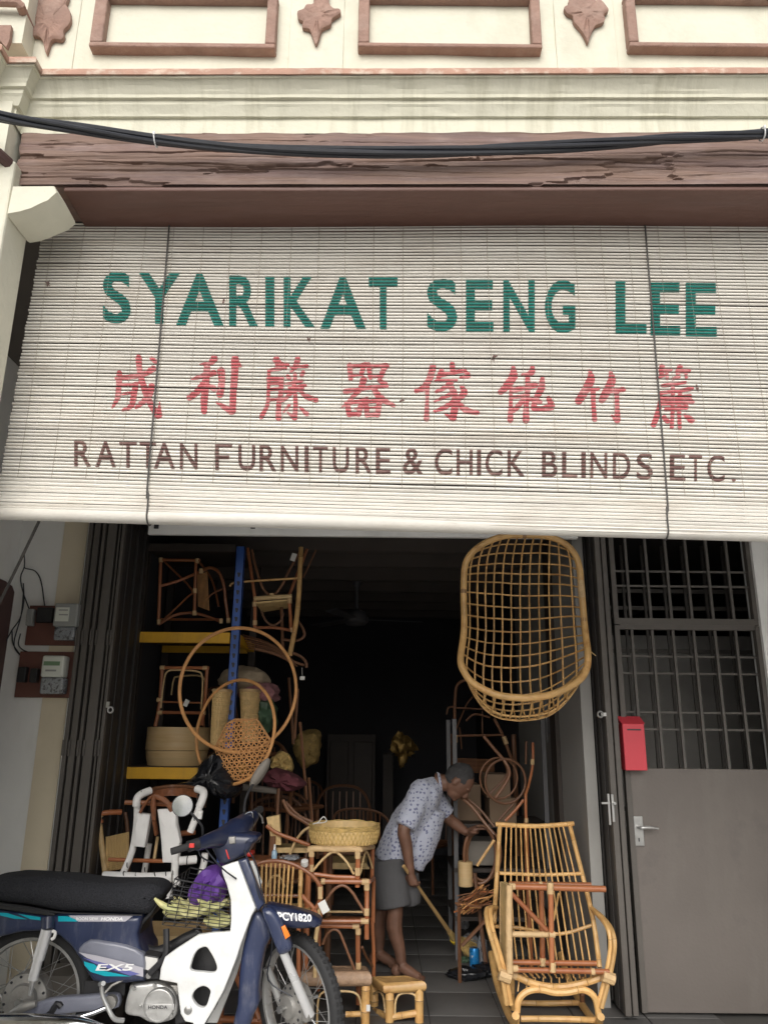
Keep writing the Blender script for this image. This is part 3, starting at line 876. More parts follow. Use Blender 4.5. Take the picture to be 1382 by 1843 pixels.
HAN = {
 (4.607, 180, 620): [
  ([(145, 285), (250, 275), (370, 250), (445, 205)], (45, 38, 40, 55)), ([(165, 245), (160, 330), (150, 440), (105, 525)], (50, 46, 44, 18)),
  ([(160, 345), (240, 340), (330, 325)], (26, 24, 26)), ([(300, 335), (282, 430), (262, 510), (190, 548)], (46, 50, 46, 22)), ([(190, 415), (290, 400)], (24, 26)),
  ([(325, 115), (330, 200), (350, 300), (388, 420), (435, 520), (485, 590)], (54, 46, 50, 54, 48, 66)), ([(490, 590), (497, 480)], (56, 10)),
  ([(432, 345), (412, 420), (345, 490), (300, 525)], (50, 52, 40, 26)), ([(430, 120), (468, 152)], (34, 40)),
  ([(950, 120), (910, 160), (830, 168)], (62, 40, 10)), ([(765, 290), (860, 262), (950, 238)], (16, 44, 48)), ([(890, 180), (880, 330), (866, 450), (864, 560)], (50, 58, 60, 48)),
  ([(868, 310), (812, 390), (742, 443)], (44, 52, 50)), ([(885, 335), (948, 372)], (34, 44)), ([(1005, 220), (1012, 310), (995, 415)], (66, 52, 62)),
  ([(1122, 125), (1118, 250), (1106, 400), (1100, 555)], (66, 58, 54, 54)), ([(1095, 560), (1030, 520), (965, 480)], (54, 44, 16)), ([(1140, 160), (1165, 180)], (40, 26))],
 (4.936, 460, 620): [
  ([(175, 140), (230, 175), (290, 185)], (52, 38, 30)), ([(190, 130), (200, 200)], (48, 42)), ([(122, 232), (200, 222), (270, 212)], (26, 34, 26)), ([(375, 132), (360, 190), (312, 250)], (50, 52, 18)), ([(310, 205), (460, 195)], (20, 32)),
  ([(120, 235), (115, 400), (104, 540), (50, 645)], (30, 30, 34, 40)), ([(110, 310), (240, 308)], (36, 40)), ([(112, 348), (250, 345)], (26, 24)), ([(228, 300), (226, 420), (206, 540), (204, 655)], (40, 44, 44, 52)), ([(112, 405), (240, 398)], (24, 26)), ([(110, 492), (240, 486)], (26, 26)),
  ([(285, 285), (300, 300)], (38, 40)), ([(425, 250), (408, 280)], (36, 34)), ([(268, 352), (340, 340), (412, 325)], (24, 26, 30)), ([(298, 388), (370, 380), (440, 368)], (28, 30, 36)), ([(240, 428), (330, 415), (420, 402)], (26, 28, 30)),
  ([(352, 262), (345, 350), (318, 430), (240, 500)], (34, 38, 38, 28)), ([(400, 420), (450, 462), (540, 495)], (26, 46, 44)), ([(352, 440), (356, 550), (348, 655)], (36, 40, 46)), ([(345, 655), (285, 605)], (40, 16)), ([(300, 540), (250, 600)], (30, 22)), ([(395, 560), (458, 622)], (22, 42))
  ,([(835, 185), (845, 310)], (48, 42)), ([(832, 200), (900, 195), (980, 185)], (34, 34, 48)), ([(962, 185), (940, 265)], (46, 40)), ([(852, 278), (950, 272)], (24, 24)),
  ([(1002, 182), (1020, 300)], (46, 40)), ([(1002, 202), (1090, 195), (1165, 195)], (38, 36, 52)), ([(1150, 195), (1112, 290)], (48, 44)), ([(1020, 292), (1110, 286)], (30, 30)),
  ([(795, 422), (950, 396), (1165, 372)], (46, 34, 40)), ([(960, 312), (935, 390), (862, 470), (760, 568)], (62, 48, 38, 14)), ([(1050, 400), (1110, 480), (1230, 548)], (46, 62, 32)), ([(1095, 322), (1155, 358)], (36, 44)),
  ([(815, 525), (832, 630)], (52, 46)), ([(802, 520), (880, 512), (960, 505)], (36, 34, 44)), ([(942, 512), (915, 625)], (48, 44)), ([(825, 625), (925, 620)], (36, 36)),
  ([(982, 540), (992, 636)], (46, 42)), ([(985, 510), (1060, 506), (1130, 500)], (36, 34, 46)), ([(1100, 512), (1082, 632)], (50, 46)), ([(985, 632), (1088, 626)], (38, 38)), ([(955, 492), (992, 482)], (26, 30)), ([(880, 572), (1100, 562)], (18, 18))],
 (4.936, 730, 630): [
  ([(240, 160), (212, 260), (160, 340), (92, 370)], (62, 58, 54, 42)), ([(190, 330), (190, 450), (184, 615)], (44, 30, 50)), ([(410, 135), (416, 192)], (46, 46)), ([(318, 195), (288, 252)], (52, 40)), ([(300, 232), (430, 206), (520, 192)], (36, 38, 40)), ([(512, 185), (556, 238), (480, 250)], (36, 42, 16)),
  ([(262, 282), (450, 280)], (22, 26)), ([(405, 300), (335, 348), (270, 378)], (42, 40, 30)), ([(375, 312), (430, 390), (436, 500), (418, 610)], (46, 54, 66, 62)), ([(415, 612), (350, 575)], (46, 14)), ([(402, 400), (330, 430), (252, 463)], (36, 32, 14)), ([(412, 470), (340, 520), (252, 550)], (40, 44, 24)),
  ([(495, 335), (518, 390), (455, 450)], (36, 62, 44)), ([(462, 470), (530, 540), (638, 565)], (36, 60, 36)),
  ([(950, 165), (952, 240), (895, 330), (838, 385)], (36, 78, 70, 52)), ([(932, 340), (930, 480), (925, 630)], (34, 34, 52)), ([(1120, 165), (1112, 210), (1030, 232)], (40, 58, 24)), ([(1075, 220), (1080, 350), (1066, 500), (1064, 630)], (38, 48, 46, 62)), ([(945, 372), (1050, 350), (1145, 322)], (46, 46, 56)), ([(932, 432), (1080, 412)], (28, 30)),
  ([(1060, 420), (1002, 500), (952, 550)], (40, 46, 38)), ([(1080, 440), (1190, 470)], (30, 44)), ([(1208, 262), (1200, 350), (1150, 440)], (40, 68, 46)), ([(1150, 440), (1135, 525), (1200, 530), (1290, 515)], (40, 56, 38, 60)), ([(1262, 435), (1292, 505)], (40, 60))],
 (4.936, 1010, 630): [
  ([(245, 190), (256, 270), (202, 380), (145, 465)], (24, 78, 74, 66)), ([(190, 380), (325, 350)], (28, 32)), ([(275, 370), (280, 500), (290, 625)], (48, 40, 46)), ([(430, 200), (442, 280), (392, 390), (352, 455)], (28, 76, 76, 56)), ([(370, 386), (545, 360)], (40, 50)), ([(485, 390), (490, 520), (490, 630)], (44, 40, 62)), ([(485, 632), (440, 585)], (46, 14)),
  ([(890, 148), (885, 220)], (48, 42)), ([(872, 182), (968, 180)], (32, 34)), ([(930, 190), (936, 260)], (28, 28)), ([(842, 258), (918, 228)], (20, 24)), ([(1050, 150), (1030, 212)], (48, 42)), ([(1022, 192), (1128, 188)], (34, 42)), ([(1100, 200), (1106, 248)], (28, 28)), ([(982, 262), (1040, 242)], (26, 28)),
  ([(892, 322), (980, 310), (1100, 292)], (26, 36, 26)), ([(882, 390), (1030, 370), (1158, 345)], (36, 34, 34)), ([(880, 385), (868, 500), (832, 620), (812, 672)], (32, 44, 50, 48)), ([(900, 442), (1140, 420)], (36, 40)), ([(900, 482), (1160, 462)], (36, 42)), ([(922, 532), (1110, 512)], (36, 38)),
  ([(985, 330), (984, 500), (975, 690)], (34, 36, 36)), ([(1050, 380), (1040, 520), (1046, 700)], (36, 38, 34)), ([(905, 600), (938, 640)], (42, 46)), ([(1092, 582), (1152, 628)], (30, 58)), ([(1112, 430), (1100, 520)], (36, 38))]}
SPLIT = {(4.607, 180, 620): (600,), (4.936, 460, 620): (600,), (4.936, 730, 630): (720,), (4.936, 1010, 630): (700,)}
for (sc, ox, oy), strokes in HAN.items():
    for side in (0, 1):
        polys = [stroke_poly([(ox + a / sc, oy + b / sc) for a, b in pts], [w / sc for w in ws]) for pts, ws in strokes if (pts[0][0] > SPLIT[(sc, ox, oy)][0]) == bool(side)]
        paint_on_blind('painted_character', polys, M['paint_red'], None)

# stray marks and a dead insect or two on the slats
for (x, y, n_) in ((402, 544, 3), (888, 646, 4), (722, 722, 3), (1254, 700, 4), (88, 513, 3), (556, 612, 2)):
    polys = []
    for i in range(n_):
        a_ = random.uniform(0, 3.1); L_ = random.uniform(3, 8); polys.append(stroke_poly([(x - L_ * math.cos(a_), y - L_ * math.sin(a_)), (x + random.uniform(-1, 1), y), (x + L_ * .6 * math.cos(a_), y + L_ * .8 * math.sin(a_))], (1.2, 3.2, 1.0), 3))
    paint_on_blind('smudge', polys, M['paint_brown'], None)

# ================================================================== overhead cables
cab = thing('cable_bundle', 'bundle of twisted black cables slung across the timber beam', 'cable', P(691, 276, 2.42))
cpath = smooth_path([P(x, y, Y) for x, y, Y in ((-120, 176, 2.42), (0, 210, 2.44), (140, 232, 2.50), (280, 252, 2.56), (450, 268, 2.585), (640, 274, 2.59), (800, 272, 2.59), (960, 265, 2.59), (1120, 255, 2.585), (1250, 247, 2.58), (1382, 240, 2.57), (1560, 225, 2.55))], 14)
for s in range(4):
    q = MB(); pts = []
    for i, p in enumerate(cpath):
        a = i * .055 + s * math.pi / 2 + .3 * math.sin(i * .05)
        rr = .013 + .003 * math.sin(i * .07 + s)
        pts.append(p + Vector((0, math.cos(a) * rr, math.sin(a) * rr)))
    q.tube(pts, (.0095, .0095) if s else (.0115, .0115), 8); part(cab, 'cable', q, M['cable'])
for tx in (283, 1369):
    c = min(cpath, key=lambda p: (p - P(tx, 245, 2.57)).length)
    q = MB(); q.torus(c, (1, 0, .1), .026, .003, 16, 6); q.box(c + Vector((0, -.027, .012)), (.008, .006, .014)); part(cab, 'cable_tie', q, M['tie_white'])
# ================================================================== shop front: shutters, door, meters
def rod(parent, name, pts, r, mats, sm=1, node=0.0, seg=8, closed=False, label=None, flat=1.0):
    q = MB(); q.tube(pts, r, seg, sm, node, closed, flat=flat)
    return part(parent, name, q, mats, label=label)

class ZM:
    """zoomed crop of the photograph: turns crop coordinates into world points"""
    def __init__(s, sc, ox, oy, Y): s.sc, s.ox, s.oy, s.Y = sc, ox, oy, Y
    def __call__(s, x, y, Y=None): return P(s.ox + x / s.sc, s.oy + y / s.sc, s.Y if Y is None else Y)
    def pts(s, L): return [s(*p) for p in L]
    def r(s, rz, p): return rz / s.sc * mpp(p)
    def rod(s, parent, name, L, rz, mats, sm=1, node=0.0, seg=8, closed=False, label=None, flat=1.0):
        pts = s.pts(L)
        rr = [s.r(a, pts[0]) for a in rz] if isinstance(rz, (list, tuple)) else s.r(rz, pts[0])
        return rod(parent, name, pts, rr, mats, sm, node, seg, closed, label, flat)

ZT = ZOP + .12
# filler block added to stop a light leak between front wall and inner wall
q = MB(); q.bb((XJL + .011, YS + .46, -.1), (XL_IN - .101, YS + .6, 3.0)); part(house, 'light_leak_filler', q, M['interior_wall'], False)

sh = thing('folding_shutter', 'folded grey steel shutter leaves stacked beside the meter boards', 'shutter', (P(190, 955, 4.78).x, 4.78, 0))
for a, b, d in ((159.5, 166.5, 0), (170, 180.5, .004), (184.5, 190, -.004), (194.5, 210, .003), (214, 217, .008), (219.5, 225, 0)):
    A = P(a, 955, 4.76 + d); B = P(b, 955, 4.76 + d)
    q = MB(); q.bb((A.x, 4.76 + d, .03), (B.x, 4.80 + d, ZT)); e = bevel(part(sh, 'leaf', q, M['shutter'], False), .003)
    q = MB(); q.bb((A.x + .004, 4.801 + d, .03), (B.x - .004, 5.0, ZT)); part(e, 'leaf_web', q, M['shutter_shaded'], False)
    for hz in (.62, 1.35, 2.0):
        s_ = MB(); s_.lathe([(.007, 0), (.007, .09)], ((A.x + .002), 4.757 + d, hz), (0, 0, 1), 8); part(e, 'hinge', s_, M['shutter'])
XD = P(226, 955, 4.80).x
for k in range(6):
    y0 = 4.812 + k * .078
    q = MB(); q.bb((XD - .05, y0, .03), (XD + (.012 if k % 2 else 0), y0 + .07, ZT)); bevel(part(sh, 'leaf', q, M['shutter_shaded'], False), .003)
q = MB(); c = P(199, 1278, 4.75); q.torus(c, (.25, 1, 0), .017, .006, 18, 6); q.box(c + Vector((-.02, .005, .03)), (.02, .008, .035)); part(sh, 'hasp_ring', q, M['steel'])
q = MB(); q.bb((XJL + .012, 4.70, ZT), (XPART + .2, 4.9, ZT + .05)); part(house, 'shutter_track', q, M['shutter_shaded'], False)

sh2 = thing('folding_shutter', 'folded grey steel shutter leaves stacked between the hanging chair and the plain door', 'shutter', (P(1115, 1631, 4.78).x, 4.78, 0))
for a, b, d in ((1113, 1124, 0), (1126.5, 1136, .006)):
    A = P(a, 1631, 4.76 + d); B = P(b, 1631, 4.76 + d)
    q = MB(); q.bb((A.x, 4.76 + d, .03), (B.x, 4.80 + d, ZT)); e = bevel(part(sh2, 'leaf', q, M['shutter'], False), .003)
    q = MB(); q.bb((A.x + .004, 4.801 + d, .03), (B.x - .004, 5.0, ZT)); part(e, 'leaf_web', q, M['shutter_shaded'], False)
XD2 = P(1112, 1631, 4.80).x
for k in range(5):
    y0 = 4.80 + k * .072
    q = MB(); q.bb((XD2 - (.010 if k % 2 else 0), y0, .03), (XD2 + .03, y0 + .066, ZT)); bevel(part(sh2, 'leaf', q, M['shutter_shaded'], False), .003)
q = MB(); c = P(1080, 1286, 4.755); q.torus(c, (-.2, 1, 0), .017, .006, 18, 6); q.box(c + Vector((.022, .005, 0)), (.03, .008, .02)); part(sh2, 'hasp_ring', q, M['steel'])
q = MB(); A = P(1098, 1430, 4.75)
q.box(P(1096, 1457, 4.748), (.012, .012, .17)); q.box(P(1103, 1455, 4.75), (.014, .008, .15)); q.box(P(1090, 1446, 4.745), (.05, .012, .012)); q.lathe([(.009, 0), (.009, .03)], P(1104, 1446, 4.755), (0, -1, 0), 10)
bevel(part(sh2, 'latch', q, M['steel'], False), .002)

# --- grey steel door with grille and transom
YD = 4.87
dx = [P(x, 1182, YD).x for x in (1116, 1140, 1177, 1214.5, 1252, 1290.6, 1328, 1360)]
zr = lambda py: P(1240, py, YD).z
door = thing('grille_door', 'plain grey-brown steel door with a barred upper half', 'door', (dx[3], YD, 0))
bw = .017
def vbar(parent, x, z0, z1, w=bw, d=.02, y=YD, name='bar', m='grille'):
    q = MB(); q.bb((x - w / 2, y - d / 2, z0), (x + w / 2, y + d / 2, z1)); return bevel(part(parent, name, q, M[m], False), .002)
def hbar(parent, x0, x1, z, h=.014, d=.012, y=YD, name='bar', m='grille'):
    q = MB(); q.bb((x0, y - d / 2, z - h / 2), (x1, y + d / 2, z + h / 2)); return bevel(part(parent, name, q, M[m], False), .002)
zP = zr(1384)
XDL = P(1150, 1631, YD).x; XDR = dx[-1] + .03
vbar(door, XDL - .016, .02, zr(1127), .032, .045, YD, 'stile', 'shutter'); vbar(door, XDR, .02, zr(1127), .045, .045, YD, 'stile', 'shutter')
hbar(door, XDL, XDR - .023, zr(1130), .032, .04, YD, 'top_rail', 'shutter')
for x in dx[1:-1]: vbar(door, x, zP, zr(1134))
for py in (1182, 1212.6, 1283, 1313.6): hbar(door, XDL + .001, XDR - .023, zr(py), y=YD + .017)
q = MB(); q.bb((XDL + .001, YD - .012, .02), (XDR - .023, YD + .02, zP)); bevel(part(door, 'sheet_panel', q, M['door_grey'], False), .003)
A = P(1140.5, 1470, YD - .03); B = P(1157, 1524, YD - .03)
q = MB(); q.bb((A.x, YD - .024, B.z), (A.x + .054, YD - .013, A.z)); hp = bevel(part(door, 'handle_plate', q, M['steel'], False), .004)
a = P(1149, 1489, YD - .03)
q = MB(); q.tube([a + Vector((0, .01, 0)), a + Vector((0, -.03, 0)), a + Vector((.012, -.042, 0)), a + Vector((.05, -.042, .002)), a + Vector((.105, -.038, -.004))], (.010, .010, .010, .009, .005), 10, 3); part(hp, 'lever', q, M['alloy'])
q = MB(); q.box(P(1150, 1512, YD - .026), (.006, .004, .02)); part(hp, 'keyhole', q, M['decal_black'])

tr = thing('transom_grille', 'steel bar grille fixed above the grey door', 'grille', (dx[3], YD, zr(1120)))
hbar(tr, XDL - .03, XDR + .02, zr(1120), .04, .04, YD, 'rail', 'shutter')
vbar(tr, XDL - .016, zr(1117), ZT, .032, .045, YD, 'stile', 'shutter'); vbar(tr, XDR, zr(1117), ZT, .045, .045, YD, 'stile', 'shutter')
for x in dx[1:-1]: vbar(tr, x, zr(1117), ZT)
for py in (1028.6, 1055): hbar(tr, XDL + .001, XDR - .023, zr(py), y=YD + .017)
# second grille further in, and a board that closes the lower part of the passage
g2 = thing('inner_grille', 'second barred gate standing in the dark passage behind the grey door', 'grille', (dx[3], 5.75, 0))
for i in range(10): vbar(g2, dx[0] + .02 + i * .155, .02, 2.9, .02, .02, 5.75)
for zz in (1.0, 2.1, 2.42, 2.55): hbar(g2, XPART + .08, 3.28, zz, .03, .012, 5.767)
q = MB(); q.bb((XPART + .09, 6.3, 0), (3.28, 6.34, 2.28)); solo('passage_screen', q, M['screen_grey'], 'dim grey board screen at the end of the passage behind the door grille', 'screen', smooth=False)

# --- red letter box
lb = thing('letter_box', 'red metal letter box fixed to the edge of the grey door', 'letter box', P(1142, 1387, 4.78))
A = P(1126, 1387, 4.77); B = P(1160, 1303, 4.77)
q = MB(); q.prism([(A.x, 4.77, A.z), (B.x - .004, 4.77, A.z), (B.x - .004, 4.77, B.z), (A.x, 4.77, B.z)], (0, .085, 0)); bevel(part(lb, 'body', q, M['red_box'], False), .004)
q = MB(); q.prism([(A.x - .006, 4.765, B.z), (A.x - .006, 4.857, B.z + .045), (A.x - .006, 4.857, B.z + .002)], (B.x - A.x + .008, 0, 0)); bevel(part(lb, 'lid', q, M['red_box'], False), .003)
q = MB(); q.box(((A.x + B.x) / 2, 4.768, B.z - .035), ((B.x - A.x) * .62, .004, .008)); part(lb, 'slot', q, M['decal_black'], False)
q = MB(); q.ball(P(1161, 1360, 4.78), (.008, .008, .008)); part(lb, 'lock', q, M['steel'])

# --- electricity meters
zm = ZM(3.92, 0, 930, YS - .03)
def zbox(parent, name, x0, y0, x1, y1, ya, yb, mat, bev=.003, z=zm):
    A = z(x0, y1, ya); B = z(x1, y0, ya); q = MB(); q.bb((A.x, ya, A.z), (B.x, yb, B.z)); return bevel(part(parent, name, q, M[mat] if isinstance(mat, str) else mat, False), bev)
for (lab, bx, cat) in (('upper brown wooden meter board on the white wall', (172, 630, 560, 906), 'meter board'), ('lower brown wooden meter board on the white wall', (98, 955, 530, 1275), 'meter board')):
    A = zm(bx[0], bx[3]); B = zm(bx[2], bx[1])
    q = MB(); q.bb((A.x, YS - .03, A.z), (B.x, YS - .007, B.z)); bo = solo('meter_board', q, M['meter_board'], lab, cat, smooth=False, group='meter boards'); bevel(bo, .003)
    yf = YS - .031
    if bx[1] < 800:
        fz = [(175, 650, 238, 768), (248, 640, 374, 745)]
    else:
        fz = [(110, 1060, 186, 1168), (200, 1070, 266, 1170)]
    for f in fz: zbox(bo, 'fuse_block', f[0], f[1], f[2], f[3], yf - .045, yf, 'black_plastic' if f[0] > 176 or bx[1] > 800 else 'meter_grey', .006)
mt = thing('electricity_meter', 'grey electricity meter with white label on the upper board', 'meter', zm(450, 870, YS - .08), 'electricity meters')
zbox(mt, 'body', 368, 612, 556, 772, YS - .13, YS - .032, 'meter_grey', .008); zbox(mt, 'label_plate', 384, 640, 492, 738, YS - .134, YS - .1305, 'meter_white', .001)
zbox(mt, 'terminal_cover', 372, 774, 530, 870, YS - .105, YS - .032, 'clear_plastic', .01)
for yy in (655, 688): zbox(mt, 'print_line', 415, yy, 480, yy + 8, YS - .1352, YS - .1342, 'meter_grey', .0002)
mt = thing('electricity_meter', 'cream digital electricity meter with green display on the lower board', 'meter', zm(365, 1245, YS - .08), 'electricity meters')
zbox(mt, 'body', 280, 980, 458, 1132, YS - .12, YS - .032, 'meter_white', .012); d_ = zbox(mt, 'display', 306, 1022, 424, 1050, YS - .1225, YS - .1205, 'lcd', .0005)
zbox(mt, 'terminal_cover', 272, 1134, 450, 1250, YS - .115, YS - .032, 'clear_plastic', .012)
zbox(mt, 'print_line', 318, 1080, 396, 1092, YS - .1222, YS - .1202, 'meter_grey', .0002)
zw = ZM(3.92, 0, 930, YS - .015)
wires = [[(170, 255), (172, 350), (145, 430), (165, 540), (205, 650)], [(172, 350), (180, 365), (250, 385), (290, 460), (315, 630)], [(165, 470), (168, 600), (140, 720), (85, 800), (40, 885)], [(165, 540), (150, 690), (120, 800), (100, 880), (110, 940), (170, 1010), (185, 1070)],
         [(85, 800), (90, 890), (120, 945), (150, 980)], [(145, 825), (130, 900), (160, 940), (215, 970), (240, 1060)], [(195, 760), (215, 800), (300, 830)], [(160, 1160), (165, 1210)], [(245, 1165), (240, 1210)]]
wt = thing('meter_wiring', 'loose black wires running down the white wall to the meter boards', 'wire', zw(165, 900))
for L in wires: zw.rod(wt, 'wire', L, 4.2, M['cable'], 4, seg=6)
q = MB(); q.tube([P(74, 930, 2.98), P(36, 1010, 3.12), P(-40, 1165, 3.35)], .006, 6); solo('stay_rope', q, M['rope_dark'], 'taut dark stay line slanting down from the left end of the blind', 'rope')

# ================================================================== hanging egg chair
zz = ZM(2.559, 560, 940, 4.6)
egg = thing('hanging_chair', 'pale rattan hanging egg chair with an open basket weave', 'chair', zz(980, 905, 4.75))
rimL = [(980, 60), (880, 66), (780, 108), (715, 180), (702, 300), (704, 490), (688, 630), (705, 690), (750, 745), (860, 797), (985, 812)]
rimR = [(980, 60), (1080, 64), (1170, 100), (1228, 180), (1246, 330), (1260, 490), (1274, 610), (1266, 680), (1225, 735), (1110, 793), (985, 812)]
rimY = [4.66, 4.66, 4.66, 4.65, 4.64, 4.60, 4.52, 4.49, 4.46, 4.43, 4.42]
Lp = smooth_path([zz(x, y, Y) for (x, y), Y in zip(rimL, rimY)], 8)
Rp = smooth_path([zz(x, y, Y) for (x, y), Y in zip(rimR, rimY)], 8)
rim = Lp[:-1] + list(reversed(Rp))[:-1]
# binding twist of the heavy rim: two poles side by side
q = MB(); q.tube(rim, zz.r(15, rim[0]), 12, 1, 0, True); part(egg, 'rim', q, RT)
def at(path, v):
    t = v * (len(path) - 1); k = min(int(t), len(path) - 2); return path[k].lerp(path[k + 1], t - k)
iT, iB = 20, 62                       # where the rim turns from top to side and from side to front
sideL, sideR = Lp[iT:iB + 1], Rp[iT:iB + 1]
topE = list(reversed(Lp[:iT + 1])) + Rp[1:iT + 1]
botE = Lp[iB:] + list(reversed(Rp[iB:-1]))
def by_x(path, u):
    x0, x1 = path[0].x, path[-1].x; x = x0 + (x1 - x0) * (u + 1) / 2
    for a_, b_ in zip(path, path[1:]):
        if a_.x <= x <= b_.x + 1e-9: return a_.lerp(b_, (x - a_.x) / max(1e-9, b_.x - a_.x))
    return path[-1]
VK = [(0, 0, 0), (.06, .10, 0), (.15, .19, .0), (.3, .27, 0), (.5, .33, -.01), (.62, .36, -.05), (.72, .36, -.13), (.80, .30, -.20), (.87, .20, -.205), (.94, .09, -.13), (1, 0, 0)]
def vk(v):
    for (a_, y0, z0), (b_, y1, z1) in zip(VK, VK[1:]):
        if v <= b_: t = (v - a_) / (b_ - a_); return y0 + (y1 - y0) * t, z0 + (z1 - z0) * t
    return 0, 0
VS = [ (i / 60) for i in range(61)]
def S(u, v):
    U = (u + 1) / 2; c = at(sideL, v).lerp(at(sideR, v), U); e = by_x(topE, u).lerp(by_x(botE, u), v)
    k = topE[0].lerp(topE[-1], U).lerp(botE[0].lerp(botE[-1], U), v)
    y = z = 0
    for dv in (-.04, -.02, 0, .02, .04):
        a_, b_ = vk(min(1, max(0, v + dv))); y += a_ / 5; z += b_ / 5
    w = (1 - abs(u) ** (2.4 + 3.0 * max(0, v - .55)))
    ends = min(1, v / .05, (1 - v) / .03)
    return c + e - k + Vector((0, y, z)) * w * max(0, min(1, ends))
for i in range(12):
    u = -1 + 2 * (i + .75) / 12.5
    q = MB(); q.tube([S(u, j / 50) for j in range(51)], zz.r(4.2 * random.uniform(.9, 1.1), rim[0]), 6, 1, .11); part(egg, 'strand', q, RT)
for j in range(20):
    v = (.05 + .67 * j / 13) if j < 14 else (.72 + .26 * (j - 13) / 7.5)
    q = MB(); jz = random.uniform(-.004, .004)
    q.tube([S(-1 + 2 * k / 30, v) + Vector((0, .004, jz)) for k in range(31)], zz.r(3.9 * random.uniform(.9, 1.1), rim[0]), 6, 1, .12); part(egg, 'strand', q, RT)
for (x, y) in ((982, 66), (702, 320), (704, 500), (1256, 460), (1275, 620), (1100, 795), (985, 814), (860, 796)):
    p = min(rim, key=lambda r_: (r_ - zz(x, y, r_.y)).length); i = rim.index(p)
    d = (rim[(i + 1) % len(rim)] - rim[i - 1]).normalized()
    q = MB(); q.tube([p - d * .012, p + d * .012], zz.r(15.6, p), 12); part(egg, 'joint', q, M['rattan_node'])
p = rim[len(Lp) + len(Rp) - 14]
for (x0, y0, x1, y1) in ((1240, 250, 1250, 350),):
    pts = [r_ for r_ in rim if zz(0, y0, 4.6).z >= r_.z >= zz(0, y1, 4.6).z and r_.x > zz(980, 0, 4.6).x]
    pts.sort(key=lambda r_: -r_.z)
    q = MB(); q.tube(pts, zz.r(16.6, pts[0]), 12); part(egg, 'rim_binding', q, M['wrap'])
q = MB(); q.tube([zz(980, 60, 4.66), zz(980, 40, 4.66) + Vector((0, 0, .3)), (zz(980, 60, 4.66).x, 4.66, ZCEIL)], .006, 6); part(egg, 'hanging_rope', q, M['rope_dark'])
q = MB(); q.tube(zz.pts(((1240, 575, 4.58), (1280, 590, 4.6), (1310, 615, 4.62))), .003, 5); part(egg, 'loose_end', q, M['cane'])

# ================================================================== rocking chair with a stool laid on it
zr_ = ZM(4.188, 820, 1450, 4.75)
rk = thing('rocking_chair', 'pale bamboo rocking chair with a tall spindle back', 'chair', PF(990, 1855))
YT, YBK, YSF, YFR = 5.10, 4.82, 4.62, 4.60
zr_.rod(rk, 'top_rail', [(300, 142, YT), (600, 158, YT), (890, 138, YT)], 17, RT, 4, .3)
zr_.rod(rk, 'stile', [(332, 150, YT), (312, 500, 4.97), (288, 890, YBK)], 17, RT, 3, .2)
zr_.rod(rk, 'stile', [(862, 160, YT), (948, 500, 4.97), (1035, 860, YBK), (1085, 1225, 4.70)], 17, RT, 3, .2)
zr_.rod(rk, 'back_rail', [(330, 512, 4.96), (640, 525, 4.97), (945, 515, 4.96)], 13, RT, 3, .3)
zr_.rod(rk, 'back_rail', [(295, 915, YBK), (480, 925, 4.84), (780, 972, 4.85), (1040, 900, YBK)], 13, RT, 3, .3)
for i in range(13):
    t = i / 12
    zr_.rod(rk, 'spindle', [(383 + 425 * t, 158, YT), (372 + 540 * t, 600, 4.93), (410 + 600 * t, 1160, 4.78), (500 + 520 * t, 1300, 4.66)], 6.2, RT, 3, .35, 6)
zr_.rod(rk, 'seat_rail', [(420, 1272, YSF), (600, 1350, YSF), (780, 1372, YSF), (950, 1345, YSF), (1115, 1292, YSF)], 26, RT, 4, .16)
for x, y in ((440, 1283), (1100, 1298)):
    q = MB(); p = zr_(x, y, YSF); q.tube([p + Vector((-.012, 0, .004)), p + Vector((.012, 0, -.004))], zr_.r(30, p), 12); part(rk, 'joint_binding', q, M['wrap'])
zr_.rod(rk, 'front_loop', [(452, 1712, YFR), (462, 1560, YFR), (480, 1460, YFR), (545, 1402, YFR), (640, 1390, YFR), (740, 1412, YFR), (850, 1410, YFR), (960, 1392, YFR), (1040, 1440, YFR), (1072, 1540, YFR), (1086, 1712, YFR)], 25, RT, 4, .22)
zr_.rod(rk, 'front_stretcher', [(490, 1612, YFR), (780, 1612, YFR), (1080, 1622, YFR)], 22, RT, 2, .2)
zr_.rod(rk, 'rear_stretcher', [(480, 1490, 4.95), (700, 1495, 4.95), (960, 1488, 4.95)], 20, RT, 2, .2)
for dx_, dy_ in ((0, 0), (30, .02)):
    zr_.rod(rk, 'arm', [(300 + dx_ * .2, 770, 4.86), (232 + dx_, 790, 4.72), (245 + dx_, 920, 4.60 + dy_), (300 + dx_, 1110, 4.58 + dy_), (350 + dx_, 1300, 4.58 + dy_), (385 + dx_, 1505, 4.58 + dy_)], 17, RT, 4, .2)
    zr_.rod(rk, 'arm', [(1018 - dx_ * .1, 770, 4.86), (1110 - dx_ * .5, 850, 4.72), (1170 - dx_ * .8, 930, 4.62), (1196 - dx_, 1020, 4.58 + dy_), (1192 - dx_, 1120, 4.58 + dy_), (1160 - dx_, 1290, 4.58 + dy_), (1098 - dx_, 1530, 4.58 + dy_)], 17, RT, 4, .2)
for sx in (440, 1075):
    a = zr_(sx, 1700, YFR); 
    q = MB(); q.tube([(a.x, 4.53, .10), (a.x, 4.62, .045), (a.x, 4.85, .03), (a.x, 5.2, .06), (a.x, 5.45, .16)], .020, 8, 4); part(rk, 'rocker', q, RT)
for (x, y, Y) in ((370, 1290, 4.57), (1150, 1300, 4.57)):
    p = zr_(x, y, Y); q = MB(); q.tube([p + Vector((-.03, 0, .01)), p + Vector((.03, 0, -.01))], .03, 8); part(rk, 'joint_binding', q, M['wrap'])
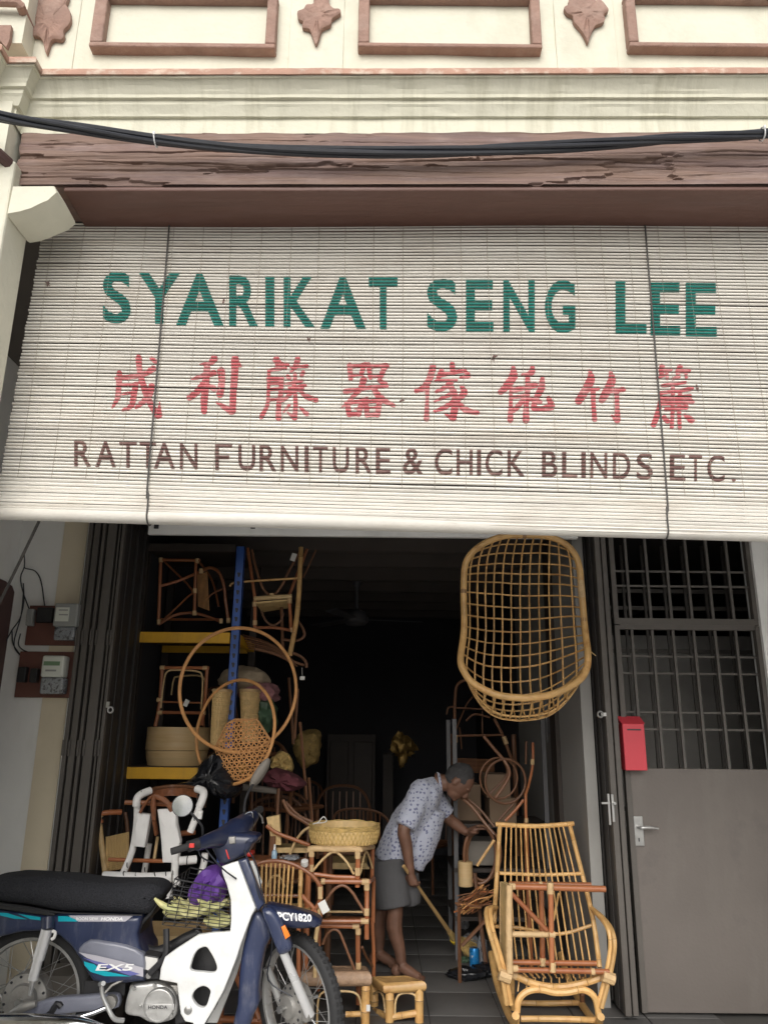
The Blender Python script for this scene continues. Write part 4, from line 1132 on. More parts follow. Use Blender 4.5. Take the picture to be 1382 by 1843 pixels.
for i in range(9):
    x = 480 + 60 * i
    zr_.rod(rk, 'seat_slat', [(x, 1300, 4.66), (x + 10 * (i - 4) * .3, 1390 + 4 * abs(i - 4), 4.63)], 6, RT, 1, 0, 6)
zr_.rod(rk, 'rear_leg', [(425, 1300, 4.9), (430, 1640, 4.95)], 20, RT, 1, .2); zr_.rod(rk, 'rear_leg', [(950, 1300, 4.9), (960, 1640, 4.95)], 20, RB, 1, .2)

st = thing('stool', 'red rattan stool lying on its side on the rocking chair seat', 'stool', zr_(700, 1270, 4.62))
YA, YBB = 4.57, 4.72
zr_.rod(st, 'leg', [(420, 612, YA), (1128, 632, YA)], 23, RR, 1, 0, 10)
zr_.rod(st, 'leg', [(400, 1240, YA), (1155, 1256, YA)], 20, RR, 1, 0, 10)
zr_.rod(st, 'leg', [(400, 1184, YBB), (1062, 1194, YBB)], 20, RR, 1, 0, 10)
zr_.rod(st, 'leg', [(400, 592, YBB), (1020, 600, YBB)], 18, RR, 1, 0, 10)
zr_.rod(st, 'seat_edge', [(405, 600, YA - .01), (400, 900, YA - .01), (408, 1265, YA - .01)], 26, M['wrap'], 2, 0, 10)
q = MB(); q.add([zr_(335, 575, YBB), zr_(335, 1245, YBB), zr_(388, 1262, YA), zr_(388, 600, YA), zr_(375, 575, YBB), zr_(375, 1245, YBB), zr_(418, 1262, YA), zr_(418, 600, YA)], [(0, 1, 2, 3), (7, 6, 5, 4), (0, 4, 5, 1), (1, 5, 6, 2), (2, 6, 7, 3), (3, 7, 4, 0)]); part(st, 'seat', q, M['cane'], False)
zr_.rod(st, 'seat_edge', [(355, 580, YBB), (352, 900, YBB), (355, 1250, YBB)], 24, M['wrap'], 2, 0, 10)
zr_.rod(st, 'seat_brace', [(425, 972, YA), (742, 976, YA)], 21, M['wrap'], 1, 0, 10)
zr_.rod(st, 'stretcher', [(715, 600, YA - .02), (725, 1260, YA - .02)], 20, RR, 1, 0, 10)
zr_.rod(st, 'stretcher', [(645, 645, YBB), (655, 1195, YBB)], 20, RR, 1, 0, 10)
zr_.rod(st, 'diagonal', [(420, 665, YA), (560, 810, YA), (690, 945, YA)], 18, RR, 2, 0, 10)
zr_.rod(st, 'diagonal', [(775, 665, YBB), (735, 870, YBB - .1)], 9, RT, 1)
for (x, y, Y, dx_, dy_) in ((425, 612, YA, 22, 0), (712, 625, YA - .02, 0, 42), (725, 975, YA - .02, 22, 0), (730, 1220, YA - .02, 0, 36), (440, 1232, YA, 28, 0), (1032, 1255, YA, 14, 0), (655, 1180, YBB, 0, 30), (640, 600, YBB, 12, 0)):
    a = zr_(x - dx_, y - dy_, Y); b = zr_(x + dx_, y + dy_, Y); q = MB(); q.tube([a, b], zr_.r(25, a), 10); part(st, 'joint_binding', q, M['wrap'])
# ================================================================== shop goods: left side
def bind(parent, z, x, y, dx, dy, rz, Y=None, mat='wrap'):
    a = z(x - dx, y - dy, Y); b = z(x + dx, y + dy, Y); q = MB(); q.tube([a, b], z.r(rz, a), 8); return part(parent, 'joint_binding', q, M[mat])

z6 = ZM(3.455, 220, 930, 5.3)
# --- storage rack
rack = thing('storage_rack', 'boltless storage rack with slotted blue posts and yellow shelf beams', 'rack', (z6(700, 1200, 5.3).x, 5.3, 0))
xp = z6(700, 760, 5.28).x
def rack_post(x, y, m):
    for s in (-1,):
        q = MB(); q.bb((x - .030, y, 0), (x + .030, y + .004, 2.75)); q.bb((x - .030, y, 0), (x - .026, y + .04, 2.75)); q.bb((x + .026, y, 0), (x + .030, y + .04, 2.75))
        o = part(rack, 'post', q, M[m], False)
        if y < 5.4:
            for k in range(34):
                s_ = MB(); zz0 = .5 + k * .062; s_.prism([(x - .012, y - .0015, zz0 + .015), (x - .008, y - .0015, zz0 + .018), (x + .006, y - .0015, zz0 + .018), (x + .012, y - .0015, zz0 + .010), (x + .006, y - .0015, zz0 - .014), (x - .004, y - .0015, zz0 - .014)], (0, .003, 0)); part(o, 'slot', s_, M['decal_black'], False)
rack_post(xp, 5.28, 'rack_blue'); rack_post(XL_IN + .05, 5.28, 'dark_wood'); rack_post(xp, 6.0, 'dark_wood'); rack_post(XL_IN + .05, 6.0, 'dark_wood')
for (py0, py1, Y) in ((722, 782, 5.27), (1565, 1632, 5.27)):
    A = z6(110, py1, Y); B = z6(690, py0, Y)
    q = MB(); q.bb((XL_IN + .03, Y - .005, A.z), (xp - .032, Y + .03, B.z)); bevel(part(rack, 'shelf_beam', q, M['rack_yellow'], False), .003)
    q = MB(); q.bb((XL_IN + .03, 5.97, A.z), (xp - .032, 6.0, B.z)); bevel(part(rack, 'shelf_beam', q, M['rack_yellow'], False), .003)
    q = MB(); q.bb((xp - .02, 5.33, A.z + .01), (xp + .02, 5.99, B.z)); part(rack, 'side_beam', q, M['rack_yellow'], False)
    q = MB(); q.bb((XL_IN + .03, Y + .032, B.z - .02), (xp - .035, 5.968, B.z + .002)); part(rack, 'shelf_board', q, M['dark_wood'], False)
A = z6(300, 205, 5.28)
q = MB(); q.bb((XL_IN + .03, 5.265, A.z - .012), (xp - .032, 5.30, A.z + .04)); part(rack, 'shelf_beam', q, M['dark_wood'], False)
q = MB(); q.bb((XL_IN + .03, 5.31, A.z + .02), (xp - .032, 5.968, A.z + .04)); part(rack, 'shelf_board', q, M['dark_wood'], False)

# --- chair frame on the upper shelf
c1 = thing('armchair', 'reddish rattan armchair frame lying on the upper yellow shelf', 'chair', z6(440, 680, 5.5))
for L, r in (([(232, 268, 5.4), (485, 272, 5.4)], 9), ([(240, 262, 5.4), (225, 672, 5.4)], 10), ([(238, 432, 5.4), (360, 395, 5.42), (500, 335, 5.5)], 9), ([(458, 275, 5.4), (448, 610, 5.4)], 10), ([(265, 282, 5.6), (430, 450, 5.6), (400, 505, 5.55), (255, 645, 5.45)], 6),
             ([(225, 672, 5.4), (330, 612, 5.42), (440, 600, 5.45), (530, 622, 5.5), (610, 652, 5.5)], 9), ([(480, 345, 5.45), (545, 318, 5.5), (600, 345, 5.5), (632, 430, 5.5), (645, 540, 5.5), (662, 660, 5.5)], 10), ([(480, 280, 5.8), (560, 400, 5.8), (600, 560, 5.8)], 7), ([(240, 640, 5.8), (620, 640, 5.8)], 8), ([(520, 520, 5.7), (560, 480, 5.7), (620, 450, 5.7)], 6)):
    z6.rod(c1, 'frame_pole', L, r, RR, 4 if len(L) > 2 else 1)
for x, y in ((240, 270), (465, 275), (450, 600), (228, 655), (490, 338), (452, 462), (615, 650), (660, 648)): bind(c1, z6, x, y, 0, 14, 13, 5.4)
for i in range(9):
    z6.rod(c1, 'cane_strip', [(470 + 7 * i, 360 - 2 * i, 5.46), (475 + 8 * i, 560 + 3 * i, 5.5)], 2.2, M['cane_orange'], 1, 0, 5)
# --- chairs piled beside the post
c2 = thing('upturned_chair', 'pile of upturned rattan and bamboo chair frames beside the blue post', 'chair', z6(950, 930, 5.5))
for L, r, mt_ in (([(780, 195, 5.4), (825, 510, 5.4)], 10, RR), ([(805, 205, 5.38), (835, 330, 5.38), (875, 445, 5.38), (930, 492, 5.38), (985, 440, 5.38), (1040, 330, 5.38), (1100, 225, 5.38)], 8, RB), ([(1112, 190, 5.3), (1106, 320, 5.3), (1098, 480, 5.3), (1082, 650, 5.3), (1042, 865, 5.3)], 15, RT),
                  ([(1150, 200, 5.45), (1040, 485, 5.45)], 10, RR), ([(1205, 205, 5.5), (1125, 380, 5.5)], 6, RB), ([(668, 435, 5.34), (720, 408, 5.34), (1090, 383, 5.36)], 7, RT), ([(825, 520, 5.36), (825, 690, 5.36)], 10, RR), ([(1035, 505, 5.36), (1045, 600, 5.36), (1050, 710, 5.36)], 11, RR),
                  ([(830, 690, 5.38), (960, 692, 5.38), (1065, 712, 5.38)], 9, RR), ([(865, 590, 5.37), (895, 650, 5.37), (940, 676, 5.37), (985, 648, 5.37), (1002, 600, 5.37)], 7, RB), ([(1085, 640, 5.4), (1125, 700, 5.4), (1130, 745, 5.4), (1080, 772, 5.4), (1000, 765, 5.4)], 9, RB),
                  ([(820, 510, 5.34), (935, 502, 5.34), (1055, 495, 5.34)], 14, RP), ([(990, 560, 5.5), (1000, 860, 5.5)], 10, RB), ([(830, 820, 5.3), (940, 850, 5.3), (1060, 900, 5.3), (1130, 925, 5.3)], 8, RB), ([(1050, 845, 5.3), (1110, 870, 5.3), (1142, 905, 5.3), (1146, 940, 5.3)], 9, RB)):
    z6.rod(c2, 'frame_pole', L, r, mt_, 4 if len(L) > 2 else 1, .18 if mt_ is RT else 0)
for i in range(7):
    z6.rod(c2, 'back_slat', [(750 + 6 * i, 735 + 14 * i, 5.5), (900 + 10 * i, 780 + 14 * i, 5.45), (1040 + 8 * i, 860 + 12 * i, 5.4)], 4, RB, 3, 0, 6)
q = MB(); q.prism([z6(830, 530, 5.36), z6(1040, 512, 5.36), z6(1030, 560, 5.55), z6(870, 585, 5.55)], (0, 0, -.012)); part(c2, 'woven_seat', q, M['cane'], False)
for x, y in ((823, 545), (1042, 525), (825, 660), (1060, 705), (930, 492)): bind(c2, z6, x, y, 0, 14, 14, 5.35)
q = MB(); q.box(z6(1065, 252, 5.28), (.035, .004, .055), Matrix.Rotation(.3, 3, 'Y')); solo('price_tag', q, M['paper'], 'small white tag tied high on the piled chair frames', 'tag', smooth=False)
q = MB(); q.box(z6(1120, 1005, 5.28), (.032, .004, .024)); t_ = solo('price_tag', q, M['paper'], 'white tag hanging on a thread beneath the piled chair frames', 'tag', smooth=False)
q = MB(); q.tube([z6(1120, 996, 5.28), z6(1118, 940, 5.28)], .0012, 4); part(t_, 'thread', q, M['paper'])

# --- stool frame and bamboo drum on the lower shelf
c3 = thing('stool', 'small square reddish rattan stool frame standing on the wooden drum', 'stool', z6(375, 1300, 5.5))
for L, r in (([(245, 940, 5.4), (540, 942, 5.4)], 10), ([(248, 935, 5.4), (235, 1150, 5.4), (205, 1305, 5.4)], 11), ([(528, 940, 5.4), (515, 1150, 5.4), (495, 1300, 5.4)], 11), ([(240, 1152, 5.42), (510, 1160, 5.42)], 6), ([(222, 1218, 5.4), (500, 1222, 5.4)], 10)):
    z6.rod(c3, 'frame_pole', L, r, RR, 2)
z6.rod(c3, 'inner_loop', [(240, 1190, 5.39), (258, 1030, 5.39), (280, 965, 5.39), (340, 955, 5.39), (460, 962, 5.39), (495, 985, 5.39), (500, 1060, 5.39), (490, 1200, 5.39)], 5.5, RP, 4)
z6.rod(c3, 'inner_loop', [(305, 1110, 5.7), (320, 1015, 5.7), (350, 995, 5.7), (500, 996, 5.7), (520, 1100, 5.7)], 5.5, RP, 4)
for x, y in ((250, 940), (515, 942), (230, 1140), (505, 1220), (235, 1220)): bind(c3, z6, x, y, 14, 0, 14, 5.4)
q = MB(); q.box(z6(398, 1160, 5.36), (.03, .004, .045), Matrix.Rotation(.4, 3, 'Y')); solo('price_tag', q, M['paper'], 'white tag hanging on the small square stool frame', 'tag', smooth=False)
dc = z6(335, 1545, 5.6); rr = z6.r(192, dc)
dh = z6(335, 1310, 5.6).z - dc.z
drum = thing('bamboo_drum', 'large round pale wooden drum on the lower yellow shelf', 'drum', dc)
q = MB(); q.lathe([(rr, dh * .40), (rr * 1.005, dh * .42), (rr * 1.005, dh * .68), (rr * .997, dh * .69), (rr * .997, dh), (rr * .96, dh), (rr * .95, dh * .42)], dc, seg=48); part(drum, 'upper_hoop', q, M['drum_wood'])
q = MB(); q.lathe([(rr * .90, 0), (rr * .93, dh * .1), (rr * .96, dh * .18), (rr * .98, dh * .385), (rr * .9, dh * .39)], dc, seg=48); part(drum, 'lower_hoop', q, M['drum_wood'])

# --- two tall cane baskets, sacks and bundles
def tall_basket(label, zf, top, bot, d):
    (x0, x1, y0), (x2, x3, y1) = top, bot
    a = zf(x0, y0); b = zf(x1, y0); c = zf(x2, y1); e = zf(x3, y1)
    bk = thing('cane_basket', label, 'basket', (c + e) / 2 + Vector((0, d / 2, 0)), 'tall cane baskets')
    n = 14; rows = []
    for j in range(n + 1):
        t = j / n; p = a.lerp(c, t); s = b.lerp(e, t); w = (s - p).length; m = (p + s) / 2 + Vector((0, d / 2, 0)); ring = []
        for k in range(32):
            an = 2 * math.pi * k / 32; cx = abs(math.cos(an)) ** .6 * math.copysign(1, math.cos(an)); cy = abs(math.sin(an)) ** .6 * math.copysign(1, math.sin(an))
            ring.append(m + Vector((cx * w / 2, cy * d / 2, 0)))
        rows.append(ring)
    q = MB(); q.loft(rows, 0, True); part(bk, 'body', q, M['cane'])
    q = MB()
    for ring in rows[1:-1:1]:
        q.tube([p + (p - sum(ring, Vector()) / 32) * .02 for p in ring], .004, 4, 1, 0, True)
    for k in range(0, 32):
        q.tube([r_[k] + (r_[k] - sum(r_, Vector()) / 32) * .03 for r_ in rows], .0035, 4)
    part(bk, 'weave', q, M['cane'], stuff=True)
    q = MB(); q.tube(rows[0], .011, 8, 1, 0, True); part(bk, 'rim', q, M['wrap'])
zb_ = ZM(3.455, 220, 930, 5.16)
tall_basket('tall narrow woven cane basket left of the blue post', zb_, (555, 655, 1080), (540, 610, 1425), .22)
tall_basket('tall woven cane basket right of the blue post above the hexagonal basket', ZM(3.455, 220, 930, 5.36), (722, 832, 1080), (738, 815, 1400), .26)
def blob(name, zf, x0, y0, x1, y1, dy, mat, label, cat, jit=.25, seed=1, seg=28, rings=20):
    a = zf(x0, y0); b = zf(x1, y1); c = (a + b) / 2 + Vector((0, dy / 2, 0))
    q = MB(); q.ball(c, (abs(b.x - a.x) / 2, dy / 2, abs(a.z - b.z) / 2), seg, rings, jit=jit, seed=seed)
    return solo(name, q, M[mat], label, cat)
zi = ZM(3.455, 220, 930, 5.5)
blob('sack', zi, 575, 915, 885, 1100, .4, 'burlap', 'round burlap-covered bundle behind the blue post', 'sack', .12, 3)
blob('cloth_bundle', zi, 700, 1015, 945, 1180, .35, 'cloth_pink', 'dull pink cloth bundle to the right of the blue post', 'cloth', .3, 5)
blob('plastic_bag', zi, 800, 1115, 935, 1345, .3, 'bag_green', 'dark green plastic bag hanging behind the large hoop', 'bag', .3, 8)
# --- hoops and the hexagonal basket hung in front
def hoop(label, x, y, rx, ry, r, Y, tilt, tz):
    c = P(x, y, Y); k = mpp(c); R = ry * k; a = math.acos(min(1, rx / ry))
    q = MB(); ax = Vector((math.sin(a * tilt), -math.cos(a), tz)).normalized()
    q.torus(c, ax, R, r * k, 64, 8)
    return solo('rattan_hoop', q, M['cane_orange'], label, 'hoop', c - Vector((0, 0, R)), group='hanging rattan hoops')
hoop('larger rattan hoop hanging in front of the yellow shelf', 432, 1240, 95, 109, 3.2, 4.92, 1, 0)
hoop('smaller rattan hoop hanging behind the hexagonal basket', 422, 1316, 78, 91, 3.0, 5.04, -1, .1)
hx = thing('hexagonal_basket', 'hexagonal open-weave orange cane basket hanging on the rack', 'basket', z6(750, 1640, 4.98))
hexp = [z6(x, y, 4.98) for x, y in ((650, 1290), (700, 1262), (840, 1262), (935, 1410), (865, 1580), (800, 1642), (650, 1632), (575, 1440))]
hc = sum(hexp, Vector()) / len(hexp)
def inside(p):
    s = None
    for a, b in zip(hexp, hexp[1:] + hexp[:1]):
        cr = (b.x - a.x) * (p.z - a.z) - (b.z - a.z) * (p.x - a.x)
        if s is None: s = cr > 0
        elif (cr > 0) != s: return False
    return True
RH = max((p - hc).length for p in hexp)
def dome(p): 
    d = (p - hc).length / RH; return p + Vector((0, -.075 * max(0, 1 - d ** 2.2), 0))
for k, ang in enumerate((5, 65, 125)):
    q = MB(); u = Vector((math.cos(rad(ang)), 0, math.sin(rad(ang)))); n_ = Vector((-u.z, 0, u.x))
    for i in range(-8, 9):
        run = []
        for j in range(-44, 45):
            p = hc + n_ * (i * RH / 7.6) + u * (j * RH / 40)
            if inside(p): run.append(dome(p) + Vector((0, .002 * k, 0)))
        if len(run) > 2: q.tube(run[::3] + [run[-1]], .0040, 5, flat=1)
    part(hx, 'woven_strips', q, M['cane_orange'], stuff=True)
q = MB(); q.tube(hexp, .006, 6, 1, 0, True); part(hx, 'rim', q, M['cane_orange'])
# --- black plastic bag, dim goods beyond
def crumple(name, poly, Y, dy, mat, label, cat, seed):
    ou = [P(x, y, Y) for x, y in poly]; c = sum(ou, Vector()) / len(ou)
    ou = smooth_path(ou, 6, True); q = MB(); rings = []
    for k, s in enumerate((1.0, 1.0, .92, .75, .5, .2)):
        yy = (.5, 0, -.25, -.42, -.5, -.52)[k] * dy
        rings.append([c + (p - c) * s + Vector((0, yy, 0)) + (p - c).normalized() * .03 * noise.noise(p * 14 + Vector((seed, k * 1.7, 0))) + Vector((0, .035 * noise.noise(p * 20 + Vector((k * 2.3, seed, 1))), 0)) for p in ou])
    q.loft(rings); return solo(name, q, M[mat], label, cat)
crumple('plastic_bag', ((338, 1405), (385, 1352), (402, 1345), (420, 1375), (432, 1410), (418, 1438), (380, 1432), (345, 1425), (320, 1412)), 5.05, .25, 'bag_black', 'crumpled black plastic bag below the hexagonal basket', 'bag', 2)
zd = ZM(4.607, 400, 1240, 5.9)
crumple('hanging_basket', ((530, 1330), (552, 1315), (574, 1318), (576, 1345), (568, 1370), (546, 1382), (532, 1362)), 7.6, .2, 'straw', 'dim straw basket hanging in the dark interior', 'basket', 9)
crumple('straw_hat', ((488, 1372), (500, 1355), (520, 1358), (527, 1376), (520, 1388), (494, 1384)), 5.7, .14, 'straw', 'small straw hat beside the hexagonal basket', 'hat', 4)
crumple('maroon_cloth', ((480, 1392), (500, 1384), (530, 1395), (548, 1415), (520, 1425), (490, 1418), (472, 1405)), 5.5, .2, 'cloth_maroon', 'dark maroon cloth bundle below the small straw hat', 'cloth', 6)
q = MB(); q.tube([P(x, y, 5.5) for x, y in ((415, 1415), (460, 1420), (498, 1424))], .022, 8); q2 = solo('timber_pole', q, M['cardboard_grey'], 'thick horizontal bamboo pole below the maroon cloth', 'pole')
for i, (x0, y0, x1, y1) in enumerate(((536, 1240, 530, 1330), (520, 1220, 528, 1340), (556, 1400, 562, 1478), (540, 1300, 552, 1440))):
    q = MB(); q.tube([P(x0, y0, 6.0), P(x1, y1, 6.0)], .012, 6); solo('rattan_pole', q, M['rattan_brown'], ('first', 'second', 'third', 'fourth')[i] + ' of the thin dark rattan poles standing in the dim interior', 'pole', group='dim rattan poles')
# ceiling fan, gilt decoration, cabinet
fan = thing('ceiling_fan', 'dim grey ceiling fan hanging in the dark interior', 'fan', P(641, 1120, 7.6))
q = MB(); c = P(641, 1116, 7.6); q.tube([c, (c.x, 7.6, 3.02)], .018, 8); part(fan, 'rod', q, M['fan_metal'])
q = MB(); q.lathe([(.02, .13), (.09, .10), (.12, .05), (.12, 0), (.09, -.03), (.03, -.04)], c - Vector((0, 0, .02)), seg=24); part(fan, 'motor', q, M['fan_metal'])
q = MB(); q.lathe([(.03, 0), (.07, .12)], (c.x, 7.6, 2.9), seg=16); part(fan, 'canopy', q, M['fan_metal'])
for k in range(3):
    a = rad(12 + 120 * k); u = Vector((math.cos(a), math.sin(a), 0)); w = Vector((-u.y, u.x, .15))
    q = MB(); q.prism([c + u * .1 - w * .04, c + u * .66 - w * .065, c + u * .68 + w * .05, c + u * .1 + w * .04], (0, 0, .008)); part(fan, 'blade', q, M['fan_metal'], False)
gd = thing('gilt_ornament', 'small gilt ornament on the dark rear wall', 'ornament', P(724, 1362, 8.5))
q = MB(); c = P(724, 1343, 8.5); q.ball(c, (.12, .05, .11), 18, 12, jit=.6, seed=3); part(gd, 'medallion', q, M['gold'])
q = MB(); q.ball(c - Vector((0, 0, .14)), (.05, .03, .07), 12, 8, jit=.5, seed=5); part(gd, 'pendant', q, M['gold'])
cb = thing('cabinet', 'dark wooden cabinet against the rear wall', 'cabinet', P(632, 1560, 9.5) * Vector((1, 1, 0)) if False else (P(632, 1400, 9.5).x, 9.5, 0))
A = P(590, 1322, 9.5); B = P(676, 1322, 9.5)
q = MB(); q.bb((A.x, 9.5, 0), (B.x, 9.95, A.z)); part(cb, 'body', q, M['dark_wood'], False)
for s in (0, 1):
    q = MB(); w = (B.x - A.x) / 2; q.bb((A.x + w * s + .03, 9.48, .1), (A.x + w * (s + 1) - .03, 9.499, A.z - .08)); bevel(part(cb, 'door', q, M['dark_wood'], False), .01)
q = MB(); q.bb((P(690, 1352, 9.5).x, 9.6, 0), (P(708, 1352, 9.5).x, 9.9, P(690, 1357, 9.5).z)); solo('dark_case', q, M['dark_wood'], 'narrow dark case standing beside the cabinet at the rear', 'case', smooth=False)

# dim spindle-back chair behind the flat basket
zk = ZM(4.065, 440, 1440, 7.6)
ck = thing('spindle_chair', 'dim round-backed spindle chair behind the flat basket', 'chair', (zk(820, 0, 7.6).x, 7.6, 0))
zk.rod(ck, 'back_rail', [(640, 330), (650, 150), (690, 85), (800, 65), (920, 75), (1010, 110), (1060, 180), (1075, 330)], 9, RB, 4)
for i in range(11): zk.rod(ck, 'spindle', [(690 + 30 * i, 80 + 3 * abs(i - 5), 7.6), (690 + 30 * i, 330, 7.6)], 5, RB, 1, 0, 6)
for sx in (650, 1065):
    a = zk(sx, 330, 7.6); q = MB(); q.tube([a, (a.x, 7.6, 0)], .018, 8); part(ck, 'leg', q, RB)
    q = MB(); q.tube([(a.x, 7.2, zk(0, 330, 7.6).z - .1), (a.x, 7.2, 0)], .018, 8); part(ck, 'leg', q, RB)
a = zk(650, 330, 7.6); b = zk(1065, 330, 7.6); q = MB(); q.bb((a.x, 7.2, a.z - .14), (b.x, 7.6, a.z - .09)); part(ck, 'seat', q, M['cane'], False)

def plain_chair(x, y, z0, rot, label, s=1.0):
    t = thing('rattan_chair', label, 'chair', (x, y, z0), 'dim chairs at the back of the shop')
    R_ = Matrix.Rotation(rot, 3, 'Z')
    def w(a, b_, c): return Vector((x, y, z0)) + R_ @ Vector((a * s, b_ * s, c * s))
    for a, b_ in ((-.22, -.22), (.22, -.22), (-.22, .22), (.22, .22)):
        q = MB(); q.tube([w(a, b_, 0), w(a * .95, b_ * .95, .42)], .014 * s, 6); part(t, 'leg', q, RB)
    q = MB(); q.tube([w(-.24, -.24, .42), w(.24, -.24, .42), w(.24, .24, .42), w(-.24, .24, .42)], .016 * s, 6, 1, 0, True); part(t, 'seat_frame', q, RB)
    q = MB(); q.bb((-.22 * s, -.22 * s, .405 * s), (.22 * s, .22 * s, .42 * s)); q.v = [Vector((x, y, z0)) + R_ @ v for v in q.v]; part(t, 'seat', q, M['wicker_brown'], False)
    q = MB(); q.tube([w(-.24, .0, .62), w(-.25, .16, .64), w(-.22, .24, .42)], .013 * s, 6, 4); q.tube([w(-.24, .22, .42), w(-.27, .27, .75), w(-.15, .30, .95), w(.15, .30, .95), w(.27, .27, .75), w(.24, .22, .42)], .015 * s, 6, 5); part(t, 'back_frame', q, RB)
    for i in range(6):
        q = MB(); xx = -.17 + .068 * i; q.tube([w(xx, .24, .42), w(xx, .29, .92)], .007 * s, 5); part(t, 'spindle', q, RB)
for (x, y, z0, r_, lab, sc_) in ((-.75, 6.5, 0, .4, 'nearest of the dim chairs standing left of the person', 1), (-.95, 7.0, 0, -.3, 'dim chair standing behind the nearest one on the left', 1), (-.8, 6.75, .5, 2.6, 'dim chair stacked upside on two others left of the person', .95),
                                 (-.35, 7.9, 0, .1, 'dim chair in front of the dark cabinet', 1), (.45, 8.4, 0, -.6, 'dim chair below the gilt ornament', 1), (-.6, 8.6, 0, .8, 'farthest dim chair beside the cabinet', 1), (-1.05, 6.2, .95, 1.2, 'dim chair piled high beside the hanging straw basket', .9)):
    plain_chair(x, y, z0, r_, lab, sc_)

# ================================================================== furniture heap behind the motorcycle
zs = ZM(4.065, 440, 1440, 4.80)
# --- flat round basket on top of the stack
bkc = zs(728, 325, 4.95)
fb = thing('flat_basket', 'flat round woven bamboo basket on top of the stool stack', 'basket', bkc)
R0 = zs.r(255, bkc); hB = .105
q = MB(); q.lathe([(R0 * .80, 0), (R0 * .93, .012), (R0 * .99, hB * .45), (R0 * 1.0, hB * .75), (R0 * .98, hB), (R0 * .93, hB * 1.05), (R0 * .90, hB * .9), (R0 * .88, .03), (0.01, .02)], bkc, seg=64); part(fb, 'body', q, M['cane'])
q = MB()
for k in range(52):
    a0 = 2 * math.pi * k / 52
    for sgn in (-1, 1):
        pts = [bkc + Vector((math.cos(a0 + sgn * t * .18) * R0 * (.94 + .07 * min(1, t * 1.4)), math.sin(a0 + sgn * t * .18) * R0 * (.94 + .07 * min(1, t * 1.4)), .012 + t * hB * .70)) for t in (0, .35, .7, 1)]
        q.tube(pts, .0046, 4, flat=.6)
part(fb, 'weave', q, M['straw'], stuff=True)
q = MB()
for k in range(9):
    ph = k * .8
    q.tube([bkc + Vector((math.cos(t * .13 + ph) * R0 * (.99 + .025 * math.sin(t * .9 + k)), math.sin(t * .13 + ph) * R0 * (.99 + .025 * math.sin(t * .9 + k)), hB * (.86 + .022 * k) + .006 * math.sin(t * .7 + k))) for t in range(48)], .0045, 5, 1, 0, True)
part(fb, 'rim_strips', q, M['straw'], stuff=True)
q = MB(); q.tube(zs.pts(((500, 178, 4.9), (540, 165, 4.9), (560, 140, 4.9), (580, 125, 4.9), (600, 150, 4.9), (585, 165, 4.9), (530, 172, 4.88))), .003, 5, 4); solo('string_loop', q, M['paper'], 'loop of white string lying on the flat basket', 'string')

def stool_at(label, rows, group='stacked rattan stools', base=None):
    t = thing('stool', label, 'stool', base, group); return t
# top stool
s1 = stool_at('topmost stool of the stack, with pale bound seat edge under the flat basket', None, base=zs(660, 570, 4.85))
zs.rod(s1, 'seat_edge', [(472, 375, 4.74), (490, 358, 4.74), (660, 362, 4.74), (830, 362, 4.74), (850, 378, 4.74)], 22, M['wrap'], 3, 0, 10)
zs.rod(s1, 'seat_edge', [(848, 368, 4.74), (900, 352, 4.92), (940, 345, 5.08)], 18, M['wrap'], 2, 0, 10)
zs.rod(s1, 'leg', [(492, 370, 4.74), (490, 560, 4.74)], 17, RR); zs.rod(s1, 'leg', [(832, 370, 4.74), (826, 640, 4.74)], 18, RR); zs.rod(s1, 'leg', [(938, 350, 5.08), (932, 600, 5.08)], 15, RR); zs.rod(s1, 'leg', [(590, 350, 5.08), (588, 560, 5.08)], 14, RR)
q = MB(); q.prism([zs(480, 352, 4.745), zs(845, 352, 4.745), zs(938, 340, 5.08), zs(590, 338, 5.08)], (0, 0, -.012)); part(s1, 'seat', q, M['cane'], False)
zs.rod(s1, 'brace', [(500, 520, 4.74), (575, 435, 4.74), (655, 382, 4.74), (735, 440, 4.74), (800, 545, 4.74)], 9, RP, 4)
zs.rod(s1, 'brace', [(848, 540, 4.76), (868, 440, 4.82), (890, 380, 4.92), (915, 430, 5.0), (935, 500, 5.06)], 8, RP, 4)
for x, y, dx, dy, Y in ((487, 500, 0, 26, 4.74), (828, 400, 0, 30, 4.735), (828, 525, 0, 28, 4.735), (490, 395, 0, 22, 4.74), (660, 370, 18, 0, 4.735)): bind(s1, zs, x, y, dx, dy, 22, Y)
zs.rod(s1, 'stretcher', [(480, 540, 4.76), (660, 565, 4.76), (835, 570, 4.76)], 15, RR)
# middle stool
s2 = stool_at('middle stool of the stack, with a bent brown brace arch', None, base=zs(740, 900, 4.85))
zs.rod(s2, 'seat_edge', [(562, 598, 4.72), (910, 602, 4.72)], 17, RR); zs.rod(s2, 'seat_edge', [(910, 602, 4.72), (945, 575, 5.05)], 15, RR)
zs.rod(s2, 'leg', [(895, 605, 4.72), (895, 1020, 4.72)], 18, RR, 1, .22); zs.rod(s2, 'leg', [(560, 600, 4.74), (555, 900, 4.74)], 16, RR); zs.rod(s2, 'leg', [(945, 580, 5.05), (940, 900, 5.05)], 15, RR)
zs.rod(s2, 'brace', [(575, 780, 4.72), (610, 715, 4.72), (665, 648, 4.72), (725, 628, 4.72), (785, 675, 4.72), (830, 745, 4.72), (880, 825, 4.72)], 11, RB, 4)
zs.rod(s2, 'stretcher', [(560, 890, 4.72), (910, 890, 4.72)], 16, RR); zs.rod(s2, 'stretcher', [(600, 820, 5.0), (880, 822, 5.0)], 8, RP)
q = MB(); q.prism([zs(570, 590, 4.74), zs(905, 590, 4.74), zs(940, 575, 5.05), zs(620, 572, 5.05)], (0, 0, -.01)); part(s2, 'seat', q, M['wicker_brown'], False)
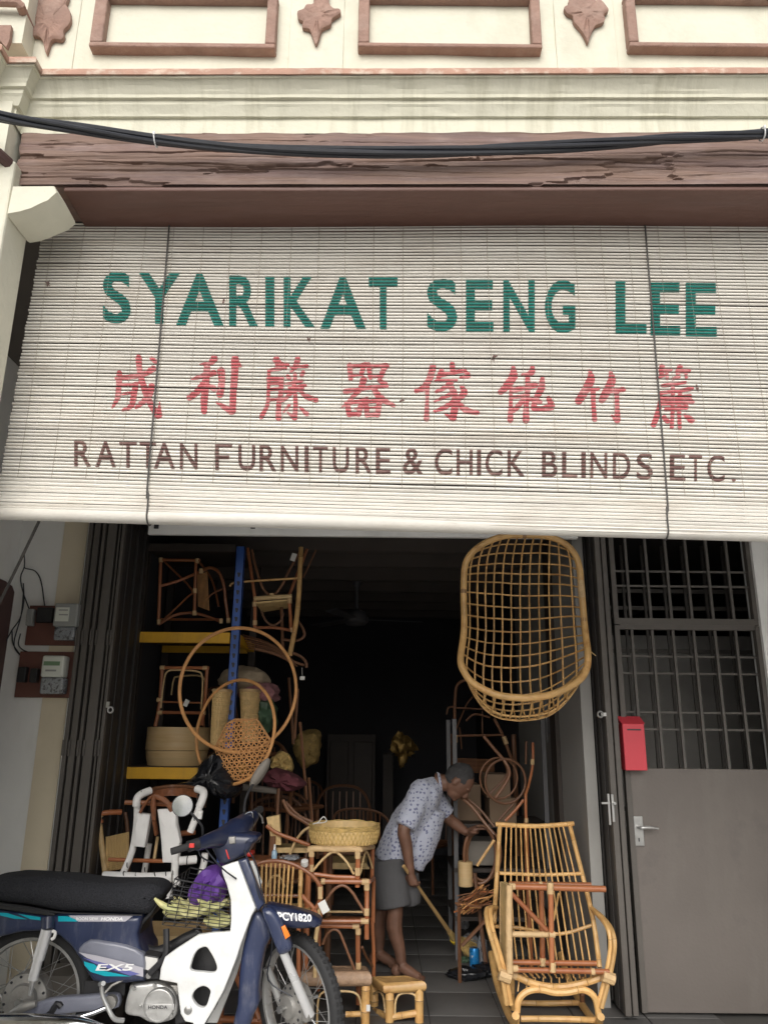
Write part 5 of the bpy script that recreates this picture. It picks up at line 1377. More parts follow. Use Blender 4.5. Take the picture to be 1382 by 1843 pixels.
for x, y, dx, dy, Y in ((575, 598, 14, 0, 4.715), (885, 602, 26, 0, 4.715), (895, 640, 0, 22, 4.715), (893, 820, 0, 26, 4.715), (880, 890, 28, 0, 4.715)): bind(s2, zs, x, y, dx, dy, 21, Y)
# low stool
s3_ = stool_at('lowest tall stool of the stack, standing on the floor behind the bench stool', None, base=zs(700, 1500, 4.95))
zs.rod(s3_, 'seat_edge', [(540, 920, 4.76), (842, 928, 4.76)], 17, RR); zs.rod(s3_, 'leg', [(828, 920, 4.76), (832, 1250, 4.76), (834, 1500, 4.76)], 18, RR); zs.rod(s3_, 'leg', [(932, 860, 5.05), (945, 1100, 5.05), (945, 1340, 5.05)], 14, RR); zs.rod(s3_, 'leg', [(545, 930, 4.8), (540, 1400, 4.8)], 16, RR)
zs.rod(s3_, 'brace', [(572, 1060, 4.77), (600, 990, 4.77), (645, 950, 4.77), (690, 965, 4.77), (725, 1040, 4.77), (760, 1130, 4.77), (808, 1250, 4.77)], 10, RB, 4)
zs.rod(s3_, 'brace', [(860, 1080, 4.8), (890, 1150, 4.9), (935, 1220, 5.0)], 10, RB, 3)
for x, y, dx, dy in ((815, 925, 24, 0), (832, 965, 0, 22), (834, 1215, 0, 24)): bind(s3_, zs, x, y, dx, dy, 21, 4.755)
q = MB(); q.prism([zs(545, 912, 4.77), zs(838, 920, 4.77), zs(935, 858, 5.05), zs(620, 850, 5.05)], (0, 0, -.01)); part(s3_, 'seat', q, M['wicker_brown'], False)
# bench stool in front
def low_stool(label, zf, seat, legs, mat, arches, Yf, Yb, base, rzl, grp=None, mats=RT, thz=60):
    t = thing('stool', label, 'stool', base, grp)
    fl, fr, br, bl = [zf(*p) for p in seat]
    th = (fl - zf(seat[0][0], seat[0][1] + thz, seat[0][2])).length
    q = MB(); rows = []
    nn = 10
    for sgn in (0, 1):
        for j in range(nn + 1):
            row = []
            for i in range(nn + 1):
                u, v = i / nn, j / nn; p = fl.lerp(fr, u).lerp(bl.lerp(br, u), v)
                e = min(u, 1 - u, v, 1 - v); p = p + Vector((0, 0, -.012 * math.sin(math.pi * u) * math.sin(math.pi * v) - (.012 if e < .01 else 0) + .003 * ((i + j) % 2)))
                row.append(p - Vector((0, 0, sgn * th * .55)))
            rows.append(row)
        if sgn == 0: top = rows; rows = []
    q.loft(top, 0, False, False); part(t, 'woven_seat', q, M[mat])
    q = MB(); ed = [p - Vector((0, 0, th * .42)) for p in (fl, fr, br, bl)]
    q.tube(ed, th * .46, 10, 1, 0, True); part(t, 'seat_edge', q, M[mat])
    for (x, y, Y, y2) in legs:
        a = zf(x, y, Y); q = MB(); q.tube([a, (a.x, a.y, 0.004)], zf.r(rzl, a), 10, 1, .12); part(t, 'leg', q, mats)
    for L in arches: zf.rod(t, 'arch', L, 8, RP, 4)
    return t
bs = low_stool('large low stool with brown woven seat behind the front wheel', zs, [(420, 1262, 4.62), (905, 1262, 4.62), (880, 1222, 4.86), (470, 1222, 4.86)], [(888, 1330, 4.63, 0), (440, 1330, 4.63, 0), (875, 1300, 4.85, 0)], 'wicker_seat' if 'wicker_seat' in M else 'rattan_pale', [[(530, 1640, 4.625), (540, 1470, 4.625), (580, 1408, 4.625), (690, 1402, 4.625), (800, 1412, 4.625), (846, 1470, 4.625), (862, 1640, 4.625)]], 4.62, 4.86, zs(660, 1640, 4.7), 32, thz=118)
zs.rod(bs, 'stretcher', [(740, 1572, 4.66), (870, 1568, 4.66)], 20, RT, 1, .1)
q = MB(); q.box(zs(905, 1525, 4.597), (.02, .003, .03)); solo('price_tag', q, M['paper'], 'small white sticker tag on the leg of the large low stool', 'tag', smooth=False)
ss = low_stool('small square golden rattan stool on the tiles next to the large low stool', zs, [(1040, 1345, 4.72), (1300, 1330, 4.72), (1190, 1292, 5.0), (945, 1298, 5.0)], [(1062, 1400, 4.73, 0), (1278, 1380, 4.73, 0), (950, 1340, 4.98, 0)], 'rattan', [[(1100, 1580, 4.725), (1105, 1480, 4.725), (1135, 1425, 4.725), (1200, 1415, 4.725), (1250, 1440, 4.725), (1262, 1540, 4.725)], [(945, 1420, 4.95), (985, 1405, 4.88), (1015, 1440, 4.8), (1030, 1560, 4.76)]], 4.72, 5.0, zs(1120, 1640, 4.8), 32, thz=86)
zs.rod(ss, 'stretcher', [(1080, 1592, 4.73), (1270, 1560, 4.73)], 24, RT, 1, .1); zs.rod(ss, 'stretcher', [(950, 1545, 4.93), (1050, 1590, 4.75)], 22, RT, 1, .1)

# --- armchair with spindle back
ac = thing('spindle_chair', 'orange rattan armchair with a spindle back just behind the front fender', 'chair', zs(300, 1300, 4.6))
zs.rod(ac, 'back_rail', [(60, 500, 4.50), (110, 465, 4.50), (220, 448, 4.5), (330, 465, 4.5), (420, 505, 4.5), (500, 560, 4.5), (550, 630, 4.5), (562, 700, 4.5), (530, 780, 4.5), (480, 830, 4.5)], 15, RR, 4)
for i in range(8): zs.rod(ac, 'spindle', [(128 + 33 * i, 462 + 3 * (i - 3) ** 2 * .3, 4.5), (122 + 30 * i, 830, 4.5)], 8, RT, 1, .2)
zs.rod(ac, 'post', [(412, 510, 4.5), (405, 820, 4.5)], 17, RT, 1, .15)
zs.rod(ac, 'arm_brace', [(420, 700, 4.5), (460, 745, 4.5), (510, 800, 4.5), (535, 880, 4.5)], 15, RR, 3); zs.rod(ac, 'leg', [(545, 780, 4.52), (540, 900, 4.52), (520, 1030, 4.52), (515, 1300, 4.52)], 15, RP, 3)
bind(ac, zs, 555, 680, 0, 45, 19, 4.498); zs.rod(ac, 'seat_rail', [(90, 840, 4.5), (500, 850, 4.5)], 16, RR); zs.rod(ac, 'seat_rail', [(60, 700, 4.9), (400, 705, 4.9)], 14, RR)
zs.rod(ac, 'leg', [(100, 840, 4.5), (110, 1500, 4.5)], 16, RR); zs.rod(ac, 'leg', [(395, 820, 4.52), (395, 1500, 4.52)], 16, RR)
q = MB(); q.prism([zs(90, 835, 4.5), zs(500, 840, 4.5), zs(470, 760, 4.88), zs(110, 755, 4.88)], (0, 0, -.015)); part(ac, 'seat', q, M['cane'], False)
zs.rod(ac, 'inner_loop', [(170, 640, 4.7), (190, 580, 4.7), (230, 555, 4.7), (270, 580, 4.7), (295, 640, 4.7)], 8, RP, 4)
q = MB(); q.box(zs(580, 785, 4.49), (.042, .003, .06), Matrix.Rotation(-.5, 3, 'Y')); solo('price_tag', q, M['paper'], 'white tag tied to the armchair behind the front fender', 'tag', smooth=False)
# --- small table with bottle and odds and ends
tb = thing('rattan_table', 'low rattan table behind the armchair carrying small bottles', 'table', zs(300, 900, 4.9))
q = MB(); q.prism([zs(30, 440, 4.72), zs(480, 470, 4.72), zs(470, 425, 5.1), zs(40, 400, 5.1)], (0, 0, -.03)); part(tb, 'top', q, M['wicker_brown'], False)
for x, y, Y in ((40, 450, 4.74), (470, 478, 4.74), (460, 440, 5.08)):
    a = zs(x, y, Y); q = MB(); q.tube([a, (a.x, Y, 0)], .016, 8); part(tb, 'leg', q, RR)
bt = thing('spray_bottle', 'small clear spray bottle with white cap on the rattan table', 'bottle', zs(217, 432, 4.76))
q = MB(); c = zs(217, 434, 4.76); k = zs.r(1, c); q.lathe([(19 * k, 0), (20 * k, 4 * k), (20 * k, 50 * k), (9 * k, 64 * k)], c, seg=16); part(bt, 'body', q, M['blue_liquid'])
q = MB(); q.lathe([(9 * k, 62 * k), (9 * k, 78 * k), (6 * k, 100 * k)], c, seg=12); part(bt, 'cap', q, M['paper'])
blob('plastic_wrap', ZM(4.065, 440, 1440, 4.78), 250, 412, 405, 455, .1, 'clear_plastic', 'crumpled clear plastic packet on the rattan table', 'packet', .35, 4, 18, 12)
q = MB(); c = zs(440, 480, 4.7); q.lathe([(25 * k, 0), (27 * k, 6 * k), (26 * k, 36 * k), (20 * k, 38 * k)], c, (0, -.5, 1), 18); solo('white_cup', q, M['paper'], 'small white lid or cup at the edge of the rattan table', 'cup')
q = MB(); q.bb(zs(10, 420, 4.8), zs(80, 365, 4.9)); bevel(solo('red_tub', q, M['red_plastic'], 'red plastic tub behind the motorcycle column', 'tub', smooth=False), .01)
# --- lounge chair further back
lc = thing('lounge_chair', 'dim rattan lounge chair with bent arms behind the handlebars', 'chair', zs(350, 330, 5.3))
q = MB(); q.prism([zs(160, 130, 5.1), zs(255, 112, 5.1), zs(268, 330, 5.1), zs(205, 330, 5.1)], (0, .06, 0)); part(lc, 'arm_panel', q, M['cane'], False)
for L, r, mt_ in (([(160, 190, 5.08), (240, 245, 5.08), (360, 290, 5.08), (480, 335, 5.08)], 14, RR), ([(280, 0, 5.2), (330, 90, 5.2), (420, 150, 5.2), (490, 195, 5.2)], 14, RB), ([(300, 20, 5.3), (400, 120, 5.3), (500, 165, 5.3)], 13, RB), ([(330, 410, 5.1), (370, 310, 5.1), (430, 230, 5.1), (500, 190, 5.1)], 10, RP), ([(180, 180, 5.1), (200, 260, 5.1), (190, 420, 5.1)], 14, RP), ([(280, 370, 5.3), (470, 335, 5.3)], 8, RP), ([(240, 120, 5.25), (250, -80, 5.3)], 12, RB)):
    zs.rod(lc, 'frame_pole', L, r, mt_, 4)
a = zs(200, 420, 5.1)
for xx, yy in ((a.x, 5.1), (a.x + .35, 5.15)):
    q = MB(); q.tube([(xx, yy, a.z + .12), (xx, yy, 0)], .02, 8); part(lc, 'leg', q, RB)
q = MB(); q.prism([zs(210, 350, 5.15), zs(470, 350, 5.15), zs(470, 320, 5.5), zs(240, 320, 5.5)], (0, 0, -.03)); part(lc, 'seat', q, M['cane'], False)

# ================================================================== wrapped chair on the left
z7 = ZM(4.607, 160, 1380, 4.78)
wc = thing('wrapped_chair', 'brown wicker chair whose legs are wrapped in white foam and string', 'chair', z7(520, 1000, 4.9))
z7.rod(wc, 'wrapped_rail', [(395, 330, 4.72), (402, 265, 4.72), (440, 228, 4.74), (510, 200, 4.78)], 32, M['foam_white'], 4, 0, 10)
z7.rod(wc, 'wrapped_rail', [(895, 185, 4.80), (945, 205, 4.77), (948, 250, 4.74), (915, 335, 4.72)], 32, M['foam_white'], 4, 0, 10)
z7.rod(wc, 'wrapped_leg', [(918, 330, 4.72), (885, 430, 4.72), (840, 545, 4.72)], 28, M['foam_white'], 2, 0, 10)
z7.rod(wc, 'wrapped_leg', [(400, 330, 4.74), (395, 480, 4.74), (360, 700, 4.74), (275, 905, 4.74)], 27, M['foam_white'], 3, 0, 10)
z7.rod(wc, 'wrapped_leg', [(690, 700, 4.70), (715, 800, 4.70), (710, 905, 4.70), (735, 990, 4.70)], 30, M['foam_white'], 3, 0, 10)
def sheet(parent, name, poly, Y, th, mat, wob=.006):
    ou = [z7(x, y, Y) for x, y in poly]; c = sum(ou, Vector()) / len(ou); ou = smooth_path(ou, 1, True)
    q = MB(); sub = []
    for a, b in zip(ou, ou[1:] + ou[:1]):
        for t in (0, .25, .5, .75): sub.append(a.lerp(b, t) + Vector((0, 0, 0)))
    rings = [[p + Vector((0, th, 0)) for p in sub], [p for p in sub], [c + (p - c) * .85 + Vector((0, -.006 + wob * noise.noise(p * 20), 0)) for p in sub], [c + (p - c) * .4 + Vector((0, -.008 + wob * noise.noise(p * 14), 0)) for p in sub]]
    q.loft(rings); return part(parent, name, q, M[mat])
sheet(wc, 'foam_sheet', [(398, 385), (510, 402), (495, 480), (460, 672), (365, 660), (375, 560)], 4.70, .05, 'foam_white')
sheet(wc, 'foam_sheet', [(568, 358), (715, 350), (725, 480), (755, 620), (742, 700), (740, 800), (612, 796), (600, 620), (585, 480)], 4.69, .05, 'foam_white')
z7.rod(wc, 'wrapped_rail', [(118, 912, 4.66), (300, 918, 4.66), (480, 925, 4.66), (690, 915, 4.66)], 40, M['foam_white'], 3, 0, 10)
z7.rod(wc, 'wrapped_rail', [(745, 785, 4.72), (890, 772, 4.76)], 34, M['foam_white'], 1, 0, 10)
z7.rod(wc, 'wrapped_leg', [(965, 720, 4.84), (955, 800, 4.84), (925, 900, 4.84)], 28, M['foam_white'], 2, 0, 10)
z7.rod(wc, 'wrapped_leg', [(620, 920, 4.66), (640, 1000, 4.66), (650, 1090, 4.66)], 46, M['foam_white'], 2, 0, 10)
z7.rod(wc, 'wrapped_leg', [(500, 640, 4.95), (480, 760, 4.95), (455, 905, 4.95)], 24, M['foam_white'], 2, 0, 10)
# string windings
for (x, y, dx, dy, r, Y) in ((300, 905, 22, -30, 33, 4.66), (400, 915, 24, -20, 33, 4.66), (560, 905, 30, -24, 34, 4.66), (650, 905, 20, -24, 34, 4.66), (325, 810, 4, 18, 29, 4.74), (905, 270, 6, 3, 34, 4.74), (440, 235, 3, 8, 34, 4.74), (820, 782, 2, 10, 36, 4.74), (960, 770, 6, 2, 30, 4.84), (880, 430, 4, 2, 30, 4.72), (705, 880, 10, 6, 31, 4.70), (470, 850, 6, 3, 26, 4.95)):
    c = z7(x, y, Y); q = MB(); q.torus(c, Vector((dy, .1, dx)).normalized() if abs(dx) < 1 else Vector((1, 0, dx * .02)), z7.r(r, c), .003, 16, 5); part(wc, 'string', q, M['tape_black'])
rows = []
for j in range(5):
    t = j / 4; rows.append([z7(x, y + 18 * t * (1.2) + 55 * t, Y) for x, y, Y in ((485, 212, 4.80), (540, 185, 4.86), (620, 172, 4.92), (700, 166, 4.95), (790, 168, 4.92), (860, 176, 4.86), (910, 190, 4.80))])
q = MB(); q.loft([smooth_path(r_, 4) for r_ in rows], 0, False, False); part(wc, 'wicker_back', q, M['wicker_brown'])
z7.rod(wc, 'back_top_rail', [(480, 210, 4.80), (540, 185, 4.86), (620, 170, 4.92), (700, 163, 4.95), (790, 166, 4.92), (860, 174, 4.86), (912, 190, 4.80)], 14, RB, 4)
for L, r in (([(425, 385, 4.68), (460, 320, 4.68), (505, 265, 4.68), (540, 245, 4.68)], 22), ([(540, 245, 4.675), (535, 330, 4.675), (540, 440, 4.69)], (30, 40, 28)), ([(540, 245, 4.68), (600, 265, 4.68), (650, 300, 4.68), (690, 370, 4.69)], 22), ([(540, 440, 4.7), (560, 560, 4.75)], 26)):
    z7.rod(wc, 'bent_splat', L, r, M['wicker_brown'], 4, 0, 8, flat=.6)
z7.rod(wc, 'cross_bar', [(298, 298, 4.72), (480, 302, 4.74), (690, 318, 4.76)], 19, RR); z7.rod(wc, 'cross_bar', [(165, 772, 4.80), (400, 780, 4.78), (625, 786, 4.76)], 16, RR)
z7.rod(wc, 'cross_bar', [(570, 585, 4.85), (540, 780, 4.80)], 13, RP); z7.rod(wc, 'cross_bar', [(740, 560, 4.9), (880, 545, 4.95)], 22, RR)
sheet(wc, 'foam_sheet', [(905, 365), (945, 368), (935, 440), (885, 435)], 4.70, .01, 'foam_white')
# cane-sided chair behind it
cc = thing('cane_chair', 'rattan chair with woven cane side standing against the folded shutter', 'chair', z7(220, 1000, 4.95))
z7.rod(cc, 'post', [(110, 390, 4.9), (92, 425, 4.9), (90, 500, 4.9), (105, 640, 4.9), (135, 880, 4.9)], 24, RP, 3, 0, 10)
z7.rod(cc, 'arm', [(100, 470, 4.9), (95, 410, 4.9), (130, 385, 4.9), (270, 378, 4.95)], 22, RR, 3, 0, 10)
rows = []
for j in range(7):
    t = j / 6; a = z7(140, 590 + 290 * t, 4.93); b = z7(330 - 30 * t, 545 + 300 * t, 5.0); rows.append([a.lerp(b, i / 10) for i in range(11)])
q = MB(); q.loft(rows, 0, False, False); part(cc, 'cane_panel', q, M['wicker_brown'])
q = MB()
for i in range(15):
    x = 145 + 13 * i; q.tube([z7(x, 585 - i * 3, 4.92), z7(x - 4, 870 - i * 2, 4.92)], .0036, 4)
for j in range(17):
    y = 590 + 17 * j; q.tube([z7(140, y, 4.917), z7(332 - j * 1.5, y - 42, 4.99)], .0036, 4)
part(cc, 'cane_weave', q, M['cane'], stuff=True)
z7.rod(cc, 'rear_post', [(300, 380, 5.1), (320, 520, 5.1), (330, 880, 5.1)], 16, RB, 2)
for x, Y in ((140, 4.9), (330, 5.1)):
    a = z7(x, 880, Y); q = MB(); q.tube([a, (a.x, Y, 0)], .024, 8); part(cc, 'leg', q, RB)
# bench plank and boxes seen through the motorcycle
q = MB(); A = P(205, 1700, 4.55); B = P(360, 1684, 4.55); q.bb((A.x, 4.52, A.z - .01), (B.x, 4.86, B.z)); bn = thing('wood_bench', 'rough wooden bench half hidden behind the motorcycle', 'bench', (A.x + .3, 4.65, 0)); bevel(part(bn, 'seat', q, M['drum_wood'], False), .004)
for xx in (A.x + .06, B.x - .06):
    q = MB(); q.bb((xx - .02, 4.55, 0), (xx + .02, 4.82, A.z - .011)); part(bn, 'leg', q, M['dark_wood'], False)
A = P(70, 1800, 4.45); B = P(150, 1752, 4.45); q = MB(); q.bb((A.x, 4.40, WALK_Z), (B.x + .04, 4.62, B.z)); bevel(solo('carton', q, M['cardboard_grey'], 'grey cardboard carton seen through the spokes of the rear wheel', 'box', smooth=False), .004)
# bamboo lying low behind the motorcycle
for i, (x0, y0, x1, y1) in enumerate(((405, 1740, 395, 1843), (425, 1730, 470, 1843), (385, 1835, 470, 1838), (400, 1700, 440, 1790))):
    q = MB(); q.tube([P(x0, y0, 4.5), P(x1, y1, 4.5)], .017, 8, 1, .2); solo('rattan_offcut', q, RR, ('upright', 'slanting', 'horizontal', 'leaning')[i] + ' red rattan pole glimpsed between leg shield and front wheel', 'pole', group='rattan poles behind the leg shield')

# ================================================================== right side of the shop interior
z5 = ZM(5.12, 780, 1200, 6.0)
rs_ = thing('chair_stack', 'dim stack of brown rattan chair frames below the hanging chair', 'chair', (z5(450, 0, 6.6).x, 6.6, 0))
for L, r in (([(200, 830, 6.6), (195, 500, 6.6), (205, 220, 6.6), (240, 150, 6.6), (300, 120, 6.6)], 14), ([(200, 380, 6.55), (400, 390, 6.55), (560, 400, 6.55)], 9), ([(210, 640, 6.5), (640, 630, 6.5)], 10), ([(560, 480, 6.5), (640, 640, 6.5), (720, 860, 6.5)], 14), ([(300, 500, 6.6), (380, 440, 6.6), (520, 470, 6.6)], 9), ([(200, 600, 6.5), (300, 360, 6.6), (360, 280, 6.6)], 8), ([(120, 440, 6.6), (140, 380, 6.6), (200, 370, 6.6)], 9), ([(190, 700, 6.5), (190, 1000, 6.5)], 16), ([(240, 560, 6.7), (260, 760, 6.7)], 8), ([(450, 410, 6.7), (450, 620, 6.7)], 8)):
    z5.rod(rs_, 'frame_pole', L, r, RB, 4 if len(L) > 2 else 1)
for i in range(12):
    y = 850 + 11 * i; z5.rod(rs_, 'seat_slat', [(220, y, 6.4), (560, y + 10, 6.4)], 4, RB, 1, 0, 5)
bind(rs_, z5, 200, 665, 0, 35, 22, 6.5); bind(rs_, z5, 660, 680, 12, 35, 22, 6.5)
a = z5(195, 980, 6.5)
for xx in (a.x, a.x + .5):
    q = MB(); q.tube([(xx, 6.6, a.z + .3), (xx, 6.6, 0)], .02, 8); part(rs_, 'leg', q, RB)
rg = thing('bent_rattan_frame', 'unfinished frame of large bent rattan rings leaning by the partition', 'frame', (z5(650, 0, 5.7).x, 5.7, 0))
for (x, y, rx, ry, Y, r, tl) in ((662, 1058, 185, 205, 5.62, 12, 0), (600, 1030, 172, 190, 5.68, 9, 0)):
    pts = [z5(x + rx * math.cos(t * math.pi / 14), y + ry * math.sin(t * math.pi / 14), Y) for t in range(28)]; q = MB(); q.tube(pts, z5.r(r, pts[0]), 8, 1, 0, True); part(rg, 'ring', q, RB)
zmn = ZM(3.664, 640, 1340, 5.6)
pts = [zmn(820 + 105 * math.cos(t * math.pi / 14), 730 + 190 * math.sin(t * math.pi / 14) + 0, 5.74) for t in range(28)]; q = MB(); q.tube(pts, .012, 8, 1, 0, True); part(rg, 'ring', q, RB)
pts = [zmn(845 + 112 * math.cos(t * math.pi / 14), 725 + 175 * math.sin(t * math.pi / 14) + 0, 5.79) for t in range(28)]; q = MB(); q.tube(pts, .010, 8, 1, 0, True); part(rg, 'ring', q, RB)
for L, r, mt_ in (([(465, 645, 5.7), (560, 760, 5.66), (660, 880, 5.62), (700, 980, 5.62), (660, 1080, 5.62), (570, 1210, 5.62)], 15, RB), ([(620, 830, 5.7), (680, 950, 5.68), (650, 1040, 5.68), (520, 1170, 5.66)], 10, RB), ([(225, 1180, 5.66), (350, 1290, 5.62), (470, 1440, 5.58), (560, 1550, 5.56)], 15, RB), ([(260, 1180, 5.7), (420, 1310, 5.66), (560, 1480, 5.62)], 12, RB), ([(830, 1230, 5.6), (750, 1330, 5.6), (660, 1425, 5.6)], 14, RR), ([(760, 1240, 5.63), (600, 1420, 5.63)], 11, RB), ([(850, 1180, 5.58), (850, 1300, 5.58), (855, 1440, 5.58)], 14, RR),
                  ([(915, 700, 5.7), (915, 900, 5.7), (880, 1080, 5.66), (845, 1190, 5.62)], 13, RR), ([(855, 690, 5.75), (850, 900, 5.75)], 10, RB), ([(560, 1600, 5.56), (480, 1720, 5.56), (400, 1840, 5.56)], 13, RT)):
    z5.rod(rg, 'bent_pole', L, r, mt_, 4)
bind(rg, z5, 912, 880, 0, 26, 18, 5.695, 'rattan_pale'); bind(rg, z5, 855, 1420, 0, 20, 18, 5.575)
a = z5(850, 1440, 5.58); q = MB(); q.tube([a, (a.x, 5.58, 0)], .016, 8); part(rg, 'leg', q, RR)
a = zmn(785, 850, 5.74); q = MB(); q.tube([a, (a.x + .05, 5.6, 0)], .014, 8); part(rg, 'leg', q, RB)
def crate(name, zf, x0, y0, x1, y1, Y, d, mat, label):
    A = zf(x0, y1, Y); B = zf(x1, y0, Y); q = MB(); q.bb((A.x, Y, A.z), (B.x, Y + d, B.z)); o = solo(name, q, M[mat], label, 'box', smooth=False, group='cartons on the right shelves'); bevel(o, .006); return o
crate('carton', z5, 490, 995, 705, 1210, 5.95, .3, 'cardboard', 'upper cardboard carton seen through the upper rattan ring')
crate('carton', z5, 215, 1090, 435, 1430, 6.1, .3, 'cardboard', "cardboard carton behind the person's forearm")
crate('carton', z5, 520, 1215, 760, 1450, 5.95, .3, 'cardboard', 'lower cardboard carton below the upper rattan ring')
crate('carton', zmn, 740, 640, 925, 800, 5.9, .3, 'cardboard_grey', 'grey-brown carton seen through the lower rattan ring')
sp_ = thing('steel_shelf', 'dim grey steel shelf holding cartons behind the rattan rings', 'shelf', (z5(205, 0, 5.9).x, 5.9, 0))
xq = z5(207, 1500, 5.9).x
for xx, yy in ((xq, 5.9), (XPART - .06, 5.9), (xq, 6.45)):
    q = MB(); q.bb((xx - .015, yy, 0), (xx + .015, yy + .03, 1.6)); part(sp_, 'post', q, M['fan_metal'], False)
for zz_ in (z5(0, 1435, 5.93).z, zmn(0, 805, 5.9).z, .28):
    q = MB(); q.bb((xq - .02, 5.885, zz_ - .03), (XPART - .04, 6.46, zz_ - .004)); part(sp_, 'shelf', q, M['dark_wood'], False)
q = MB(); c = zmn(725, 935, 5.75); k = zmn.r(1, c); q.lathe([(48 * k, 0), (50 * k, 6 * k), (47 * k, 40 * k), (49 * k, 145 * k), (44 * k, 150 * k)], c, seg=24); solo('cane_spool', q, M['drum_wood'], 'pale coil of split cane standing on the low shelf', 'coil')
# loose sticks
hp_ = thing('stick_heap', 'loose heap of thin reddish rattan sticks beside the rocking chair', 'sticks', zmn(780, 1060, 5.45))
for i in range(34):
    a = zmn(random.uniform(650, 770), random.uniform(1000, 1120), random.uniform(5.3, 5.6)); b = zmn(random.uniform(800, 940), random.uniform(920, 1080), random.uniform(5.3, 5.6)); q = MB(); q.tube([a, a.lerp(b, .5) + Vector((0, 0, random.uniform(-.02, .02))), b], random.uniform(.003, .008), 6, 3)
    part(hp_, 'stick', q, random.choice([M['rattan_red'], M['rattan_brown'], M['cane_orange'], M['rattan_brown']]))
for (x0, y0, x1, y1, lab) in ((680, 1070, 690, 1330, 'upright red rattan offcut beside the broom'), (700, 1330, 860, 1160, 'slanting rattan offcut behind the blue can')  ):
    e_ = zmn(x1, y1, 5.35)
    if x1 - x0 < 50: e_ = Vector((e_.x, 5.42, 0))
    q = MB(); q.tube([zmn(x0, y0, 5.35), e_], .012, 6); solo('rattan_offcut', q, M['dark_wood'] if 'batten' in lab else M['rattan_brown'], lab, 'pole')
can = thing('drink_can', 'blue drink can on the tiles in front of the stick heap', 'can', zmn(782, 1475, 5.2))
c = PF(854, 1742); k = .033
q = MB(); q.lathe([(k * .85, 0), (k, .008), (k, .105), (k * .85, .118), (k * .8, .115)], c, seg=20); part(can, 'body', q, M['can_blue'])
q = MB(); q.lathe([(k * .82, .1175), (k * .5, .119)], c, seg=20); part(can, 'lid', q, M['steel'])
bo = thing('plastic_bottle', 'clear plastic bottle standing beside the blue can', 'bottle', PF(868, 1735))
c = PF(868, 1737); q = MB(); q.lathe([(.032, 0), (.034, .02), (.034, .14), (.012, .19)], c, seg=16); part(bo, 'body', q, M['clear_plastic'])
q = MB(); q.lathe([(.014, .19), (.014, .215)], c, seg=12); part(bo, 'cap', q, M['paper'])
def floor_bag(px, py, sx, sy, sz, mat, label, cat, seed, name):
    c = PF(px, py); q = MB(); q.ball(c + Vector((0, 0, sz * .8)), (sx, sy, sz), 28, 16, jit=.35, seed=seed); return solo(name, q, M[mat], label, cat)
floor_bag(842, 1762, .13, .09, .035, 'bag_black', 'flat black plastic bag on the tiles left of the rocking chair', 'bag', 3, 'plastic_bag')
floor_bag(876, 1757, .09, .08, .04, 'bag_black', 'second black bag on the tiles touching the rocking chair arm', 'bag', 7, 'plastic_bag')
floor_bag(836, 1733, .035, .03, .02, 'bag_green', 'small crumpled pale green litter by the broom head', 'litter', 5, 'litter')
floor_bag(845, 1706, .06, .05, .05, 'paper_grey', 'grey crumpled plastic litter behind the blue can', 'litter', 8, 'litter')
floor_bag(835, 1672, .04, .04, .045, 'paper_grey', 'small pale litter under the stick heap', 'litter', 9, 'litter')
# ================================================================== motorcycle
def plate(parent, name, polys, zf, Yf, depth, bev, mat, smooth_n=1, label=None, res=2):
    """a solid plate whose outline (and holes) are given in crop coordinates, rounded at the edges"""
    cu = bpy.data.curves.new(name, 'CURVE'); cu.dimensions = '2D'; cu.fill_mode = 'BOTH'
    cu.extrude = max(0.0005, depth / 2 - bev); cu.bevel_depth = bev; cu.bevel_resolution = res; cu.offset = -bev
    for i_, pl in enumerate(polys):
        w = [zf(x, y, Yf) for x, y in pl]
        if smooth_n > 1 or i_ > 0: w = smooth_path(w, max(smooth_n, 4) if i_ else smooth_n, True)
        sp = cu.splines.new('POLY'); sp.points.add(len(w) - 1)
        for q_, p_ in zip(sp.points, w): q_.co = (p_.x, p_.z, 0, 1)
        sp.use_cyclic_u = True
    ob = bpy.data.objects.new(name, cu)
    me0 = ob.to_mesh()
    og = ORG[parent.name]
    vs = [Vector((v.co.x, Yf + depth / 2 - v.co.z, v.co.y)) - og for v in me0.vertices]
    fs = [tuple(p.vertices) for p in me0.polygons]
    ob.to_mesh_clear(); bpy.data.objects.remove(ob); bpy.data.curves.remove(cu)
    me = bpy.data.meshes.new(name); me.from_pydata([tuple(v) for v in vs], [], fs)
    bm = bmesh.new(); bm.from_mesh(me); bmesh.ops.remove_doubles(bm, verts=bm.verts, dist=1e-5); bmesh.ops.recalc_face_normals(bm, faces=bm.faces)
    for f in bm.faces: f.smooth = True
    for e in bm.edges:
        if len(e.link_faces) == 2 and e.calc_face_angle(0) > .6: e.smooth = False
    bm.to_mesh(me); bm.free()
    me.materials.append(M[mat] if isinstance(mat, str) else mat)
    o = bpy.data.objects.new(name, me); link(o, parent)
    if label: o['label'] = label
    return o

def text_mesh(s, offset=0.0, shear=0.0):
    c = bpy.data.curves.new('t', 'FONT'); c.body = s; c.offset = offset; c.shear = shear; c.resolution_u = 3
    o = bpy.data.objects.new('t', c); me = o.to_mesh()
    vs = [(v.co.x, v.co.y) for v in me.vertices]; fs = [tuple(p.vertices) for p in me.polygons]
    o.to_mesh_clear(); bpy.data.objects.remove(o); bpy.data.curves.remove(c)
    return vs, fs

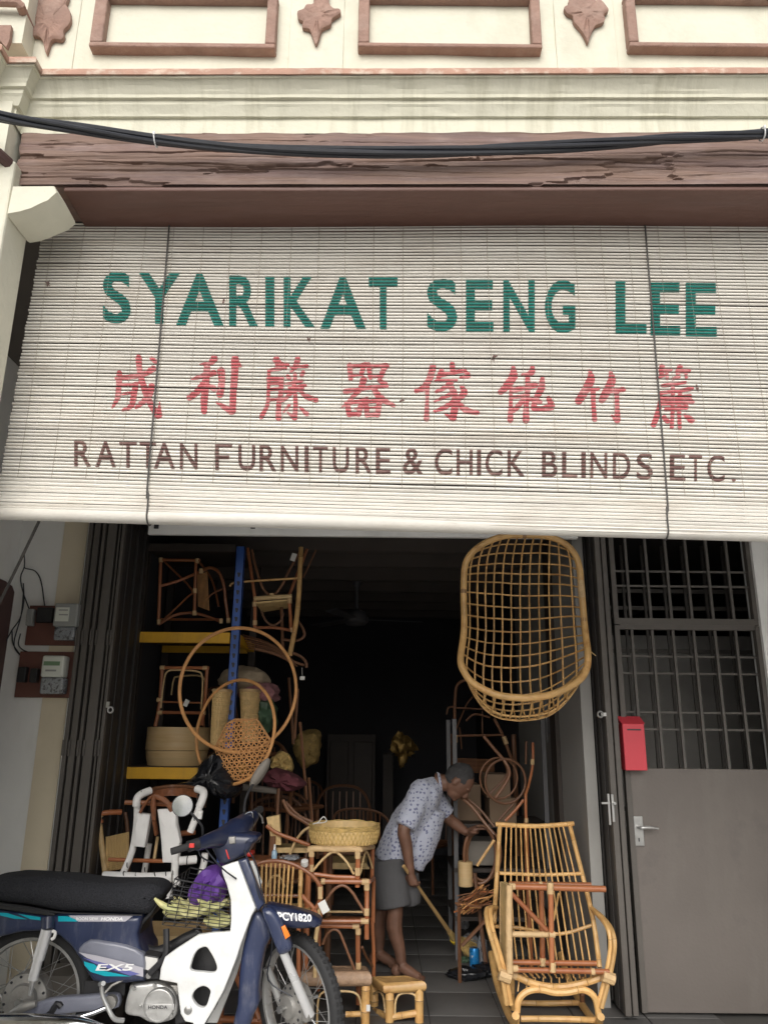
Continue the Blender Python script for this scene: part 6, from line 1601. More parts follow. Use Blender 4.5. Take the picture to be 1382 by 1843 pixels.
def flat_text(parent, name, s, quad, mat, offset=.01, shear=0.0):
    vs, fs = text_mesh(s, offset, shear)
    if not vs: return
    ax = min(v[0] for v in vs); bx = max(v[0] for v in vs); ay = min(v[1] for v in vs); by = max(v[1] for v in vs)
    TL, TR, BR, BL = quad
    q = MB(); q.add([TL.lerp(TR, (v[0] - ax) / (bx - ax)).lerp(BL.lerp(BR, (v[0] - ax) / (bx - ax)), 1 - (v[1] - ay) / (by - ay)) for v in vs], fs)
    return part(parent, name, q, M[mat], False)

YM = 4.02
zA = ZM(3.98, 0, 1380, YM); zB = ZM(3.455, 240, 1380, YM); zC = ZM(4.607, 0, 1540, YM)
bike = thing('motorcycle', 'dark blue step-through motorcycle with white leg shield parked before the shop', 'motorcycle', (P(290, 1800, YM).x, YM, WALK_Z))

def wheel(label, c, ax, R, hub_r):
    ax = Vector(ax).normalized()
    w = MB(); n = 56; pr = []
    for k in range(14):
        a = 2 * math.pi * k / 14; pr.append((R - .030 + .031 * math.cos(a) if math.cos(a) > 0 else R - .030 + .028 * math.cos(a), .029 * math.sin(a)))
    w.lathe(pr + pr[:1], c, ax, n, 0, False)
    # tread blocks
    u = ax.orthogonal().normalized(); v = ax.cross(u)
    for k in range(64):
        a = 2 * math.pi * k / 64
        for s in (-1, 1):
            d = u * math.cos(a + .03 * s) + v * math.sin(a + .03 * s); t_ = ax.cross(d)
            rot = Matrix((t_, ax, d)).transposed()
            w.box(Vector(c) + d * (R - .0015) + ax * .010 * s, (.015, .013, .0045), rot)
    ty = part(bike, 'tyre', w, M['rubber'], label=label)
    ri = R - .058
    w = MB(); w.lathe([(ri, -.022), (ri + .014, -.024), (ri + .014, -.018), (ri + .002, -.008), (ri + .002, .008), (ri + .014, .018), (ri + .014, .024), (ri, .022), (ri - .006, .008), (ri - .006, -.008), (ri, -.022)], c, ax, 56, 0, False)
    rm = part(bike, 'rim', w, M['alloy'])
    w = MB(); w.lathe([(.018, -.075), (hub_r * .55, -.07), (hub_r * .62, -.055), (hub_r * .95, -.045), (hub_r, -.036), (hub_r, .02), (hub_r * .9, .03), (hub_r * .5, .05), (.018, .07)], c, ax, 40); hb = part(bike, 'hub', w, M['alloy_dirty'])
    w = MB()
    for k in range(12):
        a = 2 * math.pi * k / 12; d = u * math.cos(a) + v * math.sin(a); w.lathe([(.006, 0), (.006, .003)], Vector(c) + d * hub_r * .86 - ax * .0485, -ax, 8)
    part(hb, 'hub_holes', w, M['decal_black'], stuff=True)
    for k in range(36):
        a = 2 * math.pi * k / 36; s = -1 if k % 2 else 1; tw = (.55 if (k // 2) % 2 else -.55)
        d0 = u * math.cos(a + tw) + v * math.sin(a + tw); d1 = u * math.cos(a) + v * math.sin(a)
        w = MB(); w.tube([Vector(c) + d0 * hub_r * .92 + ax * (.03 * s - .008), Vector(c) + d1 * (ri + .002) + ax * .004 * s], .0016, 4); part(rm, 'spoke', w, M['steel'])
    w = MB(); w.tube([Vector(c) - ax * .11, Vector(c) + ax * .11], .009, 8); w.lathe([(.016, 0), (.016, .012)], Vector(c) - ax * .112, ax, 6); part(bike, 'axle', w, M['steel'])
cR = P(51, 1792, YM); RRr = 113 * mpp(cR)
wheel('rear wheel tyre', cR, (0, 1, 0), RRr, .105)
cF = P(537, 1806, 3.98); RF = 116 * mpp(cF)
th = rad(46)
axF = Vector((math.sin(th), math.cos(th), .06))
wheel('front wheel tyre turned towards the viewer', cF, axF, RF, .085)

# --- seat and bodywork
def cushion(name, poly, zf, Yf, depth, mat, bev):
    return plate(bike, name, [poly], zf, Yf, depth, bev, mat, 4, res=5)
cushion('seat', [(-180, 880), (-120, 822), (10, 800), (70, 793), (200, 798), (330, 806), (480, 815), (600, 834), (740, 846), (900, 848), (1040, 848), (1105, 862), (1145, 895), (1150, 935), (1110, 990), (1075, 1045), (1030, 1075), (900, 1070), (700, 1062), (500, 1056), (370, 1045), (200, 1010), (0, 985), (-170, 950)], zA, 3.88, .25, 'seat_cover', .06)
cushion('seat_base', [(-170, 960), (0, 985), (200, 1015), (370, 1048), (385, 1075), (300, 1070), (150, 1048), (0, 1025), (-170, 1000)], zA, 3.90, .22, 'black_plastic', .006)
plate(bike, 'seat_nose', [[(1080, 1030), (1130, 960), (1090, 1060), (1020, 1140), (1000, 1220), (998, 1290), (985, 1300), (975, 1200), (1000, 1120)]], zA, 3.93, .16, .01, 'black_plastic', 3)
plate(bike, 'tail_panel', [[(-200, 1020), (0, 1040), (150, 1055), (300, 1075), (420, 1070), (700, 1068), (960, 1072), (1010, 1075), (1000, 1130), (980, 1200), (995, 1290), (1025, 1345), (1030, 1420), (1030, 1500), (1035, 1545), (900, 1560), (760, 1560), (660, 1545), (610, 1470), (570, 1390), (500, 1290), (420, 1220), (300, 1185), (150, 1190), (0, 1225), (-200, 1260)]], zA, 3.89, .26, .022, 'bike_blue', 1, res=3)
plate(bike, 'side_cover', [[(560, 1310), (640, 1245), (760, 1262), (900, 1285), (1025, 1350), (1028, 1490), (1020, 1530), (900, 1530), (760, 1555), (680, 1520), (620, 1450), (575, 1360)]], zA, 3.872, .05, .012, 'bike_grey', 2, res=3)
plate(bike, 'side_cover_lower', [[(570, 1345), (800, 1395), (1027, 1460), (1027, 1528), (900, 1535), (760, 1558), (680, 1522), (622, 1455)]], zA, 3.8655, .03, .006, 'bike_blue', 1)
yd = 3.8615
def decal(poly, mat, Y, zf=zC, name='decal'):
    q = MB(); q.prism([zf(x, y, Y) for x, y in poly], (0, .0012, 0)); return part(bike, name, q, M[mat], False)
decal([(652, 806), (800, 832), (1000, 880), (1188, 935), (1188, 1010), (1000, 962), (720, 852)], 'decal_grey', 3.8645)
decal([(690, 852), (900, 905), (1160, 986), (1080, 1000), (800, 905)], 'decal_violet', 3.8632)
decal([(695, 882), (780, 905), (860, 960), (1085, 1006), (870, 1004), (750, 968), (702, 915)], 'decal_teal', 3.8620)
yt = 3.887
decal([(482, 505), (560, 505), (640, 538), (640, 550), (482, 550)], 'decal_teal', yt)
decal([(565, 500), (1110, 498), (1040, 550), (650, 551), (600, 524)], 'decal_grey', yt)
decal([(-90, 470), (60, 480), (225, 532), (120, 528), (0, 500), (-90, 492)], 'decal_teal', yt)
decal([(150, 486), (335, 514), (335, 540), (250, 530)], 'decal_teal', yt)
def quadC(x0, y0, x1, y1, Y, zf=zC): return (zf(x0, y0, Y), zf(x1, y0, Y), zf(x1, y1, Y), zf(x0, y1, Y))
flat_text(bike, 'lettering', 'HONDA', quadC(835, 513, 1018, 543, yt - .0015), 'decal_white', .03, .25)
flat_text(bike, 'lettering', 'BOON SIEW', quadC(632, 514, 815, 540, yt - .0015), 'decal_white', .015)
flat_text(bike, 'lettering', 'EX5', quadC(790, 903, 1112, 958, 3.8605), 'decal_white', .022, .2)
# seat piping, seams and loose cables
zA.rod(bike, 'seat_piping', [(-150, 955, 3.878), (0, 982, 3.878), (200, 1008, 3.878), (370, 1040, 3.878), (500, 1052, 3.878), (700, 1058, 3.878), (900, 1064, 3.878), (1020, 1066, 3.880)], 5, M['black_plastic'], 3, 0, 6)
for L in ([(430, 470, 3.80), (470, 540, 3.78), (560, 640, 3.80), (640, 700, 3.83)], [(700, 500, 3.88), (760, 600, 3.86), (800, 780, 3.84), (830, 900, 3.80)], [(690, 520, 3.86), (730, 640, 3.84), (790, 830, 3.82)], [(395, 470, 3.74), (420, 560, 3.76), (500, 600, 3.84)]):
    zB.rod(bike, 'control_cable', L, 5, M['cable'], 4, 0, 6)
# --- rear suspension, swing arm, exhaust
zA.rod(bike, 'shock_absorber', [(338, 1165, 3.86), (300, 1300, 3.86), (275, 1385, 3.86)], 40, M['silver'], 1, 0, 16)
zA.rod(bike, 'shock_lower', [(275, 1380, 3.86), (245, 1490, 3.86), (236, 1530, 3.86)], 34, M['silver'], 1, 0, 14); zA.rod(bike, 'shock_fork', [(238, 1525, 3.86), (215, 1640, 3.87)], (24, 12), M['alloy'], 1, 0, 10)
zA.rod(bike, 'shock_mount', [(345, 1080, 3.87), (342, 1165, 3.86)], 42, M['bike_blue_dark'], 1, 0, 14); zA.rod(bike, 'luggage_hook', [(375, 1180, 3.835), (395, 1190, 3.835), (388, 1225, 3.835), (368, 1240, 3.835)], 11, M['paper'], 3)
plate(bike, 'swing_arm', [[(150, 1760), (260, 1700), (400, 1662), (600, 1650), (800, 1635), (850, 1660), (845, 1730), (760, 1750), (560, 1768), (380, 1790), (200, 1800)]], zA, 3.90, .05, .012, 'bike_grey', 2)
zA.rod(bike, 'axle_adjuster', [(70, 1770, 3.87), (165, 1725, 3.87), (260, 1700, 3.87)], (14, 34, 22), M['alloy_dirty'], 2, 0, 10)
q = MB(); p = zA(800, 1680, 3.90); q.lathe([(.028, 0), (.028, .03)], p, (0, -1, 0), 20); part(bike, 'pivot_boss', q, M['alloy_dirty'])
q = MB(); p = zA(360, 1778, 3.90); q.lathe([(.016, 0), (.017, .10), (.014, .105)], p, (0, -1, 0), 16); part(bike, 'foot_peg', q, M['rubber'])
zA.rod(bike, 'peg_bracket', [(360, 1778, 3.9), (410, 1700, 3.9), (440, 1725, 3.9)], 22, M['black_plastic'], 2)
zA.rod(bike, 'kick_lever', [(728, 1560, 3.83), (735, 1640, 3.83), (768, 1720, 3.83), (800, 1785, 3.83), (830, 1815, 3.84), (885, 1822, 3.86)], (15, 15, 15, 16, 17, 17), M['alloy'], 4, 0, 10)
zA.rod(bike, 'kick_pedal', [(718, 1560, 3.83), (740, 1556, 3.78)], 16, M['alloy'], 1, 0, 10); zA.rod(bike, 'brake_link', [(735, 1640, 3.84), (800, 1570, 3.86), (880, 1530, 3.88)], 9, M['alloy_dirty'])
zA.rod(bike, 'muffler', [(-180, 1860, 3.80), (200, 1855, 3.80), (520, 1862, 3.80), (700, 1880, 3.80), (800, 1900, 3.82)], (75, 74, 66, 40, 24), M['chrome'], 3, 0, 20)
zA.rod(bike, 'exhaust_pipe', [(440, 1820, 3.83), (560, 1795, 3.83), (660, 1770, 3.84), (770, 1725, 3.86)], 16, M['chrome'], 3, 0, 12)
# --- engine
q = MB(); A = zA(895, 1800, 3.90); B = zA(1280, 1570, 3.90); q.bb((A.x, 3.91, A.z), (B.x, 4.12, B.z), 0, .02); part(bike, 'crankcase', q, M['alloy_dirty'])
plate(bike, 'engine_side_cover', [[(890, 1760), (910, 1640), (950, 1575), (1040, 1560), (1130, 1556), (1230, 1600), (1270, 1700), (1255, 1790), (1200, 1830), (1080, 1840), (1000, 1800), (940, 1790)]], zA, 3.885, .05, .012, 'alloy', 3, res=3)
q = MB(); p = zA(1145, 1705, 3.885); k = zA.r(1, p); q.lathe([(112 * k, -.01), (112 * k, .012), (104 * k, .02), (98 * k, .021), (96 * k, .016), (4 * k, .017)], p, (0, -1, 0), 48); ec = part(bike, 'clutch_cover', q, M['alloy'])
plate(bike, 'cover_band', [[(1042, 1705), (1248, 1705), (1248, 1748), (1042, 1748)]], zA, 3.865, .006, .0015, 'alloy')
flat_text(bike, 'lettering', 'HONDA', quadC(1062, 1714, 1200, 1740, 3.8635, zA), 'decal_black', .02)
for (x, y) in ((965, 1590), (1110, 1565), (1005, 1722), (1230, 1780)):
    q = MB(); q.lathe([(.008, 0), (.008, .012)], zA(x, y, 3.882), (0, -1, 0), 6); part(bike, 'bolt', q, M['steel'])
plate(bike, 'cylinder_head', [[(1240, 1590), (1300, 1570), (1340, 1700), (1320, 1840), (1250, 1860)]], zA, 3.93, .16, .01, 'black_plastic')
q = MB(); A = zA(600, 1640, 3.95); B = zA(900, 1540, 3.95); q.bb((A.x, 3.95, A.z), (B.x, 4.1, B.z)); part(bike, 'inner_guard', q, M['black_plastic'], False)
plate(bike, 'battery_bracket', [[(1028, 1345), (1140, 1365), (1140, 1530), (1030, 1530)]], zA, 3.90, .14, .006, 'black_plastic')
q = MB(); q.prism([zA(x, y, 3.896) for x, y in ((1040, 1362), (1130, 1378), (1120, 1440), (1062, 1462), (1042, 1455))], (0, .002, 0)); part(bike, 'sticker', q, M['paper'], False)
q = MB(); q.lathe([(.012, 0), (.012, .01)], zA(1068, 1497, 3.898), (0, -1, 0), 16); part(bike, 'bolt', q, M['steel'])
# --- frame tube, white leg shield
zB.rod(bike, 'frame_tube', [(20, 1100, 4.0), (60, 1130, 4.0), (130, 1158, 4.0), (220, 1130, 4.0), (320, 1075, 4.0), (420, 1030, 4.0)], 34, M['black_plastic'], 4, 0, 12)
plate(bike, 'leg_shield', [[(398 * 3.455 - 829, 625), (600, 605), (652, 590), (700, 720), (762, 880), (735, 930), (705, 1010), (668, 1110), (640, 1200), (600, 1300), (560, 1400), (500, 1510), (440, 1610), (400, 1680), (372, 1680), (370, 1600), (320, 1590), (292, 1540), (280, 1440), (270, 1352), (160, 1330), (168, 1260), (195, 1188), (260, 1140), (400, 1050), (500, 1035), (600, 1030), (606, 960), (604, 830), (580, 740), (550, 660)],
                              [(358, 1270), (362, 1220), (378, 1175), (405, 1140), (450, 1126), (478, 1160), (505, 1210), (518, 1255), (500, 1284), (440, 1282)], [(366, 1450), (372, 1412), (400, 1382), (440, 1370), (476, 1396), (470, 1440), (445, 1500), (400, 1495)]], zB, 3.84, .035, .008, 'bike_white', 1, res=3)
plate(bike, 'leg_shield_far_wing', [[(640, 600), (700, 720), (740, 880), (700, 1010), (640, 1200), (560, 1400), (450, 1600), (520, 1600), (640, 1300), (760, 900), (700, 640)]], zB, 4.22, .03, .008, 'bike_white', 1)
plate(bike, 'hole_shade_plate', [[(340, 1120), (540, 1120), (540, 1300), (500, 1520), (350, 1520)]], zB, 3.96, .1, .01, 'black_plastic')  # black plate added behind the shield holes, standing in for their shade
plate(bike, 'shield_edge_trim', [[(648, 588), (705, 570), (815, 860), (770, 905), (740, 820), (695, 700)]], zB, 3.825, .05, .012, 'bike_blue', 1, res=3)
plate(bike, 'shield_front', [[(700, 590), (742, 588), (800, 720), (785, 765), (720, 650)]], zB, 3.95, .02, .006, 'bike_white')
q = MB(); q.lathe([(.017, 0), (.017, .006), (.010, .009)], zB(341, 1515, 3.84), (0, -1, 0), 18); part(bike, 'shield_screw', q, M['steel'])
# --- front fender, fork
plate(bike, 'fender_flap', [[(735, 930), (780, 905), (830, 960), (852, 1060), (820, 1130), (795, 1240), (775, 1400), (780, 1480), (740, 1560), (700, 1660), (610, 1660), (640, 1500), (652, 1330), (668, 1180), (700, 1040)]], zB, 3.87, .12, .03, 'bike_blue', 2, res=4)
plate(bike, 'fender_nose', [[(790, 905), (830, 868), (900, 880), (1000, 900), (1090, 928), (1150, 955), (1168, 985), (1140, 1010), (1040, 1020), (950, 1012), (900, 990), (850, 960)]], zB, 3.80, .13, .035, 'bike_blue_dark', 3, res=4)
flat_text(bike, 'number_plate_text', 'PCY1820', (zB(895, 905, 3.797), zB(1108, 920, 3.797), zB(1108, 968, 3.797), zB(905, 958, 3.797)), 'decal_white', .03)
plate(bike, 'fork_cover', [[(795, 905), (850, 885), (900, 930), (960, 1060), (985, 1130), (960, 1165), (905, 1180), (880, 1130), (830, 1000)]], zB, 3.775, .075, .025, 'bike_blue', 2, res=4)
plate(bike, 'reflector', [[(918, 1000), (942, 988), (975, 1055), (945, 1078)]], zB, 3.768, .012, .003, 'orange_reflector')
zB.rod(bike, 'fork_leg', [(930, 1150, 3.81), (1010, 1340, 3.84), (1100, 1550, 3.88)], (27, 29, 31), M['silver'], 1, 0, 14)
zB.rod(bike, 'fork_leg', [(830, 1250, 4.05), (880, 1370, 4.06), (930, 1490, 4.07)], (26, 27, 28), M['alloy'], 1, 0, 14)
q = MB(); q.lathe([(.026, 0), (.026, .03)], zB(1100, 1545, 3.88) + Vector((0, .012, 0)), -axF, 14); part(bike, 'fork_end', q, M['alloy_dirty'])
zB.rod(bike, 'brake_cable', [(870, 960, 3.80), (860, 1150, 3.9), (840, 1330, 3.95), (1000, 1440, 3.92)], 5, M['cable'], 4, 0, 6)
# --- handlebar unit
zB.rod(bike, 'grip', [(236, 530, 3.66), (345, 497, 3.70)], 22, M['rubber'], 1, 0, 14)
zB.rod(bike, 'switch_housing', [(340, 500, 3.70), (405, 478, 3.73)], 34, M['black_plastic'], 1, 0, 12)
q = MB(); q.box(zB(364, 492, 3.655), (.022, .012, .018)); bevel(part(bike, 'switch', q, M['red_plastic'], False), .002)
zB.rod(bike, 'handlebar_cowl', [(395, 490, 3.73), (470, 462, 3.80), (560, 440, 3.90), (640, 405, 3.98), (700, 350, 4.08), (745, 310, 4.16)], (34, 44, 66, 88, 66, 44), M['bike_blue_dark'], 4, 0, 16)
plate(bike, 'handlebar_cover', [[(480, 480), (560, 420), (660, 420), (760, 430), (770, 465), (735, 490), (715, 530), (690, 560), (640, 580), (575, 612), (530, 605), (505, 560)]], zB, 3.86, .16, .03, 'bike_blue_dark', 2, res=4)
plate(bike, 'key_switch', [[(592, 440), (632, 436), (634, 480), (596, 484)]], zB, 3.852, .02, .004, 'alloy_dirty')
plate(bike, 'red_stripe', [[(572, 520), (580, 518), (598, 575), (590, 578)]], zB, 3.857, .004, .0008, 'red_plastic')
zB.rod(bike, 'grip', [(735, 300, 4.16), (790, 268, 4.26)], 24, M['rubber'], 1, 0, 14)
zB.rod(bike, 'lever', [(670, 355, 4.05), (690, 300, 4.05), (735, 285, 4.08), (745, 340, 4.06), (735, 395, 4.02), (715, 420, 4.0)], 6, M['chrome'], 4)
zB.rod(bike, 'lever', [(775, 290, 4.2), (800, 320, 4.15), (805, 350, 4.1)], 6, M['alloy_dirty'], 3); zB.rod(bike, 'turn_signal', [(740, 440, 4.0), (790, 445, 4.0)], (38, 26), M['black_plastic'], 1, 0, 12)
p = zB(306, 244, 3.74); k = zB.r(1, p); axm = Vector((.10, -1, .03)).normalized()
q = MB(); q.lathe([(30 * k, -.02), (56 * k, -.012), (65 * k, .0), (65 * k, .004), (61 * k, .004)], p, axm, 32, 0, True); mr_ = part(bike, 'mirror', q, M['black_plastic'])
q = MB(); q.lathe([(61 * k, .0045), (1 * k, .0047)], p, axm, 32, 0, False); part(mr_, 'mirror_glass', q, M['mirror_glass'])
zB.rod(bike, 'mirror_stalk', [(355, 285, 3.75), (400, 335, 3.76), (428, 375, 3.78), (432, 430, 3.80)], 8, M['black_plastic'], 3, 0, 8)
p = zB(788, 40, 4.24)
q = MB(); q.ball(p, (.028, .06, .085), 16, 12, 0, Matrix.Rotation(.55, 3, 'Y')); part(bike, 'mirror', q, M['cardboard_grey'])
zB.rod(bike, 'mirror_stalk', [(760, 90, 4.22), (720, 150, 4.18), (695, 220, 4.14), (688, 290, 4.10)], 8, M['black_plastic'], 3, 0, 8)
# --- wire basket with shopping
nL, nR = (258, 700), (600, 768); bL, bR = (180, 985), (604, 1030)
Yn, Yfar = 3.86, 4.16
def bpt(u, v, w):
    x = (nL[0] + (nR[0] - nL[0]) * u) * (1 - v) + (bL[0] + (bR[0] - bL[0]) * u) * v; y = (nL[1] + (nR[1] - nL[1]) * u) * (1 - v) + (bL[1] + (bR[1] - bL[1]) * u) * v
    p = zB(x, y, Yn); return p + Vector((0, (Yfar - Yn) * w, 0))
basket = MB()
bk = part(bike, 'wire_basket', MB().tube([bpt(0, 0, 0), bpt(1, 0, 0), bpt(1, 0, 1), bpt(0, 0, 1)], .0035, 6, 1, 0, True), M['black_plastic'])
for i in range(1, 12):
    v = (i / 11) ** .85; q = MB(); s = .94 if i == 11 else 1
    q.tube([bpt(0, v, 0), bpt(1, v, 0), bpt(1, v, 1), bpt(0, v, 1)], .0019, 5, 1, 0, True); part(bk, 'wire', q, M['black_plastic'])
for i in range(7):
    u = i / 6; q = MB(); q.tube([bpt(u, 0, 0), bpt(u, 1, 0), bpt(u, 1, 1), bpt(u, 0, 1)], .0021, 5); part(bk, 'wire', q, M['black_plastic'])
for i in range(1, 4):
    w = i / 4; q = MB(); q.tube([bpt(0, 0, w), bpt(0, 1, w), bpt(1, 1, w), bpt(1, 0, w)], .0021, 5); part(bk, 'wire', q, M['black_plastic'])
zB.rod(bike, 'basket_stay', [(205, 1010, 3.90), (206, 1100, 3.89), (195, 1190, 3.88), (100, 1290, 3.88)], 20, M['black_plastic'], 2, 0, 8)
zB.rod(bike, 'basket_stay', [(390, 1020, 3.92), (420, 1040, 3.92), (428, 1068, 3.92)], 8, M['black_plastic'], 2, 0, 8)
ban = thing('banana_bunch', 'greenish-yellow bananas heaped in the wire basket', 'bananas', bpt(.5, 1, .5) + Vector((0, 0, .005)))
for i in range(26):
    u = .06 + .80 * ((i * .618) % 1); v = .46 + .42 * ((i * .37) % 1); w = .06 + .8 * ((i * .271) % 1) * .7
    if u < .15: v = max(v, .62)
    c = bpt(u, v, w); a = random.uniform(-.7, .7) + (math.pi if random.random() < .3 else 0); L = random.uniform(.055, .085)
    d = Vector((math.cos(a), random.uniform(-.4, .4), math.sin(a) * .6)).normalized(); n_ = Vector((0, .3, 1))
    pts = [c + d * L * t + n_ * (.022 * (t * t - .4)) for t in (-1, -.6, 0, .6, 1)]
    q = MB(); q.tube(pts, (.005, .013, .0165, .013, .004), 7, 3); part(ban, 'banana', q, M['banana'])
crumple('purple_bag', [(240 + x / 3.455, 1380 + y / 3.455) for x, y in ((358, 745), (400, 680), (460, 645), (535, 625), (562, 690), (575, 770), (540, 850), (450, 865), (380, 865), (352, 800))], 3.99, .13, 'purple', 'purple cloth bag stuffed into the wire basket above the bananas', 'bag', 12)

# potted shrub across the street: it shows only in the round mirror
shb = thing('potted_shrub', 'leafy green shrub reflected in the round motorcycle mirror', 'shrub', (-1.52, -4.8, -.12))
q = MB(); q.lathe([(.13, 0), (.18, .28), (.20, .30), (.18, .30), (.16, .26)], (-1.52, -4.8, -.12), seg=20); part(shb, 'pot', q, M['brown_trim'])
q = MB()
for i in range(7):
    a = i * .9; q.tube([(-1.52, -4.8, .14), (-1.52 + .08 * math.cos(a), -4.8 + .08 * math.sin(a), .5), (-1.52 + .25 * math.cos(a), -4.8 + .25 * math.sin(a), .95)], (.012, .009, .004), 6, 3)
part(shb, 'stem', q, M['broom_wood'])
q = MB(); rl = random.Random(5)
for i in range(650):
    a = rl.uniform(0, 6.28); z_ = rl.uniform(.3, 1.25); rr = .36 * math.sin(math.pi * (z_ - .2) / 1.15) * rl.uniform(.35, 1.05)
    c = Vector((-1.52 + rr * math.cos(a), -4.8 + rr * math.sin(a), z_)); u = Vector((rl.uniform(-1, 1), rl.uniform(-1, 1), rl.uniform(-.6, .6))).normalized(); v = u.orthogonal().normalized(); L = rl.uniform(.03, .055)
    q.add([c - u * L, c + v * L * .45, c + u * L, c - v * L * .45], [(0, 1, 2, 3)])
part(shb, 'foliage', q, M['leaf'], False, stuff=True)
# ================================================================== person sweeping
def fuse(name, mb, mats, parent, voxel=.008, smooth_it=6):
    me = mb.mesh(name + '_src', mats, ORG[parent.name], True)
    o = bpy.data.objects.new(name, me); scene.collection.objects.link(o)
    rm = o.modifiers.new('r', 'REMESH'); rm.mode = 'VOXEL'; rm.voxel_size = voxel; rm.use_smooth_shade = True
    sm = o.modifiers.new('s', 'SMOOTH'); sm.iterations = smooth_it; sm.factor = .5
    dg = bpy.context.evaluated_depsgraph_get(); dg.update()
    m2 = bpy.data.meshes.new_from_object(o.evaluated_get(dg)); o.modifiers.clear(); o.data = m2; bpy.data.meshes.remove(me)
    m2.name = name
    for p in m2.polygons: p.use_smooth = True
    o.parent = parent; ORG[o.name] = ORG[parent.name]
    return o

zp = ZM(3.664, 640, 1340, 5.62)
YN_, YC_, YFA = 5.46, 5.62, 5.80
per = thing('person', 'barefoot person in a spotted short-sleeved shirt and grey shorts bending to sweep', 'person', PF(722, 1735))
foot_near = PF(738, 1748); foot_far = PF(700, 1716)
kneeN = zp(258, 1085, YN_ + .05); kneeF = zp(172, 1075, YFA - .06)
hipN = zp(215, 800, YN_ + .08); hipF = zp(215, 800, YFA - .08)
ankN = zp(300, 1405, YN_ + .05); ankN.z = .085; ankF = zp(150, 1345, YFA - .06)
ankF.z = .10
b = MB()
for hip, kn, an in ((hipN, kneeN, ankN), (hipF, kneeF, ankF)):
    cal = kn.lerp(an, .35) + Vector((-.018, 0, 0))
    b.tube([hip, hip.lerp(kn, .5), kn, cal, kn.lerp(an, .75), an], (.085, .072, .054, .053, .038, .033), 12, 3)
    # foot: heel, arch, ball and five toes pointing right and towards the viewer
    d = Vector((.82, -.5, 0)).normalized(); sd = Vector((-d.y, d.x, 0))
    b.ball(an + Vector((-.028, .012, -.045)), (.038, .034, .036), 12, 8)
    b.tube([an + Vector((0, 0, -.02)), an + d * .07 + Vector((0, 0, -.045)), an + d * .135 + Vector((0, 0, -.063))], (.036, .034, .024), 10, 3)
    b.tube([an + d * .11 - sd * .03 + Vector((0, 0, -.064)), an + d * .11 + sd * .03 + Vector((0, 0, -.066))], .022, 10)
    for i in range(5):
        s = (i - 2) * .0165; L = (.048, .05, .045, .038, .03)[i] if True else 0
        t0 = an + d * .125 + sd * s + Vector((0, 0, -.068)); b.tube([t0, t0 + d * L * .6 + Vector((0, 0, .002)), t0 + d * L + Vector((0, 0, -.004))], (.0105, .0095, .008), 8)
# pelvis and torso core (under the clothes), neck, head
pel = zp(235, 780, YC_); chest = zp(430, 390, YC_); neckb = zp(520, 250, YC_); neckt = zp(600, 255, YC_ - .01)
b.tube([pel, zp(290, 640, YC_), chest, neckb], (.10, .098, .096, .055), 14, 3)
b.tube([neckb, neckt, zp(640, 250, YC_ - .02)], (.062, .055, .055), 12, 2)
hc_ = zp(682, 244, YC_ - .03)
# head axis: the person looks down to the right
fd = Vector((.56, -.14, -.82)).normalized()     # direction of the face
ud = Vector((.80, -.08, .60)); ud = (ud - fd * ud.dot(fd)).normalized()
sdv = fd.cross(ud)
Rm = Matrix((fd, sdv, ud)).transposed()
b.ball(hc_, (.094, .074, .108), 20, 14, 0, Rm)
b.ball(hc_ + fd * .035 - ud * .062, (.055, .052, .055), 14, 10, 0, Rm)         # jaw
b.ball(hc_ + fd * .098 - ud * .018, (.020, .014, .026), 10, 8, 0, Rm)          # nose
b.ball(hc_ + fd * .080 + ud * .022, (.020, .052, .012), 10, 8, 0, Rm)          # brow
b.ball(hc_ + fd * .082 - ud * .056, (.012, .024, .007), 10, 6, 0, Rm); b.ball(hc_ + fd * .080 - ud * .068, (.012, .022, .007), 10, 6, 0, Rm)   # lips
b.ball(hc_ + fd * .072 - ud * .092, (.020, .026, .018), 10, 8, 0, Rm)          # chin
for s in (-1, 1):
    b.ball(hc_ + sdv * .074 * s - fd * .008 - ud * .012, (.020, .009, .032), 10, 8, 0, Rm)   # ears
# arms
def hand(b, wr, d, palm_n, curl, sc=1.0):
    """palm, four fingers of unequal length bending at the knuckles, thumb from the side of the palm"""
    d = d.normalized(); n = (palm_n - d * palm_n.dot(d)).normalized(); s = d.cross(n)
    b.tube([wr, wr + d * .035 * sc, wr + d * .078 * sc], (.024 * sc, .030 * sc, .030 * sc), 10, 2, flat=1.0)
    b.tube([wr + d * .05 * sc - s * .026 * sc, wr + d * .075 * sc - s * .03 * sc + n * .0, wr + d * .075 * sc + s * .03 * sc, wr + d * .05 * sc + s * .026 * sc], .014 * sc, 8)
    for i in range(4):
        o = wr + d * (.078 - .004 * abs(i - 1)) * sc + s * (i - 1.5) * .0185 * sc
        L = (.066, .074, .068, .052)[i] * sc; a = 0; p = o; pts = [o - d * .02 * sc]
        for k, f in enumerate((.45, .32, .25)):
            pts.append(p); a += curl[k]; p = p + (d * math.cos(a) + n * math.sin(a)) * L * f
        pts.append(p); b.tube(pts, (.0095 * sc, .0092 * sc, .0085 * sc, .008 * sc, .0065 * sc), 8)
    o = wr + d * .025 * sc - s * .026 * sc
    b.tube([o, o + (d * .6 - s * .7).normalized() * .032 * sc + n * .01, o + (d * .85 - s * .5).normalized() * .060 * sc + n * .022 * sc], (.013 * sc, .011 * sc, .0085 * sc), 8, 2)
shN = zp(430, 330, YN_ + .02); elN = zp(318, 560, YN_ - .06); wrN = zp(362, 845, YN_ - .04)
hN = zp(374, 900, YN_ - .03)
b.tube([shN, shN.lerp(elN, .5), elN, elN.lerp(wrN, .35), wrN], (.058, .052, .043, .041, .028), 12, 3)
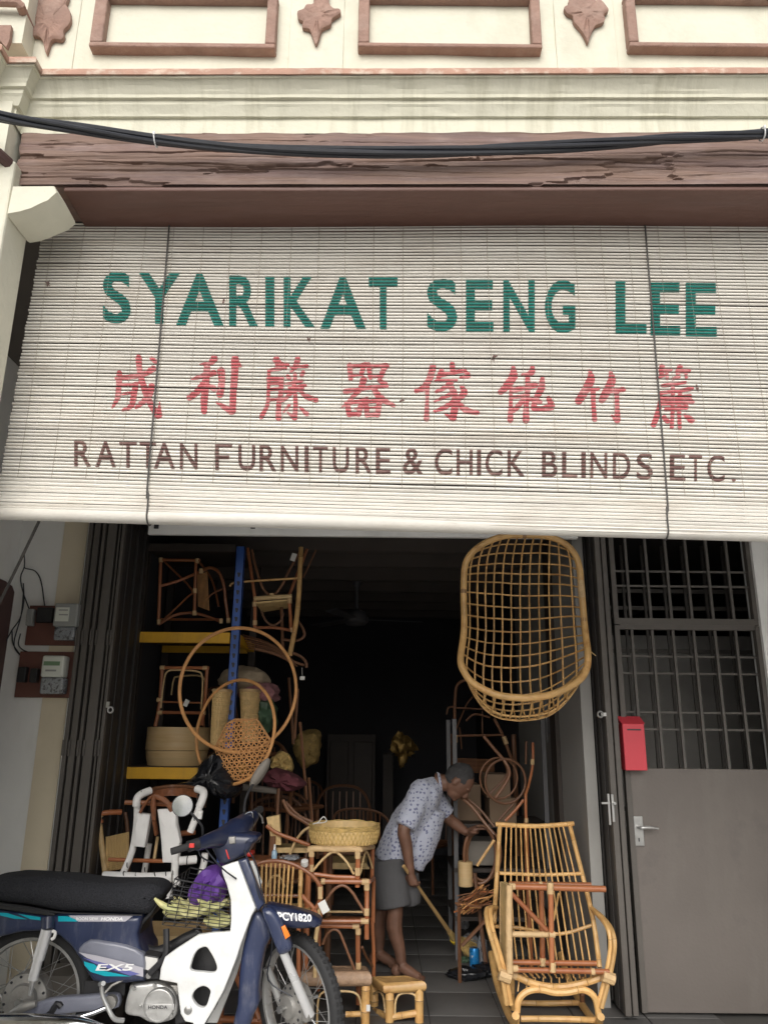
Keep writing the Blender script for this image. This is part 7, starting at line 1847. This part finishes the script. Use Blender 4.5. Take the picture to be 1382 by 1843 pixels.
hand(b, wrN, (hN - wrN), Vector((.55, .8, .1)), (.75, 1.0, .8))
shF = zp(500, 330, YFA - .02); elF = zp(612, 490, YFA); wrF = zp(735, 585, YFA - .10)
b.tube([shF, shF.lerp(elF, .5), elF, elF.lerp(wrF, .4), wrF], (.056, .050, .042, .040, .027), 12, 3)
hand(b, wrF, zp(850, 545, YFA - .14) - wrF, Vector((.1, -.15, -1)), (.12, .25, .2))
body = fuse('body', b, [M['skin']], per, .0055, 3)
body['label'] = 'bare arms, legs and head'
# hair cap: grey, follows the skull above the ears
h = MB(); h.ball(hc_ + ud * .016 - fd * .020, (.094, .079, .106), 40, 28, 0, Rm, .05, 3)
keep = MB()
hv = []
for f in h.f:
    c = sum((h.v[i] for i in f), Vector()) / len(f) - hc_
    c = c + Vector((1, 1, 1)) * .011 * noise.noise(c * 55)
    if c.dot(fd) < .050 + .25 * c.dot(ud) and c.dot(ud) > -.045 - .02 * math.sin(c.dot(sdv) * 40) and not (abs(c.dot(sdv)) > .06 and c.dot(ud) < .0 and c.dot(fd) > -.03): keep.add([h.v[i] for i in f], [tuple(range(len(f)))])
part(per, 'hair', keep, M['hair'])
# shirt
def ring_at(c, t, rx, ry, n=28, ph=0):
    t = t.normalized(); s = Vector((0, 1, 0)); s = (s - t * s.dot(t)).normalized(); u = t.cross(s)
    return [c + u * math.cos(2 * math.pi * k / n + ph) * rx + s * math.sin(2 * math.pi * k / n + ph) * ry for k in range(n)]
k1 = zp.r(1, pel)
spine = [(232, 775, 112, .185), (262, 700, 118, .185), (310, 600, 122, .185), (372, 485, 118, .19), (440, 375, 110, .195), (505, 290, 85, .17), (545, 262, 62, .10)]
sh_ = MB(); rings = []
cs = [zp(x, y, YC_) for x, y, *_ in spine]
for i, (x, y, rx, ry) in enumerate(spine):
    t = cs[min(i + 1, len(cs) - 1)] - cs[max(i - 1, 0)]
    rr = ring_at(cs[i], t, rx * k1, ry, 40)
    rings.append([p + (p - cs[i]).normalized() * .010 * noise.noise(p * 9 + Vector((0, 0, i))) for p in rr])
sh_.loft(rings)
sh_.tube([shN + Vector((.01, .05, .02)), shN + Vector((0, .01, 0)), shN.lerp(elN, .45), shN.lerp(elN, .95)], (.085, .085, .080, .074), 18, 3)
sh_.tube([shF + Vector((-.02, -.05, .02)), shF, shF.lerp(elF, .5), shF.lerp(elF, .88)], (.085, .082, .074, .066), 18, 3)
# belly fall: the shirt hangs forward
sh_.tube([zp(470, 420, YC_), zp(440, 560, YC_), zp(395, 700, YC_), zp(360, 800, YC_)], (.13, .13, .12, .09), 18, 3)
shirt = fuse('shirt', sh_, [M['shirt']], per, .009, 5)
# soft folds
for v in shirt.data.vertices:
    w = v.co; v.co = w + v.normal * (.009 * noise.noise(Vector((w.x * 14 + w.z * 6, w.y * 9, w.z * 5))) + .004 * noise.noise(w * 30))
q = MB(); q.loft([ring_at(zp(545, 258, YC_), zp(600, 250, YC_) - zp(545, 258, YC_), .078, .078, 24), ring_at(zp(562, 256, YC_), zp(600, 250, YC_) - zp(545, 258, YC_), .066, .068, 24)], 0, False); part(per, 'collar', q, M['shirt'])
# shorts
s_ = MB()
s_.tube([zp(238, 760, YC_), zp(225, 830, YC_)], (.165, .16), 20)
for hip, kn, off in ((hipN, kneeN, -.01), (hipF, kneeF, .01)):
    e_ = hip.lerp(kn, .97)
    s_.tube([hip + Vector((0, 0, .04)), hip.lerp(kn, .5), e_], (.125, .118, .115), 20, 2)
s_.tube([zp(330, 860, YC_ - .05), zp(345, 960, YC_ - .04), zp(350, 1050, YC_ - .03)], (.09, .085, .08), 16, 2)
sho = fuse('shorts', s_, [M['shorts']], per, .010, 4)
for v in sho.data.vertices:
    w = v.co; v.co = w + v.normal * (.007 * noise.noise(Vector((w.x * 16, w.y * 12, w.z * 4))))
# broom
br = thing('broom', 'long-handled straw broom with yellow binding held above the tiles', 'broom', PF(832, 1738))
a = zp(362, 870, YN_ - .02); c = PF(818, 1722); c.z = .11; 
a0 = a + (a - c).normalized() * .12
q = MB(); q.tube([a0, a.lerp(c, .5), c], (.011, .013, .016), 10, 1); part(br, 'handle', q, M['broom_wood'])
dd = (c - a).normalized()
q = MB(); q.tube([c - dd * .10, c - dd * .02, c + dd * .03], (.018, .024, .03), 10); part(br, 'neck', q, M['straw'])
q = MB(); q.tube([c - dd * .005, c + dd * .02], .0315, 12); part(br, 'binding', q, M['yellow_tape'])
q = MB(); tip = PF(843, 1736); side = Vector((.3, .9, 0)).normalized(); fwd = Vector((1, -.25, 0)).normalized()
for i in range(170):
    u = random.uniform(-1, 1); w_ = random.uniform(-1, 1)
    p0 = c + side * u * .02 + Vector((0, 0, .02 * w_)); p2 = Vector((c.x, c.y, .012 + .02 * random.random())) + fwd * (.10 + .10 * random.random()) + side * u * .12 + Vector((0, 0, max(0, w_) * .03))
    p1 = p0.lerp(p2, .5) + Vector((0, 0, .012)); q.tube([p0, p1, p2], (.0022, .0022, .001), 4)
part(br, 'bristles', q, M['straw'], stuff=True)
